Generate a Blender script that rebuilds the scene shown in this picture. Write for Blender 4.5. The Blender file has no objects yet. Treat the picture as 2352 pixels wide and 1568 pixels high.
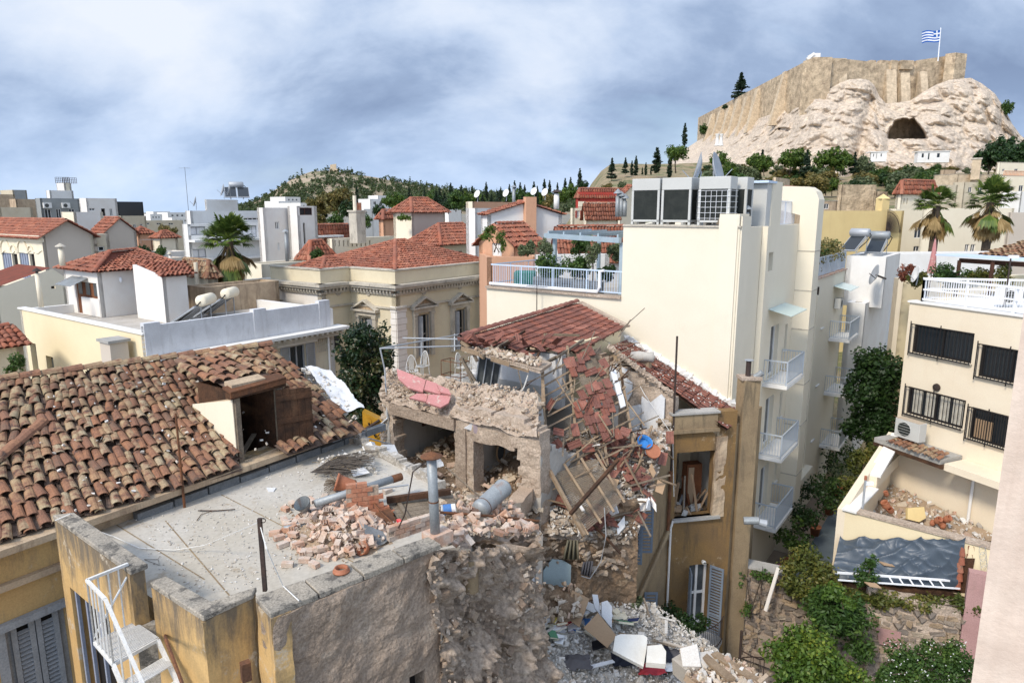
import bpy,math,random
import numpy as np
from mathutils import Vector as V,Matrix,noise
random.seed(7)
rad=math.radians
C=bpy.context.scene.collection
sc=bpy.context.scene
# ---------------------------------------------------------------- camera
TH=rad(10.8);CT=math.cos(TH);ST=math.sin(TH);F=1568.0
EYE=V((0,0,16.0))
cam=bpy.data.cameras.new('camera');co=bpy.data.objects.new('camera',cam);C.objects.link(co)
cam.lens=24.0;cam.sensor_width=36.0;cam.clip_start=.1;cam.clip_end=9000
co.location=EYE;co.rotation_euler=(math.pi/2-TH,0,0)
sc.camera=co
# ---------------------------------------------------------------- sky, sun, exposure
SUN=V((-.46,-.56,.69)).normalized()
wd=bpy.data.worlds.new('World');sc.world=wd;wd.use_nodes=True
def build_world():
 nt=wd.node_tree;N=nt.nodes;L=nt.links;N.clear()
 def n(t,**k):
  o=N.new(t)
  for a,b in k.items():setattr(o,a,b)
  return o
 def m(op,a,b=None):
  o=n('ShaderNodeMath',operation=op)
  for i,x in enumerate((a,b)):
   if x is None:continue
   if isinstance(x,(int,float)):o.inputs[i].default_value=x
   else:L.new(x,o.inputs[i])
  return o.outputs[0]
 out=n('ShaderNodeOutputWorld')
 tc=n('ShaderNodeTexCoord');sp=n('ShaderNodeSeparateXYZ');L.new(tc.outputs['Generated'],sp.inputs[0])
 zz=m('MAXIMUM',sp.outputs[2],0.0);dz=m('ADD',zz,.6)
 cx=n('ShaderNodeCombineXYZ');L.new(m('DIVIDE',sp.outputs[0],dz),cx.inputs[0]);L.new(m('DIVIDE',sp.outputs[1],dz),cx.inputs[1])
 def nz(scale,off,detail=6,rough=.55,sq=(1,1,1),dist=.3):
  mp=n('ShaderNodeMapping');mp.inputs['Location'].default_value=off;mp.inputs['Scale'].default_value=sq
  L.new(cx.outputs[0],mp.inputs[0])
  t=n('ShaderNodeTexNoise');t.inputs['Scale'].default_value=scale;t.inputs['Detail'].default_value=detail
  t.inputs['Roughness'].default_value=rough;t.inputs['Distortion'].default_value=dist
  L.new(mp.outputs[0],t.inputs['Vector']);return t.outputs[0]
 def ramp(fac,stops):
  r=n('ShaderNodeValToRGB');e=r.color_ramp.elements
  while len(e)<len(stops):e.new(.5)
  for i,(p,c) in enumerate(stops):e[i].position=p;e[i].color=(*c,1)
  L.new(fac,r.inputs[0]);return r.outputs[0]
 def mix(f,a,b,bt='MIX'):
  o=n('ShaderNodeMix',data_type='RGBA',blend_type=bt)
  if isinstance(f,(int,float)):o.inputs[0].default_value=f
  else:L.new(f,o.inputs[0])
  for i,x in((6,a),(7,b)):
   if isinstance(x,tuple):o.inputs[i].default_value=(*x,1)
   else:L.new(x,o.inputs[i])
  return o.outputs[2]
 sky=n('ShaderNodeTexSky',sky_type='NISHITA');sky.sun_disc=False
 sky.sun_elevation=math.asin(SUN.z);sky.sun_rotation=math.atan2(SUN.x,SUN.y)
 skb=mix(1.0,sky.outputs[0],(.10,.10,.10),'MULTIPLY')
 big=nz(1.75,SKY_OFF1,9,.54,(1,1.35,1),.35)
 sml=nz(6.,SKY_OFF2,8,.6,(1,1.5,1),.2)
 f=m('ADD',m('MULTIPLY',big,.78),m('MULTIPLY',sml,.22));lo=n('ShaderNodeMapRange');lo.interpolation_type='SMOOTHSTEP';L.new(zz,lo.inputs[0]);lo.inputs[1].default_value=.30;lo.inputs[2].default_value=.10;hi_=n('ShaderNodeMapRange');hi_.interpolation_type='SMOOTHSTEP';L.new(zz,hi_.inputs[0]);hi_.inputs[1].default_value=.02;hi_.inputs[2].default_value=.09;f=m('ADD',m('SUBTRACT',f,m('MULTIPLY',m('MULTIPLY',lo.outputs[0],hi_.outputs[0]),.085)),.032)
 cloud=ramp(f,[(.35,(.17,.23,.355)),(.44,(.245,.32,.46)),(.51,(.36,.44,.58)),(.59,(.48,.545,.655)),(.68,(.57,.61,.68))])
 gap=ramp(nz(.9,SKY_OFF3,6,.55,(.7,1.2,1),.4),[(.36,(1,1,1)),(.46,(0,0,0))])
 gapf=n('ShaderNodeRGBToBW');L.new(gap,gapf.inputs[0])
 col=mix(m('MULTIPLY',gapf.outputs[0],.55),cloud,skb)
 hz=ramp(zz,[(0.0,(1,1,1)),(.16,(0,0,0))]);hf=n('ShaderNodeRGBToBW');L.new(hz,hf.inputs[0])
 col=mix(m('MULTIPLY',hf.outputs[0],.5),col,(.42,.56,.78))
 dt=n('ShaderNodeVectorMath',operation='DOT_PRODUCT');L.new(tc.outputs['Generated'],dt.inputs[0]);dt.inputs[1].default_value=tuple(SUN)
 gl=m('ADD',m('MULTIPLY',m('POWER',m('MAXIMUM',dt.outputs['Value'],0.0),2.5),1.5),1.0);gc_=n('ShaderNodeCombineColor');[L.new(gl,gc_.inputs[i]) for i in range(3)]  # sky brightened round the unseen sun, added to fill the shaded walls
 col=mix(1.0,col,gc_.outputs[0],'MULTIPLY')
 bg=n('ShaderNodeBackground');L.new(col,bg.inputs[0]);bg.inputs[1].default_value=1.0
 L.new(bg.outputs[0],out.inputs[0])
SKY_OFF1=(7.3,2.2,0);SKY_OFF2=(2,4,0);SKY_OFF3=(5,2,3)
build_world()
sl=bpy.data.lights.new('sun','SUN');sl.energy=2.15;sl.angle=rad(11);sl.color=(1,.90,.76)
so=bpy.data.objects.new('sun',sl);C.objects.link(so);so.location=(0,0,60)
so.rotation_euler=(-SUN).to_track_quat('-Z','Y').to_euler()
sc.view_settings.view_transform='Standard';sc.view_settings.look='None';sc.view_settings.exposure=0.58;sc.view_settings.gamma=1
sc.cycles.use_denoising=True
try:sc.cycles.denoiser='OPENIMAGEDENOISE'
except Exception:pass
sc.cycles.max_bounces=5;sc.cycles.diffuse_bounces=3;sc.cycles.transparent_max_bounces=6
# ---------------------------------------------------------------- placing: a picture point to a place on a known height, depth or wall
def ray(x,y):
 u=(x-1176)/F;v=(784-y)/F
 return V((u,CT+v*ST,v*CT-ST))
def G(x,y,z):
 r=ray(x,y);return EYE+r*((z-EYE.z)/r.z)
def D(x,y,Y):
 r=ray(x,y);return EYE+r*(Y/r.y)
def W(x,y,p0,p1,off=0.0):
 d=(V((p1[0],p1[1],0))-V((p0[0],p0[1],0))).normalized();nrm=V((d.y,-d.x,0));r=ray(x,y)
 t=((V((p0[0],p0[1],0))+nrm*off-V((0,0,0))).dot(nrm))/V((r.x,r.y,0)).dot(nrm)
 return EYE+r*t
def ext(p,d,x):
# how far to go from p along d (horizontal) until the picture column x is reached
 k=x-1176;dz=p[2]-EYE.z
 return(k*(p[1]*CT-dz*ST)-F*p[0])/(F*d[0]-k*d[1]*CT)
A0=rad(54);D1=V((math.cos(A0),math.sin(A0),0));D2=V((-math.sin(A0),math.cos(A0),0));UP=V((0,0,1))
# ---------------------------------------------------------------- materials
M={}
def mat(name,c1,c2=None,sc_=1.5,stain=None,sa=.5,st=.55,rough=.85,bump=.25,bs=14.,metal=0.,isl=None,fine=.2,fs=30.,spec=.25,streak=.18,trans=0.,spots=None,spt=.62,sps=9.,zst=None):
 m=bpy.data.materials.new(name);m.use_nodes=True;nt=m.node_tree;N=nt.nodes;L=nt.links
 b=N['Principled BSDF'];g=N.new('ShaderNodeNewGeometry')
 def nz(scale,det=5,rg=.6,sq=None,dist=0.):
  t=N.new('ShaderNodeTexNoise');t.inputs['Scale'].default_value=scale;t.inputs['Detail'].default_value=det
  t.inputs['Roughness'].default_value=rg;t.inputs['Distortion'].default_value=dist
  src=g.outputs['Position']
  if sq:
   mp=N.new('ShaderNodeMapping');mp.inputs['Scale'].default_value=sq;L.new(src,mp.inputs[0]);src=mp.outputs[0]
  L.new(src,t.inputs['Vector']);return t.outputs[0]
 def ramp(f,stops,interp='LINEAR'):
  r=N.new('ShaderNodeValToRGB');r.color_ramp.interpolation=interp;e=r.color_ramp.elements
  while len(e)<len(stops):e.new(.5)
  for i,(p,c) in enumerate(stops):e[i].position=p;e[i].color=(*c,1)
  L.new(f,r.inputs[0]);return r.outputs[0]
 def mix(f,a,c,bt='MIX'):
  o=N.new('ShaderNodeMix');o.data_type='RGBA';o.blend_type=bt
  if isinstance(f,float):o.inputs[0].default_value=f
  else:L.new(f,o.inputs[0])
  for i,x in((6,a),(7,c)):
   if isinstance(x,tuple):o.inputs[i].default_value=(*x,1)
   else:L.new(x,o.inputs[i])
  return o.outputs[2]
 col=c1
 if isl:
  oi=N.new('ShaderNodeObjectInfo');a=N.new('ShaderNodeMath');a.operation='ADD'
  L.new(g.outputs['Random Per Island'],a.inputs[0]);L.new(oi.outputs['Random'],a.inputs[1])
  fr=N.new('ShaderNodeMath');fr.operation='FRACT';L.new(a.outputs[0],fr.inputs[0])
  col=ramp(fr.outputs[0],[(i/len(isl),c) for i,c in enumerate(isl)],'CONSTANT')
  if c2:col=mix(ramp(nz(sc_),[(.42,(0,0,0)),(.62,(1,1,1))]),col,c2)
 elif c2:
  col=mix(ramp(nz(sc_,6,.62,None,.3),[(.38,(0,0,0)),(.62,(1,1,1))]),c1,c2)
 if stain:
  col=mix(ramp(nz(2.2,7,.7,(1.3,1.3,streak),.4),[(st,(0,0,0)),(st+.16,(sa,)*3)]),col,stain)
 if zst:
  sx=N.new('ShaderNodeSeparateXYZ');L.new(g.outputs['Position'],sx.inputs[0]);mr=N.new('ShaderNodeMapRange');L.new(sx.outputs[2],mr.inputs[0]);mr.inputs[1].default_value=zst[0];mr.inputs[2].default_value=zst[1];a=N.new('ShaderNodeMath');a.operation='MULTIPLY_ADD';L.new(mr.outputs[0],a.inputs[0]);a.inputs[1].default_value=.34;L.new(nz(3.2,8,.7,(1.5,1.5,.3),.5),a.inputs[2])
  col=mix(ramp(a.outputs[0],[(.62,(0,0,0)),(.86,(.85,)*3)]),col,zst[2])
 if spots:
  col=mix(ramp(nz(sps,8,.72,None,.2),[(spt,(0,0,0)),(spt+.06,(.9,)*3)]),col,spots)
 if fine:
  col=mix(1.0,col,ramp(nz(fs,4,.65),[(.3,(1-fine,)*3),(.7,(1+fine*.4,)*3)]),'MULTIPLY')
 if isinstance(col,tuple):b.inputs['Base Color'].default_value=(*col,1)
 else:L.new(col,b.inputs['Base Color'])
 b.inputs['Roughness'].default_value=rough;b.inputs['Metallic'].default_value=metal
 b.inputs['Specular IOR Level'].default_value=spec
 if trans:
  b.inputs['Transmission Weight'].default_value=trans
 if bump:
  bp=N.new('ShaderNodeBump');bp.inputs['Strength'].default_value=bump;bp.inputs['Distance'].default_value=.5/bs
  L.new(nz(bs,6,.65),bp.inputs['Height']);L.new(bp.outputs[0],b.inputs['Normal'])
 M[name]=m;return m
def leafmat(name,c1,c2,c3,rough=.5):
 m=bpy.data.materials.new(name);m.use_nodes=True;nt=m.node_tree;N=nt.nodes;L=nt.links
 b=N['Principled BSDF'];g=N.new('ShaderNodeNewGeometry')
 r=N.new('ShaderNodeValToRGB');e=r.color_ramp.elements;e.new(.5)
 for i,(p,c) in enumerate(((0,c1),(.6,c2),(1,c3))):e[i].position=p;e[i].color=(*c,1)
 t=N.new('ShaderNodeTexNoise');t.inputs['Scale'].default_value=.9;L.new(g.outputs['Position'],t.inputs['Vector'])
 a=N.new('ShaderNodeMath');a.operation='MULTIPLY_ADD';a.inputs[1].default_value=.55;L.new(g.outputs['Random Per Island'],a.inputs[0])
 s=N.new('ShaderNodeMath');s.operation='MULTIPLY_ADD';s.inputs[1].default_value=1.4;s.inputs[2].default_value=-.45
 L.new(t.outputs[0],s.inputs[0]);L.new(s.outputs[0],a.inputs[2]);L.new(a.outputs[0],r.inputs[0])
 L.new(r.outputs[0],b.inputs['Base Color']);b.inputs['Roughness'].default_value=rough;b.inputs['Specular IOR Level'].default_value=.3
 tr=N.new('ShaderNodeBsdfTranslucent');mx=N.new('ShaderNodeMixShader');mx.inputs[0].default_value=.22
 L.new(r.outputs[0],tr.inputs[0]);L.new(b.outputs[0],mx.inputs[1]);L.new(tr.outputs[0],mx.inputs[2])
 L.new(mx.outputs[0],N['Material Output'].inputs[0])
 M[name]=m;return m
TAN=(.46,.34,.19)
mat('tile_old',TAN,(.24,.12,.075),5.,spots=(.085,.06,.05),spt=.57,sps=5.,isl=[(.405,.315,.189),(.315,.162,.095),(.396,.288,.171),(.261,.135,.086),(.342,.243,.149),(.189,.117,.081),(.369,.225,.126),(.414,.333,.216),(.333,.162,.090),(.378,.279,.171)],fine=.3,bump=.4,bs=25.)
mat('tile_pan',(.13,.085,.065),(.22,.15,.11),4.,fine=.3,bump=.5,bs=18.)
mat('tile_red',(.36,.125,.07),isl=[(.37,.125,.072),(.42,.16,.095),(.30,.105,.065),(.38,.13,.075),(.34,.135,.085),(.44,.19,.12)],c2=(.28,.115,.078),sc_=1.1,fine=.25,spots=(.24,.15,.105),spt=.60,sps=3.,bump=.2)
mat('tile_red_base',(.22,.06,.035),(.16,.05,.03),2.)
mat('tile_flat',(.25,.10,.07),isl=[(.25,.095,.064),(.31,.12,.082),(.19,.08,.06),(.28,.12,.09),(.34,.15,.11),(.22,.085,.06)],c2=(.185,.085,.068),sc_=2.5,spots=(.44,.33,.27),spt=.62,sps=14.,fine=.25,bump=.2)
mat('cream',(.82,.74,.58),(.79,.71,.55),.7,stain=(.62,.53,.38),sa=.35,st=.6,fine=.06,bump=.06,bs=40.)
mat('cream_hotel',(.78,.71,.57),(.75,.68,.54),.5,stain=(.60,.52,.40),sa=.3,st=.61,fine=.05,bump=.05,bs=40.)
mat('cream_right',(.80,.70,.54),(.77,.66,.50),.8,stain=(.55,.42,.28),sa=.4,st=.62,fine=.07,bump=.1,bs=30.)
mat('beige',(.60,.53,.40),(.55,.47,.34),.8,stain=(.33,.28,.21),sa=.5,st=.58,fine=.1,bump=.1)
mat('neo_wall',(.68,.60,.43),(.63,.55,.39),.7,stain=(.33,.28,.2),sa=.5,st=.6,fine=.1,bump=.1)
mat('trim',(.58,.53,.44),(.45,.41,.34),1.2,stain=(.14,.12,.1),sa=.7,st=.55,fine=.2,bump=.2,streak=.5)
mat('white',(.80,.79,.76),(.74,.72,.68),.8,stain=(.52,.49,.44),sa=.4,st=.6,fine=.06,bump=.06,bs=30.)
mat('white_wall',(.78,.75,.70),(.74,.69,.63),.7,stain=(.55,.50,.43),sa=.35,st=.6,fine=.06,bump=.06)
mat('parapet_grey',(.68,.69,.71),(.58,.585,.60),1.1,stain=(.40,.39,.38),sa=.6,st=.54,fine=.1,bump=.15)
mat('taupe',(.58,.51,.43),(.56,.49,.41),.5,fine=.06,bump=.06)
mat('grey_wall',(.33,.34,.33),(.30,.31,.30),.6,stain=(.22,.22,.21),sa=.4)
mat('pale_yellow',(.80,.69,.46),(.77,.65,.43),.5,stain=(.62,.5,.3),sa=.25,st=.63,fine=.06,bump=.06)
mat('yellow_wall',(.72,.56,.27),(.68,.52,.25),.5,stain=(.5,.38,.2),sa=.3,fine=.06,bump=.06)
mat('peach',(.66,.38,.24),(.62,.35,.22),.6,stain=(.48,.26,.17),sa=.4,fine=.08)
mat('red_wall',(.48,.07,.05),(.42,.06,.045),.6,stain=(.6,.4,.34),sa=.4,st=.66)
mat('yellow_peel',(.60,.40,.175),(.54,.35,.15),.8,stain=(.22,.17,.12),sa=.75,st=.53,spots=(.56,.48,.37),spt=.57,sps=1.5,fine=.15,bump=.25,bs=12.,zst=(9.3,10.7,(.13,.115,.095)))
mat('ochre',(.26,.155,.06),(.21,.13,.06),1.,stain=(.075,.06,.048),sa=.75,st=.52,spots=(.44,.34,.22),spt=.6,sps=.75,fine=.2,bump=.3,bs=12.)
mat('ochre_pale',(.33,.245,.145),(.26,.19,.115),1.3,stain=(.09,.075,.055),sa=.7,st=.53,fine=.2,bump=.3,bs=12.)
mat('stain_wall',(.56,.43,.29),(.42,.31,.21),1.4,stain=(.21,.15,.105),sa=.75,st=.52,fine=.2,bump=.3,bs=10.)
mat('rough',(.42,.33,.255),(.32,.245,.185),1.1,stain=(.50,.42,.335),sa=.7,st=.54,streak=.9,fine=.4,fs=22.,bump=1.,bs=6.)
mat('coping',(.42,.37,.30),(.31,.28,.235),1.6,spots=(.13,.12,.105),spt=.52,sps=3.2,fine=.5,fs=34.,bump=.5,bs=22.)
mat('concrete',(.47,.425,.35),(.53,.495,.435),.55,spots=(.36,.29,.21),spt=.60,sps=.9,fine=.14,fs=12.,bump=.1)
mat('slab',(.36,.35,.32),(.44,.42,.39),1.2,fine=.25,bump=.3)
mat('tar',(.17,.18,.185),(.24,.25,.26),2.,fine=.3,bump=.3)
mat('mortar',(.55,.445,.35),(.44,.345,.265),1.6,spots=(.62,.54,.45),spt=.6,sps=3.,fine=.4,fs=18.,bump=.9,bs=7.)
mat('earth',(.31,.215,.14),(.24,.165,.105),1.3,spots=(.36,.27,.18),spt=.58,sps=3.,fine=.45,fs=14.,bump=1.,bs=5.)
mat('masonry',(.42,.33,.235),None,isl=[(.52,.425,.335),(.46,.37,.28),(.40,.31,.235),(.56,.48,.395),(.45,.34,.25),(.37,.285,.21)],fine=.35,bump=.7,bs=10.)
mat('core',(.50,.40,.31),(.37,.285,.215),1.2,spots=(.5,.41,.32),spt=.58,sps=2.5,fine=.5,fs=12.,bump=1.,bs=5.)
mat('debris_bed',(.53,.49,.43),(.40,.36,.305),2.5,spots=(.68,.66,.63),spt=.54,sps=7.,fine=.4,fs=25.,bump=1.,bs=14.)
mat('masonry_dark',(.30,.22,.155),None,isl=[(.40,.31,.23),(.35,.26,.19),(.30,.22,.16),(.45,.36,.275)],fine=.4,bump=.8,bs=9.)
mat('stone_garden',(.30,.25,.2),None,isl=[(.34,.28,.22),(.26,.215,.175),(.40,.33,.25),(.22,.185,.155),(.36,.27,.18)],fine=.35,bump=.6,bs=9.)
mat('brick_clay',(.56,.34,.235),isl=[(.58,.37,.265),(.54,.31,.205),(.60,.43,.32),(.50,.28,.18),(.60,.47,.38)],c2=(.62,.53,.45),sc_=3.,fine=.25,bump=.3,bs=25.)
mat('brick_red',(.42,.16,.09),(.48,.24,.15),3.,fine=.25,bump=.3)
mat('hole',(.05,.03,.025))
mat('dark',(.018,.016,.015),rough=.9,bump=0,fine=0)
mat('debris',(.55,.53,.50),None,isl=[(.62,.59,.545),(.51,.48,.43),(.68,.65,.60),(.45,.41,.355),(.56,.49,.41),(.60,.56,.50),(.70,.68,.64)],fine=.2,bump=.3)
mat('debris_tan',(.48,.38,.27),None,isl=[(.52,.42,.31),(.45,.35,.25),(.58,.49,.38),(.38,.28,.19),(.50,.36,.27),(.6,.52,.43)],fine=.25,bump=.35)
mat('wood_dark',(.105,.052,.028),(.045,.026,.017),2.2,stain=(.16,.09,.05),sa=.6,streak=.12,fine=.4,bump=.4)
mat('wood_grey',(.26,.21,.155),(.19,.15,.11),3.,stain=(.10,.08,.06),sa=.6,streak=.2,fine=.4,bump=.4)
mat('wood_light',(.34,.25,.165),(.26,.185,.12),3.,fine=.35,bump=.4)
mat('board',(.40,.275,.17),(.36,.24,.145),1.2,fine=.12,bump=.08)
mat('cardboard',(.36,.24,.14),(.30,.2,.115),2.,fine=.15)
mat('plaster_white',(.72,.73,.74),(.64,.64,.64),.9,stain=(.5,.47,.42),sa=.4,fine=.12,bump=.15)
mat('plaster_blue',(.46,.56,.57),(.42,.51,.52),.8,stain=(.52,.45,.36),sa=.5,st=.58,fine=.12)
mat('room_wall',(.50,.47,.42),(.43,.40,.36),.8,stain=(.22,.19,.16),sa=.5,fine=.12)
mat('pink',(.56,.25,.24),(.50,.23,.215),1.6,spots=(.56,.46,.39),spt=.58,sps=4.,fine=.2,bump=.4,bs=12.)
mat('lilac',(.40,.32,.34),(.36,.29,.31),1.)
mat('metal_grey',(.42,.44,.46),(.36,.38,.4),1.5,rough=.5,bump=.05,fine=.1,metal=.2)
mat('galv',(.34,.365,.375),(.28,.3,.31),3.,stain=(.27,.13,.065),sa=.85,st=.57,streak=.25,rough=.5,metal=.25,bump=.1)
mat('rust',(.20,.085,.04),(.12,.06,.035),3.,fine=.35,bump=.3)
mat('iron',(.045,.035,.032),(.07,.045,.035),3.,rough=.6,fine=.3,bump=.2)
mat('paint_white',(.76,.75,.72),(.7,.68,.63),2.,stain=(.33,.17,.09),sa=.6,st=.64,rough=.5,bump=.05)
mat('paint_white_clean',(.82,.83,.85),None,rough=.45,bump=0,fine=.05)
mat('grille',(.02,.018,.018),rough=.5,bump=0,fine=0)
mat('rail_grey',(.50,.55,.60),None,rough=.4,bump=0,fine=0,metal=.2)
mat('rail_blue',(.55,.66,.80),None,rough=.4,bump=0,fine=0)
mat('pergola',(.37,.45,.50),(.33,.41,.46),1.5,rough=.6,fine=.1,bump=.05)
mat('ac_body',(.55,.55,.52),(.51,.51,.48),.8,rough=.5,fine=.06,bump=0)
mat('ac_dark',(.018,.022,.020),(.03,.034,.03),3.,rough=.7,bump=.3,bs=60.)
mat('glass',(.02,.025,.03),rough=.12,bump=0,fine=0,spec=.6)
mat('glass_dim',(.10,.11,.11),(.05,.055,.06),1.5,rough=.2,bump=0,fine=0,spec=.5)
mat('glass_green',(.50,.62,.60),rough=.25,bump=0,fine=0,spec=.5)
mat('curtain',(.56,.53,.45),(.42,.39,.33),2.,fine=.2)
mat('shutter_grey',(.30,.31,.32),(.36,.37,.38),3.,fine=.25,bump=.2,stain=(.16,.13,.1),sa=.5)
mat('shutter_blue',(.20,.24,.29),(.17,.2,.245),3.,fine=.2,bump=.2)
mat('shutter_steel',(.30,.335,.42),(.27,.3,.38),2.)
mat('wood_door',(.20,.075,.03),(.15,.055,.025),3.,fine=.3)
mat('wood_brown',(.10,.045,.03),(.08,.038,.026),2.)
mat('tarp',(.075,.098,.125),(.06,.08,.105),1.2,rough=.42,fine=.15,bump=.08,bs=5.,spec=.45)
mat('pink_dull',(.45,.27,.25),(.40,.235,.215),.9,stain=(.3,.2,.17),sa=.5)
mat('pot_clay',(.42,.165,.09),(.36,.14,.075),3.,rough=.6,fine=.2)
mat('red_plastic',(.55,.03,.035),None,rough=.4,bump=0)
mat('blue_plastic',(.05,.22,.55),None,rough=.4,bump=0)
mat('green_cover',(.03,.17,.14),(.025,.13,.11),2.,rough=.7)
mat('yellow_machine',(.55,.30,.03),(.48,.25,.03),2.,rough=.4,spots=(.2,.12,.05),spt=.64)
mat('mattress',(.74,.72,.66),(.68,.65,.58),2.5,stain=(.5,.35,.2),sa=.5,st=.66,fine=.08,bump=.1)
mat('acr_rock',(.70,.585,.46),(.62,.52,.42),.045,stain=(.66,.49,.33),sa=.7,st=.5,streak=.3,fine=.4,fs=.7,bump=1.,bs=.35,spots=(.36,.29,.235),spt=.63,sps=.28)
mat('acr_wall',(.64,.50,.335),(.55,.425,.285),.11,stain=(.34,.26,.185),sa=.7,st=.5,streak=.3,fine=.5,fs=.3,bump=.7,bs=.5,spots=(.36,.27,.185),spt=.57,sps=.16)
mat('acr_buttress',(.66,.53,.37),(.58,.46,.32),.1,fine=.35,fs=.6,bump=.5,bs=.6)
mat('hill_earth',(.36,.28,.19),(.42,.34,.25),.02,spots=(.16,.17,.085),spt=.5,sps=.035,fine=.3,fs=.3,bump=.6,bs=.3)
mat('slope_earth',(.36,.27,.17),(.28,.23,.135),.05,spots=(.13,.15,.06),spt=.5,sps=.12,fine=.3,fs=.7,bump=.5,bs=.6)
mat('street',(.15,.15,.145),(.12,.12,.12),1.,fine=.2)
mat('paving_blue',(.13,.16,.185),(.11,.14,.16),1.2,fine=.15)
mat('paving_tan',(.33,.26,.20),(.29,.23,.18),1.2,fine=.2)
mat('garden_soil',(.10,.075,.05),(.075,.06,.04),1.5,fine=.3)
mat('city_ground',(.30,.27,.23),(.22,.21,.17),.02,spots=(.1,.12,.06),spt=.55,sps=.03)
mat('roof_flat',(.42,.385,.335),(.50,.465,.42),.9,fine=.2,bump=.3,spots=(.3,.26,.22),spt=.6,sps=2.)
mat('bark',(.12,.09,.065),(.08,.06,.045),5.,fine=.3,bump=.6)
mat('straw',(.40,.29,.14),(.30,.21,.1),4.,fine=.3)
mat('reed',(.17,.145,.12),(.11,.09,.075),4.,fine=.4)
leafmat('leaf_magnolia',(.012,.026,.010),(.022,.045,.015),(.10,.085,.03),.32)
leafmat('leaf_dark',(.012,.028,.008),(.024,.055,.014),(.05,.09,.022),.45)
leafmat('leaf_mid',(.022,.055,.012),(.05,.10,.02),(.11,.165,.03))
leafmat('leaf_bright',(.035,.08,.014),(.09,.155,.022),(.27,.30,.04))
leafmat('leaf_vine',(.045,.065,.014),(.095,.11,.022),(.21,.175,.04))
leafmat('leaf_olive',(.07,.095,.04),(.12,.15,.07),(.19,.22,.11))
leafmat('leaf_pine',(.035,.075,.012),(.075,.13,.02),(.16,.21,.03))
leafmat('leaf_cypress',(.012,.026,.014),(.022,.042,.02),(.04,.065,.03))
leafmat('leaf_autumn',(.085,.085,.025),(.165,.14,.04),(.28,.19,.06))
leafmat('leaf_russet',(.16,.05,.03),(.24,.085,.05),(.30,.15,.08))
leafmat('palm_green',(.05,.09,.018),(.10,.155,.03),(.22,.25,.05),.4)
leafmat('palm_dead',(.20,.135,.05),(.33,.225,.095),(.45,.33,.16),.7)
leafmat('flower',(.7,.7,.66),(.8,.8,.76),(.85,.85,.82))
def plain(name,c,rough=.7):return mat(name,c,None,rough=rough,bump=0,fine=.1)
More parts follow.
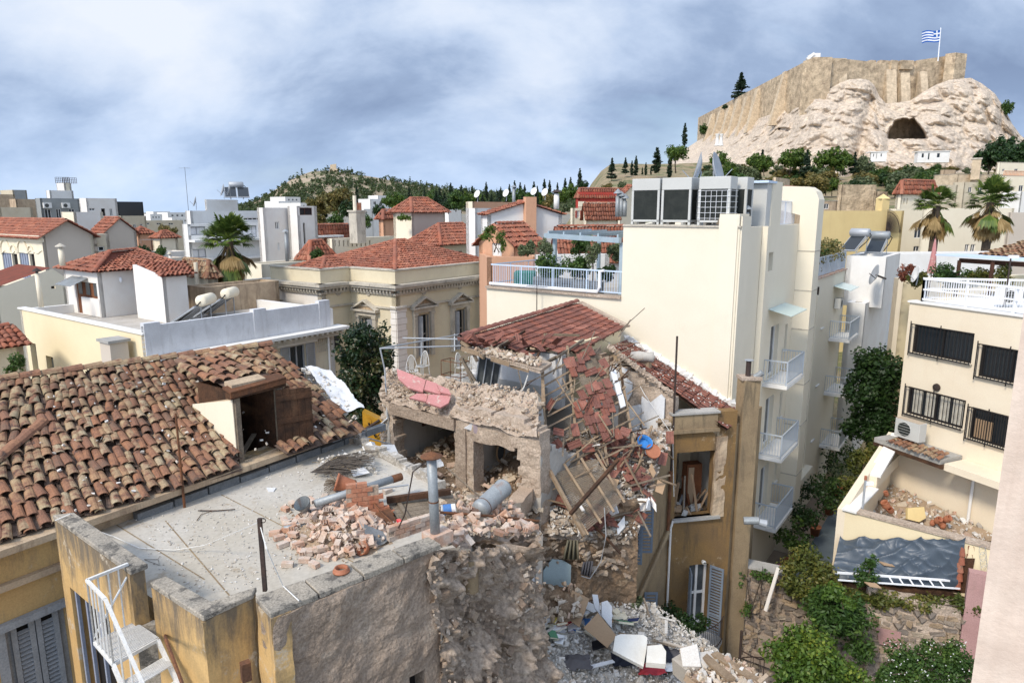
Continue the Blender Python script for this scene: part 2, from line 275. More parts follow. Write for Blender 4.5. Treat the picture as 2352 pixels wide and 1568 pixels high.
# ---------------------------------------------------------------- mesh building
def rootloc(o):
 while o.parent:o=o.parent
 return o.location
def T(name,label,cat,loc,group=None):
 o=bpy.data.objects.new(name,None);C.objects.link(o);o.location=loc;o.empty_display_size=.2
 o['label']=label;o['category']=cat
 if group:o['group']=group
 return o
def link(o,parent=None,label=None,cat=None,group=None,kind=None):
 C.objects.link(o)
 if parent:o.parent=parent
 if label:o['label']=label
 if cat:o['category']=cat
 if group:o['group']=group
 if kind:o['kind']=kind
 return o
class MB:
 def __init__(s):s.v=[];s.f=[]
 def poly(s,*p):
  n=len(s.v);s.v+=[tuple(q) for q in p];s.f.append(tuple(range(n,n+len(p))));return s
 def obox(s,o,a,b,c):
 # o corner, a b c edge vectors
  o=V(o);a=V(a);b=V(b);c=V(c)
  if a.cross(b).dot(c)<0:a,b=b,a
  n=len(s.v);s.v+=[tuple(q) for q in(o,o+a,o+a+b,o+b,o+c,o+a+c,o+a+b+c,o+b+c)]
  s.f+=[tuple(n+i for i in q) for q in((0,3,2,1),(4,5,6,7),(0,1,5,4),(1,2,6,5),(2,3,7,6),(3,0,4,7))];return s
 def box(s,c,sx,sy,sz,d=None,up=None):
 # centred in plan, base at c.z ; d = direction of the sx edge
  c=V(c);d=V(d).normalized() if d else V((1,0,0));u=V(up) if up else UP
  e=u.cross(d).normalized();return s.obox(c-d*sx/2-e*sy/2,d*sx,e*sy,u*sz)
 def beam(s,p,q,w,h,up=None):
  p=V(p);q=V(q);d=(q-p);L=d.length;d=d/L;u=V(up) if up else UP
  if abs(d.dot(u))>.98:u=V((1,0,0))
  e=d.cross(u).normalized();u=e.cross(d);return s.obox(p-e*w/2-u*h/2,d*L,e*w,u*h)
 def prism(s,pts,z0,z1,cap=True):
  n=len(s.v);k=len(pts);A=sum(pts[i][0]*pts[(i+1)%k][1]-pts[(i+1)%k][0]*pts[i][1] for i in range(k))
  if A<0:pts=list(reversed(pts))
  f0=z0 if callable(z0) else(lambda p:z0);f1=z1 if callable(z1) else(lambda p:z1)
  s.v+=[(p[0],p[1],f0(p)) for p in pts]+[(p[0],p[1],f1(p)) for p in pts]
  for i in range(k):j=(i+1)%k;s.f.append((n+i,n+j,n+k+j,n+k+i))
  if cap:s.f.append(tuple(range(n+k,n+2*k)));s.f.append(tuple(range(n+k-1,n-1,-1)))
  return s
 def cyl(s,p,q,r0,r1=None,n=8,caps=True):
  p=V(p);q=V(q);r1=r0 if r1 is None else r1;d=(q-p).normalized();a=d.orthogonal().normalized();b=d.cross(a);k=len(s.v)
  for c,r in((p,r0),(q,r1)):
   s.v+=[tuple(c+(a*math.cos(t)+b*math.sin(t))*r) for t in(2*math.pi*i/n for i in range(n))]
  for i in range(n):j=(i+1)%n;s.f.append((k+i,k+j,k+n+j,k+n+i))
  if caps:s.f.append(tuple(range(k+n-1,k-1,-1)));s.f.append(tuple(range(k+n,k+2*n)))
  return s
 def tube(s,pts,r,n=5):
  pts=[V(p) for p in pts];k=len(s.v);m=len(pts)
  for i,p in enumerate(pts):
   d=(pts[min(i+1,m-1)]-pts[max(i-1,0)]).normalized();a=d.cross(V((.31,.17,.93))).normalized();b=d.cross(a)
   rr=r[i] if isinstance(r,(list,tuple)) else r
   s.v+=[tuple(p+(a*math.cos(t)+b*math.sin(t))*rr) for t in(2*math.pi*j/n for j in range(n))]
  for i in range(m-1):
   for j in range(n):
    l=(j+1)%n;s.f.append((k+i*n+j,k+i*n+l,k+i*n+n+l,k+i*n+n+j))
  s.f.append(tuple(range(k+n-1,k-1,-1)));s.f.append(tuple(range(k+(m-1)*n,k+m*n)));return s
 def lathe(s,prof,c,n=14,axis=None):
  c=V(c);k=len(s.v);ax=V(axis).normalized() if axis else UP;a=ax.orthogonal().normalized();b=ax.cross(a)
  for r,z in prof:s.v+=[tuple(c+ax*z+(a*math.cos(t)+b*math.sin(t))*r) for t in(2*math.pi*i/n for i in range(n))]
  for i in range(len(prof)-1):
   for j in range(n):l=(j+1)%n;s.f.append((k+i*n+j,k+i*n+l,k+i*n+n+l,k+i*n+n+j))
  return s
 def chunk(s,c,sx,sy,sz,j=.25,rot=True):
 # broken lump: a box with pulled corners
  c=V(c);R=Matrix.Rotation(random.uniform(0,6.28),3,V((random.gauss(0,1),random.gauss(0,1),random.gauss(0,1))).normalized()) if rot else Matrix.Rotation(random.uniform(0,6.28),3,'Z')
  n=len(s.v)
  for z in(-1,1):
   for x,y in((-1,-1),(1,-1),(1,1),(-1,1)):
    s.v.append(tuple(c+R@V((x*sx*.5*random.uniform(1-j*1.6,1+j*.4),y*sy*.5*random.uniform(1-j*1.6,1+j*.4),z*sz*.5*random.uniform(1-j*1.6,1+j*.4)))))
  s.f+=[tuple(n+i for i in q) for q in((0,3,2,1),(4,5,6,7),(0,1,5,4),(1,2,6,5),(2,3,7,6),(3,0,4,7))];return s
 def build(s,name,m,parent=None,label=None,cat=None,group=None,kind=None,smooth=False,local=False,bev=0):
  me=bpy.data.meshes.new(name)
  if parent is None:
   if local:off=V((0,0,0))
   else:
    a=np.array(s.v);off=V(((a[:,0].min()+a[:,0].max())/2,(a[:,1].min()+a[:,1].max())/2,a[:,2].min()))
  else:off=V((0,0,0)) if local else rootloc(parent)
  me.from_pydata([(x-off[0],y-off[1],z-off[2]) for x,y,z in s.v],[],s.f);me.update()
  me.materials.append(M[m] if isinstance(m,str) else m)
  if smooth:me.polygons.foreach_set('use_smooth',[True]*len(me.polygons))
  o=bpy.data.objects.new(name,me);link(o,parent,label,cat,group,kind)
  if parent is None:o.location=off
  if bev:
   b=o.modifiers.new('bevel','BEVEL');b.width=bev;b.segments=1;b.limit_method='ANGLE'
  return o
def npmesh(name,v,f,m,parent=None,label=None,cat=None,group=None,kind=None,off=None,smooth=False):
# v (n,3) array, f (k,4) or (k,3) array
 me=bpy.data.meshes.new(name)
 if off is None:
  off=np.array(rootloc(parent)) if parent else np.array([(v[:,0].min()+v[:,0].max())/2,(v[:,1].min()+v[:,1].max())/2,v[:,2].min()])
 v=v-np.array(off);k=f.shape[1]
 me.vertices.add(len(v));me.vertices.foreach_set('co',v.astype(np.float32).ravel())
 me.loops.add(f.size);me.loops.foreach_set('vertex_index',f.astype(np.int32).ravel())
 me.polygons.add(len(f));me.polygons.foreach_set('loop_start',np.arange(0,f.size,k,dtype=np.int32));me.polygons.foreach_set('loop_total',np.full(len(f),k,dtype=np.int32))
 if smooth:me.polygons.foreach_set('use_smooth',np.ones(len(f),dtype=bool))
 me.materials.append(M[m] if isinstance(m,str) else m);me.update(calc_edges=True);me.validate()
 o=bpy.data.objects.new(name,me);link(o,parent,label,cat,group,kind)
 if parent is None:o.location=V(off)
 return o
def kids(o):return[c for c in C.objects if c.parent is o]
def copy_tree(o,loc,rz=0,scale=1.0,label=None,group=None):
 allk={}
 for c in C.objects:
  if c.parent:allk.setdefault(c.parent.name,[]).append(c)
 def cp(x,par):
  c=x.copy();C.objects.link(c)
  if par:c.parent=par
  for k in allk.get(x.name,[]):cp(k,c)
  return c
 r=cp(o,None);r.location=loc;r.rotation_euler=(0,0,rz);r.scale=(scale,)*3 if isinstance(scale,(int,float)) else scale
 if label:r['label']=label
 if group:r['group']=group
 return r
def template(mb,m):
 me=bpy.data.meshes.new('piece');me.from_pydata([tuple(p) for p in mb.v],[],mb.f);me.update();me.materials.append(M[m] if isinstance(m,str) else m);return me
def inst(name,me,mx,parent=None,label=None,cat=None,group=None,m=None):
 o=bpy.data.objects.new(name,me);link(o,parent,label,cat,group)
 o.matrix_basis=(Matrix.Translation(-rootloc(parent))@mx) if parent else mx
 if m:o.material_slots[0].link='OBJECT';o.material_slots[0].material=M[m]
 return o
def joined(name,mbs,mxs,m,parent=None,kind='stuff',label=None,cat=None):
# many copies of a small template as one mesh (all templates alike in face size 4)
 vs=[];fs=[];n=0;cache=[(np.array(b.v),np.array(b.f)) for b in mbs]
 for i,mx in enumerate(mxs):
  tv,tf=cache[i%len(cache)];a=np.array(mx);vs.append(tv@a[:3,:3].T+a[:3,3]);fs.append(tf+n);n+=len(tv)
 return npmesh(name,np.concatenate(vs),np.concatenate(fs),m,parent,label,cat,None,kind)
def frame(o,x,y,z):
 return Matrix(((x[0],y[0],z[0],o[0]),(x[1],y[1],z[1],o[1]),(x[2],y[2],z[2],o[2]),(0,0,0,1)))
 # wall in a vertical plane from p0 to p1 (seen with p0 on the left), thickness goes away from the viewer; holes = (s0, s1, z0, z1)
def wall_mesh(mb,p0,p1,z0,z1,th,holes=(),top=None):
 p0=V((p0[0],p0[1],0));p1=V((p1[0],p1[1],0));d=p1-p0;L=d.length;d=d/L;back=V((-d.y,d.x,0))*th
 ss=sorted({0.,L,*[max(0,min(L,h[0])) for h in holes],*[max(0,min(L,h[1])) for h in holes]});zs=sorted({z0,z1,*[max(z0,min(z1,h[2])) for h in holes],*[max(z0,min(z1,h[3])) for h in holes]})
 def solid(i,j):
  if i<0 or j<0 or i>=len(ss)-1 or j>=len(zs)-1:return False
  a=(ss[i]+ss[i+1])/2;b=(zs[j]+zs[j+1])/2
  return not any(h[0]<a<h[1] and h[2]<b<h[3] for h in holes)
 def P(s_,z,k):
  if top and z==z1:z=top(s_/L)
  q=p0+d*s_+back*k;return(q.x,q.y,z)
 for i in range(len(ss)-1):
  for j in range(len(zs)-1):
   if not solid(i,j):continue
   a,b,lo,hi=ss[i],ss[i+1],zs[j],zs[j+1]
   mb.poly(P(a,lo,0),P(b,lo,0),P(b,hi,0),P(a,hi,0));mb.poly(P(b,lo,1),P(a,lo,1),P(a,hi,1),P(b,hi,1))
   if not solid(i-1,j):mb.poly(P(a,lo,1),P(a,lo,0),P(a,hi,0),P(a,hi,1))
   if not solid(i+1,j):mb.poly(P(b,lo,0),P(b,lo,1),P(b,hi,1),P(b,hi,0))
   if not solid(i,j-1):mb.poly(P(a,lo,1),P(b,lo,1),P(b,lo,0),P(a,lo,0))
   if not solid(i,j+1):mb.poly(P(a,hi,0),P(b,hi,0),P(b,hi,1),P(a,hi,1))
 return mb
def wall_pt(p0,p1,s_,z,out=0.):
 p0=V((p0[0],p0[1],0));p1=V((p1[0],p1[1],0));d=(p1-p0).normalized();q=p0+d*s_+V((d.y,-d.x,0))*out;return V((q.x,q.y,z))
def window(parent,p0,p1,h,frame_m='white',glass='glass',inset=.12,bars=1,rows=1,fw=.07,name='window',sill=None):
# pane set back in a hole, its frame and mullions are sub-parts
 a,b,z0,z1=h;d=(V((p1[0],p1[1],0))-V((p0[0],p0[1],0))).normalized();nrm=V((d.y,-d.x,0))
 pane=MB().obox(wall_pt(p0,p1,a,z0,-inset-.05),d*(b-a),nrm*.03,UP*(z1-z0)).build(name,glass,parent)
 fr=MB()
 for s_ in[a]+[a+(b-a)*i/(bars+1) for i in range(1,bars+1)]+[b]:
  s0=min(max(s_-fw/2,a),b-fw);fr.obox(wall_pt(p0,p1,s0,z0,-inset-.018),d*fw,nrm*.05,UP*(z1-z0))
 for z in[z0]+[z0+(z1-z0)*i/rows for i in range(1,rows)]+[z1]:
  zz=min(max(z-fw/2,z0),z1-fw);fr.obox(wall_pt(p0,p1,a+fw,zz,-inset-.016),d*(b-a-2*fw),nrm*.045,UP*fw)
 fr.build('frame',frame_m,pane)
 if sill:MB().obox(wall_pt(p0,p1,a-.06,z0-.06,-.05),d*(b-a+.12),nrm*.13,UP*.058).build('sill',sill,pane)
 return pane
def shutter(parent,o,d,w,h,m,n=9,th=.04,name='shutter'):
# louvred leaf: rails and stiles, slats as sub-parts joined per leaf when tiny
 o=V(o);d=V(d).normalized();e=V((d.y,-d.x,0));mb=MB();b=.07
 mb.obox(o,d*b,e*th,UP*h);mb.obox(o+d*(w-b),d*b,e*th,UP*h)
 for z in(0,h*.5-b/2,h-b):mb.obox(o+d*b+UP*z+e*.002,d*(w-2*b),e*(th-.004),UP*b)
 s=mb.build(name,m,parent)
 return s
 # ---------------------------------------------------------------- roof tiles
def barrel(w,l,n=5,lift=.03):
 mb=MB();r0=w*.42;r1=w*.52
 for i in range(n+1):
  t=math.pi*i/n
  mb.v.append((-math.cos(t)*r0,-l/2,math.sin(t)*r0*.8));mb.v.append((-math.cos(t)*r1,l/2,math.sin(t)*r1*.8+lift));mb.v.append((-math.cos(t)*r1*.84,l/2,math.sin(t)*r1*.66+lift))
 for i in range(n):
  a=i*3;mb.f.append((a,a+3,a+4,a+1));mb.f.append((a+1,a+4,a+5,a+2))
 return mb
def marseille(w,l):
 mb=MB();prof=[(-.5,0),(-.46,.022),(-.36,.022),(-.32,.004),(-.06,.004),(-.03,.02),(.05,.02),(.08,.004),(.36,.004),(.40,.02),(.5,.02)];k=len(prof)
 for x,z in prof:mb.v.append((x*w,-l/2,z+.002))
 for x,z in prof:mb.v.append((x*w,l/2,z+.05))
 for x,z in prof:mb.v.append((x*w,l/2,-.006))
 for i in range(k-1):mb.f.append((i,k+i,k+i+1,i+1));mb.f.append((k+i,2*k+i,2*k+i+1,k+i+1))
 return mb
def tile_grid(e0,e1,r0,r1,w,l,jit=.0,skip=None,poly=None):
# e0-e1 eave (left to right), r0-r1 ridge; returns placements, x across, y down the slope
 e0,e1,r0,r1=(V(q) for q in(e0,e1,r0,r1));out=[]
 nc=max(1,round((e1-e0).length/w));sl=((r0-e0).length+(r1-e1).length)/2;nr=max(1,round(sl/l))
 for j in range(nr):
  v=(j+.5)/nr
  for i in range(nc):
   u=(i+.5)/nc
   if skip and skip(u,v):continue
   p=(e0*(1-u)+e1*u)*(1-v)+(r0*(1-u)+r1*u)*v
   x=((e1-e0)*(1-v)+(r1-r0)*v).normalized();y=((e0-r0)*(1-u)+(e1-r1)*u).normalized();z=x.cross(y)
   if z.z<0:x=-x;z=-z
   y=z.cross(x).normalized() if abs(x.dot(y))<.05 else y
   z=x.cross(y).normalized()
   if poly and not inside(p,poly):continue
   mx=frame(p,x,y,z)
   if jit:
    mx=mx@Matrix.Translation((random.gauss(0,jit*.06),random.gauss(0,jit*.08),random.uniform(0,jit*.05)))@Matrix.Rotation(random.gauss(0,jit*.12),4,'Z')@Matrix.Rotation(random.gauss(0,jit*.04),4,'X')
   out.append(mx)
 return out
def inside(p,poly):
 c=False;n=len(poly);x,y=p[0],p[1]
 for i in range(n):
  x1,y1=poly[i][0],poly[i][1];x2,y2=poly[(i+1)%n][0],poly[(i+1)%n][1]
  if(y1>y)!=(y2>y) and x<(x2-x1)*(y-y1)/(y2-y1)+x1:c=not c
 return c
def tiles(parent,mxs,tm,m,nind=300,name='roof_tile',stuff='roof_tiles'):
# the nearest tiles are pieces of their own, the rest one part
 mxs=sorted(mxs,key=lambda q:(q.translation-EYE).length);me=template(tm,m)
 for q in mxs[:nind]:inst(name,me,q,parent)
 if len(mxs)>nind:joined(stuff,[tm],mxs[nind:],m,parent)
def tile_face(parent,poly,w,l,m,tm=None,base='tile_red_base',nind=0,jit=.35,store=None):
# planar roof face; poly[0]-poly[1] is the eave; bounding frame is gridded and clipped to the face
 P=[V(q) for q in poly];x=(P[1]-P[0]).normalized();n_=(P[1]-P[0]).cross(P[2]-P[0]).normalized()
 if n_.z<0:n_=-n_
 y=n_.cross(x);
 if y.z>0:y=-y
 us=[(q-P[0]).dot(x) for q in P];vs=[-(q-P[0]).dot(y) for q in P]
 e0=P[0]+x*min(us);e1=P[0]+x*max(us);r0=e0-y*max(vs);r1=e1-y*max(vs)
 MB().poly(*P).build('roof_deck',base,parent)
 g=tile_grid(e0,e1,r0,r1,w,l,jit,None,P)
 if store is not None:store+=g;return
 tiles(parent,g,tm or barrel(w,l),m,nind)
def ridge(parent,pts,w,l,m,name='ridge_tile',jit=.1,mbs=None):
 out=[];tm=mbs or barrel(w,l*1.12,5,.02)
 for a,b in zip(pts[:-1],pts[1:]):
  a=V(a);b=V(b);n=max(1,round((b-a).length/l));d=(b-a).normalized();x=d.cross(UP).normalized();z=x.cross(d)
  for i in range(n):
   p=a+(b-a)*((i+.5)/n);out.append(frame(p+z*.03,x,d,z)@Matrix.Rotation(random.gauss(0,jit*.3),4,'Z'))
 me=template(tm,m)
 for q in out:inst(name,me,q,parent)
 # ---------------------------------------------------------------- foliage
def leaves(rng,centres,radii,n,size,flat=.0,up=.35,asp=.55):
# n leaf faces spread over clumps; returns vertex and face arrays
 c=np.asarray(centres,float);r=np.asarray(radii,float)
 if r.ndim==1:r=np.repeat(r[:,None],3,1)
 w=(r.prod(1)**(2/3));k=rng.choice(len(c),n,p=w/w.sum())
 d=rng.normal(size=(n,3));d/=np.linalg.norm(d,axis=1)[:,None]
 rr=rng.uniform(.2,1,n)**.5*np.where(rng.uniform(size=n)<.12,1.35,1.)
 p=c[k]+d*rr[:,None]*r[k]
 nr=d*.7+rng.normal(size=(n,3))*.6;nr[:,2]+=up;nr/=np.linalg.norm(nr,axis=1)[:,None]
 a=np.cross(nr,rng.normal(size=(n,3)));a/=np.linalg.norm(a,axis=1)[:,None];b=np.cross(nr,a)
 s=size*rng.uniform(.5,1.5,n)[:,None]
 v=np.stack([p-a*s,p-b*s*asp,p+a*s,p+b*s*asp],1).reshape(-1,3);f=np.arange(n*4).reshape(-1,4)
 return v,f
def clumps(rng,c,R,n,r):
# clump centres through an ellipsoid, more towards its skin
 d=rng.normal(size=(n,3));d/=np.linalg.norm(d,axis=1)[:,None];q=rng.uniform(.1,1,n)**.5
 return np.asarray(c)+d*q[:,None]*np.asarray(R),r*rng.uniform(.6,1.3,n)
def tree(name,label,base,h,cw,m,n=2500,size=.1,trunk=None,seed=1,shape='round',cat='tree',group=None,ncl=40,low=.35,clr=None,local=False,up=.35):
# tapered trunk with limbs, crown of leaf faces in clumps
 rng=np.random.default_rng(seed);rnd=random.Random(seed);b=V(base);t=T(name,label,cat,b,group);tr=trunk or h*.025
 if shape=='cypress':
  zz=rng.uniform(.06,1,ncl);rad_=cw*.5*np.sin(np.clip(zz,0,1)**.62*math.pi*.93+.12)**.8;an=rng.uniform(0,6.28,ncl)
  cs=np.stack([b.x+np.cos(an)*rad_*.55,b.y+np.sin(an)*rad_*.55,b.z+zz*h],1);rr=np.stack([rad_*.55+cw*.04,rad_*.55+cw*.04,np.full(ncl,h*.07)],1)
 elif shape=='cone':
  zz=rng.uniform(.12,1,ncl);rad_=cw*.5*(1.02-zz);an=rng.uniform(0,6.28,ncl)
  cs=np.stack([b.x+np.cos(an)*rad_*.7,b.y+np.sin(an)*rad_*.7,b.z+zz*h],1);rr=np.stack([rad_*.45+cw*.05,rad_*.45+cw*.05,np.full(ncl,h*.035)],1)
 else:
  ch=h*(1-low)
  cs,rr=clumps(rng,(b.x,b.y,b.z+h-ch/2),(cw*.42,cw*.42,ch*.42),ncl,clr or cw*.14)
  if shape=='umbrella':cs[:,2]=b.z+h-ch*.5+(cs[:,2]-(b.z+h-ch*.5))*.8
 v,f=leaves(rng,cs,rr,n,size,up=up)
 npmesh('crown',v,f,m,t)
 mb=MB();top=b+UP*(h*(low+.25));k=V((rnd.uniform(-.05,.05)*h,rnd.uniform(-.05,.05)*h,0))
 mb.tube([b,b+(top-b)*.4+k*.6,top+k],[tr,tr*.8,tr*.35],6)
 for i in range(5):
  j=rnd.randrange(len(cs));e=V(cs[j]);s0=b+(top-b)*rnd.uniform(.35,.8)+k*.6;mb.tube([s0,(s0+e)/2+UP*.05*h*.3,e],[tr*.4,tr*.28,tr*.1],5)
 mb.build('trunk','bark',t,smooth=True);return t
def bush(name,label,cs,rs,m,n,size,seed=1,cat='shrub',group=None,stems=3,up=.35,asp=.55,sub=14):
 rng=np.random.default_rng(seed);C2=[];R2=[]
 for c,r in zip(cs,rs):
  r=np.array([r]*3) if np.isscalar(r) else np.array(r);a,q=clumps(rng,np.array(c),r*.85,sub,float(r.mean())*.46);C2.append(a);R2.append(q)
 C2=np.concatenate(C2);R2=np.concatenate(R2);lo=C2[:,2].min();mid=C2.mean(0)
 t=T(name,label,cat,(mid[0],mid[1],lo-.1),group)
 v,f=leaves(rng,C2,R2,n,size,up=up,asp=asp);npmesh('foliage',v,f,m,t)
 mb=MB()
 for i in range(stems):
  e=C2[rng.integers(len(C2))];mb.tube([(mid[0]+rng.normal()*.1,mid[1]+rng.normal()*.1,lo-.1),(V(e)+V(mid))/2,V(e)],[.03,.022,.01],4)
 mb.build('stem','bark',t);return t
def nz3(p,s,o=0.):return noise.noise(V((p[0]*s+o,p[1]*s-o*.7,p[2]*s+o*.3)))
# ================================================================ ground and far landscape
def sm(a,b,x):
 t=max(0.,min(1.,(x-a)/(b-a)));return t*t*(3-2*t)
def terr(X,Y):
 xr=X/max(Y,1.);return-1.6+.117*max(0,min(Y,420)-24)*sm(.05,.145,xr)*sm(8,26,X)
def grid_mesh(name,nx,ny,fn,m,smooth=True,**k):
 v=np.array([fn(i/(nx-1),j/(ny-1)) for j in range(ny) for i in range(nx)]);a=np.arange(nx*ny).reshape(ny,nx)
 f=np.stack([a[:-1,:-1],a[:-1,1:],a[1:,1:],a[1:,:-1]],-1).reshape(-1,4)
 return npmesh(name,v,f,m,smooth=smooth,**k)
MB().poly((-7000,-60,-1.75),(7000,-60,-1.75),(7000,8000,-1.75),(-7000,8000,-1.75)).build('ground','city_ground',kind='structure')
def f_slope(u,v):
 Y=30+400*v**1.4;X=Y*(-.03+u*1.15)+6*u;n=nz3((X,Y,0),.03)*1.6+nz3((X,Y,3),.11)*.5
 return(X,Y,terr(X,Y)-.1+n*sm(60,140,Y))
grid_mesh('hillside_ground',90,80,f_slope,'slope_earth',kind='structure')
def interp(tab,x):
 if x<=tab[0][0]:return tab[0][1]
 for(a,p),(b,q) in zip(tab[:-1],tab[1:]):
  if x<=b:return p+(q-p)*(x-a)/(b-a)
 return tab[-1][1]
 # the citadel rock
RT=[(1540,372),(1560,352),(1605,322),(1650,303),(1700,287),(1750,270),(1800,252),(1850,228),(1880,222),(1905,205),(1930,190),(1950,183),(1975,181),(1995,184),(2008,195),(2020,222),(2035,238),(2060,236),(2090,232),(2120,212),(2150,195),(2180,184),(2230,179),(2255,192),(2285,215),(2305,245),(2325,285),(2345,312),(2400,345)]
RB_=[(1540,418),(1700,425),(1850,425),(1960,425),(2040,415),(2200,410),(2300,410),(2400,420)]
def rk_noise(p):
 a=1-abs(nz3(p,.022,5))*2;b=1-abs(nz3(p,.06,11))*2;c=1-abs(nz3(p,.16,3))*2;e=nz3(p,.4,8)
 d1,_=noise.voronoi(V((p[0]*.085,p[1]*.05,p[2]*.11)));d2,_=noise.voronoi(V((p[0]*.22,p[1]*.12,p[2]*.27)));return a*3.2+b*2.4+c*1.+e*.6+min(d1[1]-d1[0],.5)*7+min(d2[1]-d2[0],.4)*3.4-d1[0]*2.5-4.5
def rk_fn(u,v):
 x=1540+860*u;yt=interp(RT,x);yb=interp(RB_,x);y=yb+(yt-yb)*v
 Yb=interp([(1540,420),(1700,345),(1850,300),(2100,300),(2400,330)],x);Yt=interp([(1540,560),(1605,540),(1700,450),(1800,385),(1870,350),(2400,356)],x)
 Y=Yb+(Yt-Yb)*v**.9
 ed=min(1,v*8)*min(1,(1-v)*10+.25)
 n=rk_noise(D(x,y,Y))*ed
 Y-=n*(1 if x>1700 else .7)
 cv=((x-2083)/45)**2+((y-318)/(46+13*noise.noise(V((x*.055,0,1)))+7*noise.noise(V((x*.15,3,1)))-(x-2083)*.16))**2
 if y<319+3*noise.noise(V((x*.1,2,0))):Y+=50*sm(1.06,.72,cv)
 c2=((x-1800)/14)**2+((y-298)/6)**2;Y+=8*sm(1.1,.5,c2)
 fold=math.exp(-((x-1985+(y-300)*.25)/16)**2)*sm(185,240,y);Y+=9*fold
 return tuple(D(x,y+n*.15,Y))
grid_mesh('citadel_rock',400,160,rk_fn,'acr_rock',smooth=False,kind='structure')
# fortress wall
fw=T('fortress_wall','tall tan stone fortress wall with buttresses crowning the pale cliff','fortress',D(1960,240,356))
cA=D(1869,133,350);S_end=V((cA.x+2,566,cA.z));zt=cA.z
mb=MB();wall_mesh(mb,(S_end.x,S_end.y),(cA.x,cA.y),40,zt,9,top=lambda t:zt+1.5*math.sin(t*7)*.3);mb.build('south_wall','acr_wall',fw)
pts=[D(1869,133,350),D(1925,134,353),D(1990,141,356),D(2060,149,359),D(2105,150,361),D(2107,139,361),D(2186,127,364)]
for a,b in zip(pts[:-1],pts[1:]):
 if(b-a).xy.length<.8:continue
 wall_mesh(MB(),a,b,40,(a.z+b.z)/2,8,top=lambda t,a=a,b=b:a.z+(b.z-a.z)*t).build('east_wall','acr_wall',fw)
tw=[D(2172,124,360),D(2196,121,357),D(2222,122,360)]
MB().prism([tw[0].xy,tw[1].xy,tw[2].xy,(tw[1].x+3,tw[1].y+14)],50,tw[1].z).build('tower','acr_wall',fw)
for x0,x1 in((2000,2012),(2022,2040),(2048,2062),(2070,2098)):
 a=D(x0,149,357.5);b=D(x1,150,358.5);mb=MB();wall_mesh(mb,a,b,a.z-2,a.z+2.2,2.5);mb.build('merlon','acr_wall',fw)
def buttress(xt,yt,xb,yb,w,dp,Y,side):
# sloping pier leaning on the wall
 a=D(xt,yt,Y);b=D(xb,yb,Y);n=V((-1,0,0)) if side else V((0,-1,0));d=V((0,1,0)) if side else V((1,0,0));mb=MB();z0=b.z-6
 P=[a-d*w/2,a+d*w/2];q=V((a.x,a.y,z0));Q=[q-d*w/2,q+d*w/2];O=[p+n*dp for p in Q];R=[p+n*.6 for p in P];k=n*-1.5
 mb.poly(R[0],R[1],O[1],O[0]);mb.poly(P[0]+k,R[0],O[0],Q[0]+k);mb.poly(R[1],P[1]+k,Q[1]+k,O[1]);mb.poly(P[0]+k,P[1]+k,R[1],R[0])
 mb.build('buttress','acr_buttress',fw)
for xt,yt,yb in((1636,262,310),(1655,255,306),(1676,243,300),(1695,228,295),(1716,222,292),(1740,205,282),(1803,165,262)):
 r=ray(xt,yt);Y=(cA.x)*r.y/r.x;buttress(xt,yt,xt,yb,5 if xt<1800 else 3.2,6 if xt<1800 else 7,Y-.5,True)
for xt,yt,yb,w in((1934,135,200,4),(2046,160,240,5),(2078,168,240,4.5),(2120,165,215,3.5)):
 buttress(xt,yt,xt,yb,w,5.5,356.5 if xt<2000 else 358.5,False)
 # flag
pb=D(2156,126,358);ptp=D(2161,64,358);fl=T('flag','blue and white striped flag with white cross on tall pole over the fortress','flag',pb)
MB().cyl((pb.x,pb.y,pb.z-3),ptp,.28,.18,8).build('flagpole','paint_white_clean',fl);plain('flag_blue',(.03,.12,.42));plain('flag_white',(.8,.82,.86))
def flagpt(u,v):
# u from hoist to fly, v from top to bottom
 x=2159.5-42*u;y=69+27*v+4*u+2.2*math.sin(u*6+.5)*u**.5;return D(x,y,358-1.6*math.sin(u*7+v)*u)
def fstrip(u0,u1,v0,v1,m,off=0.):
 mb=MB();n=12
 for i in range(n):
  a=u0+(u1-u0)*i/n;b=u0+(u1-u0)*(i+1)/n;o=V((0,-off,0));k=V((0,.05,0));P=[flagpt(a,v0)+o,flagpt(b,v0)+o,flagpt(b,v1)+o,flagpt(a,v1)+o]
  mb.poly(P[0],P[3],P[2],P[1]);mb.poly(*[q+k for q in P])
 mb.build('flag_stripe',m,fl)
for i in range(9):fstrip(.0 if i>4 else .37,1,i/9,(i+1)/9,'flag_blue' if i%2==0 else 'flag_white')
fstrip(0,.37,0,5/9,'flag_blue');fstrip(0,.37,2/9,3/9,'flag_white',.12);fstrip(.15,.22,0,5/9,'flag_white',.13)
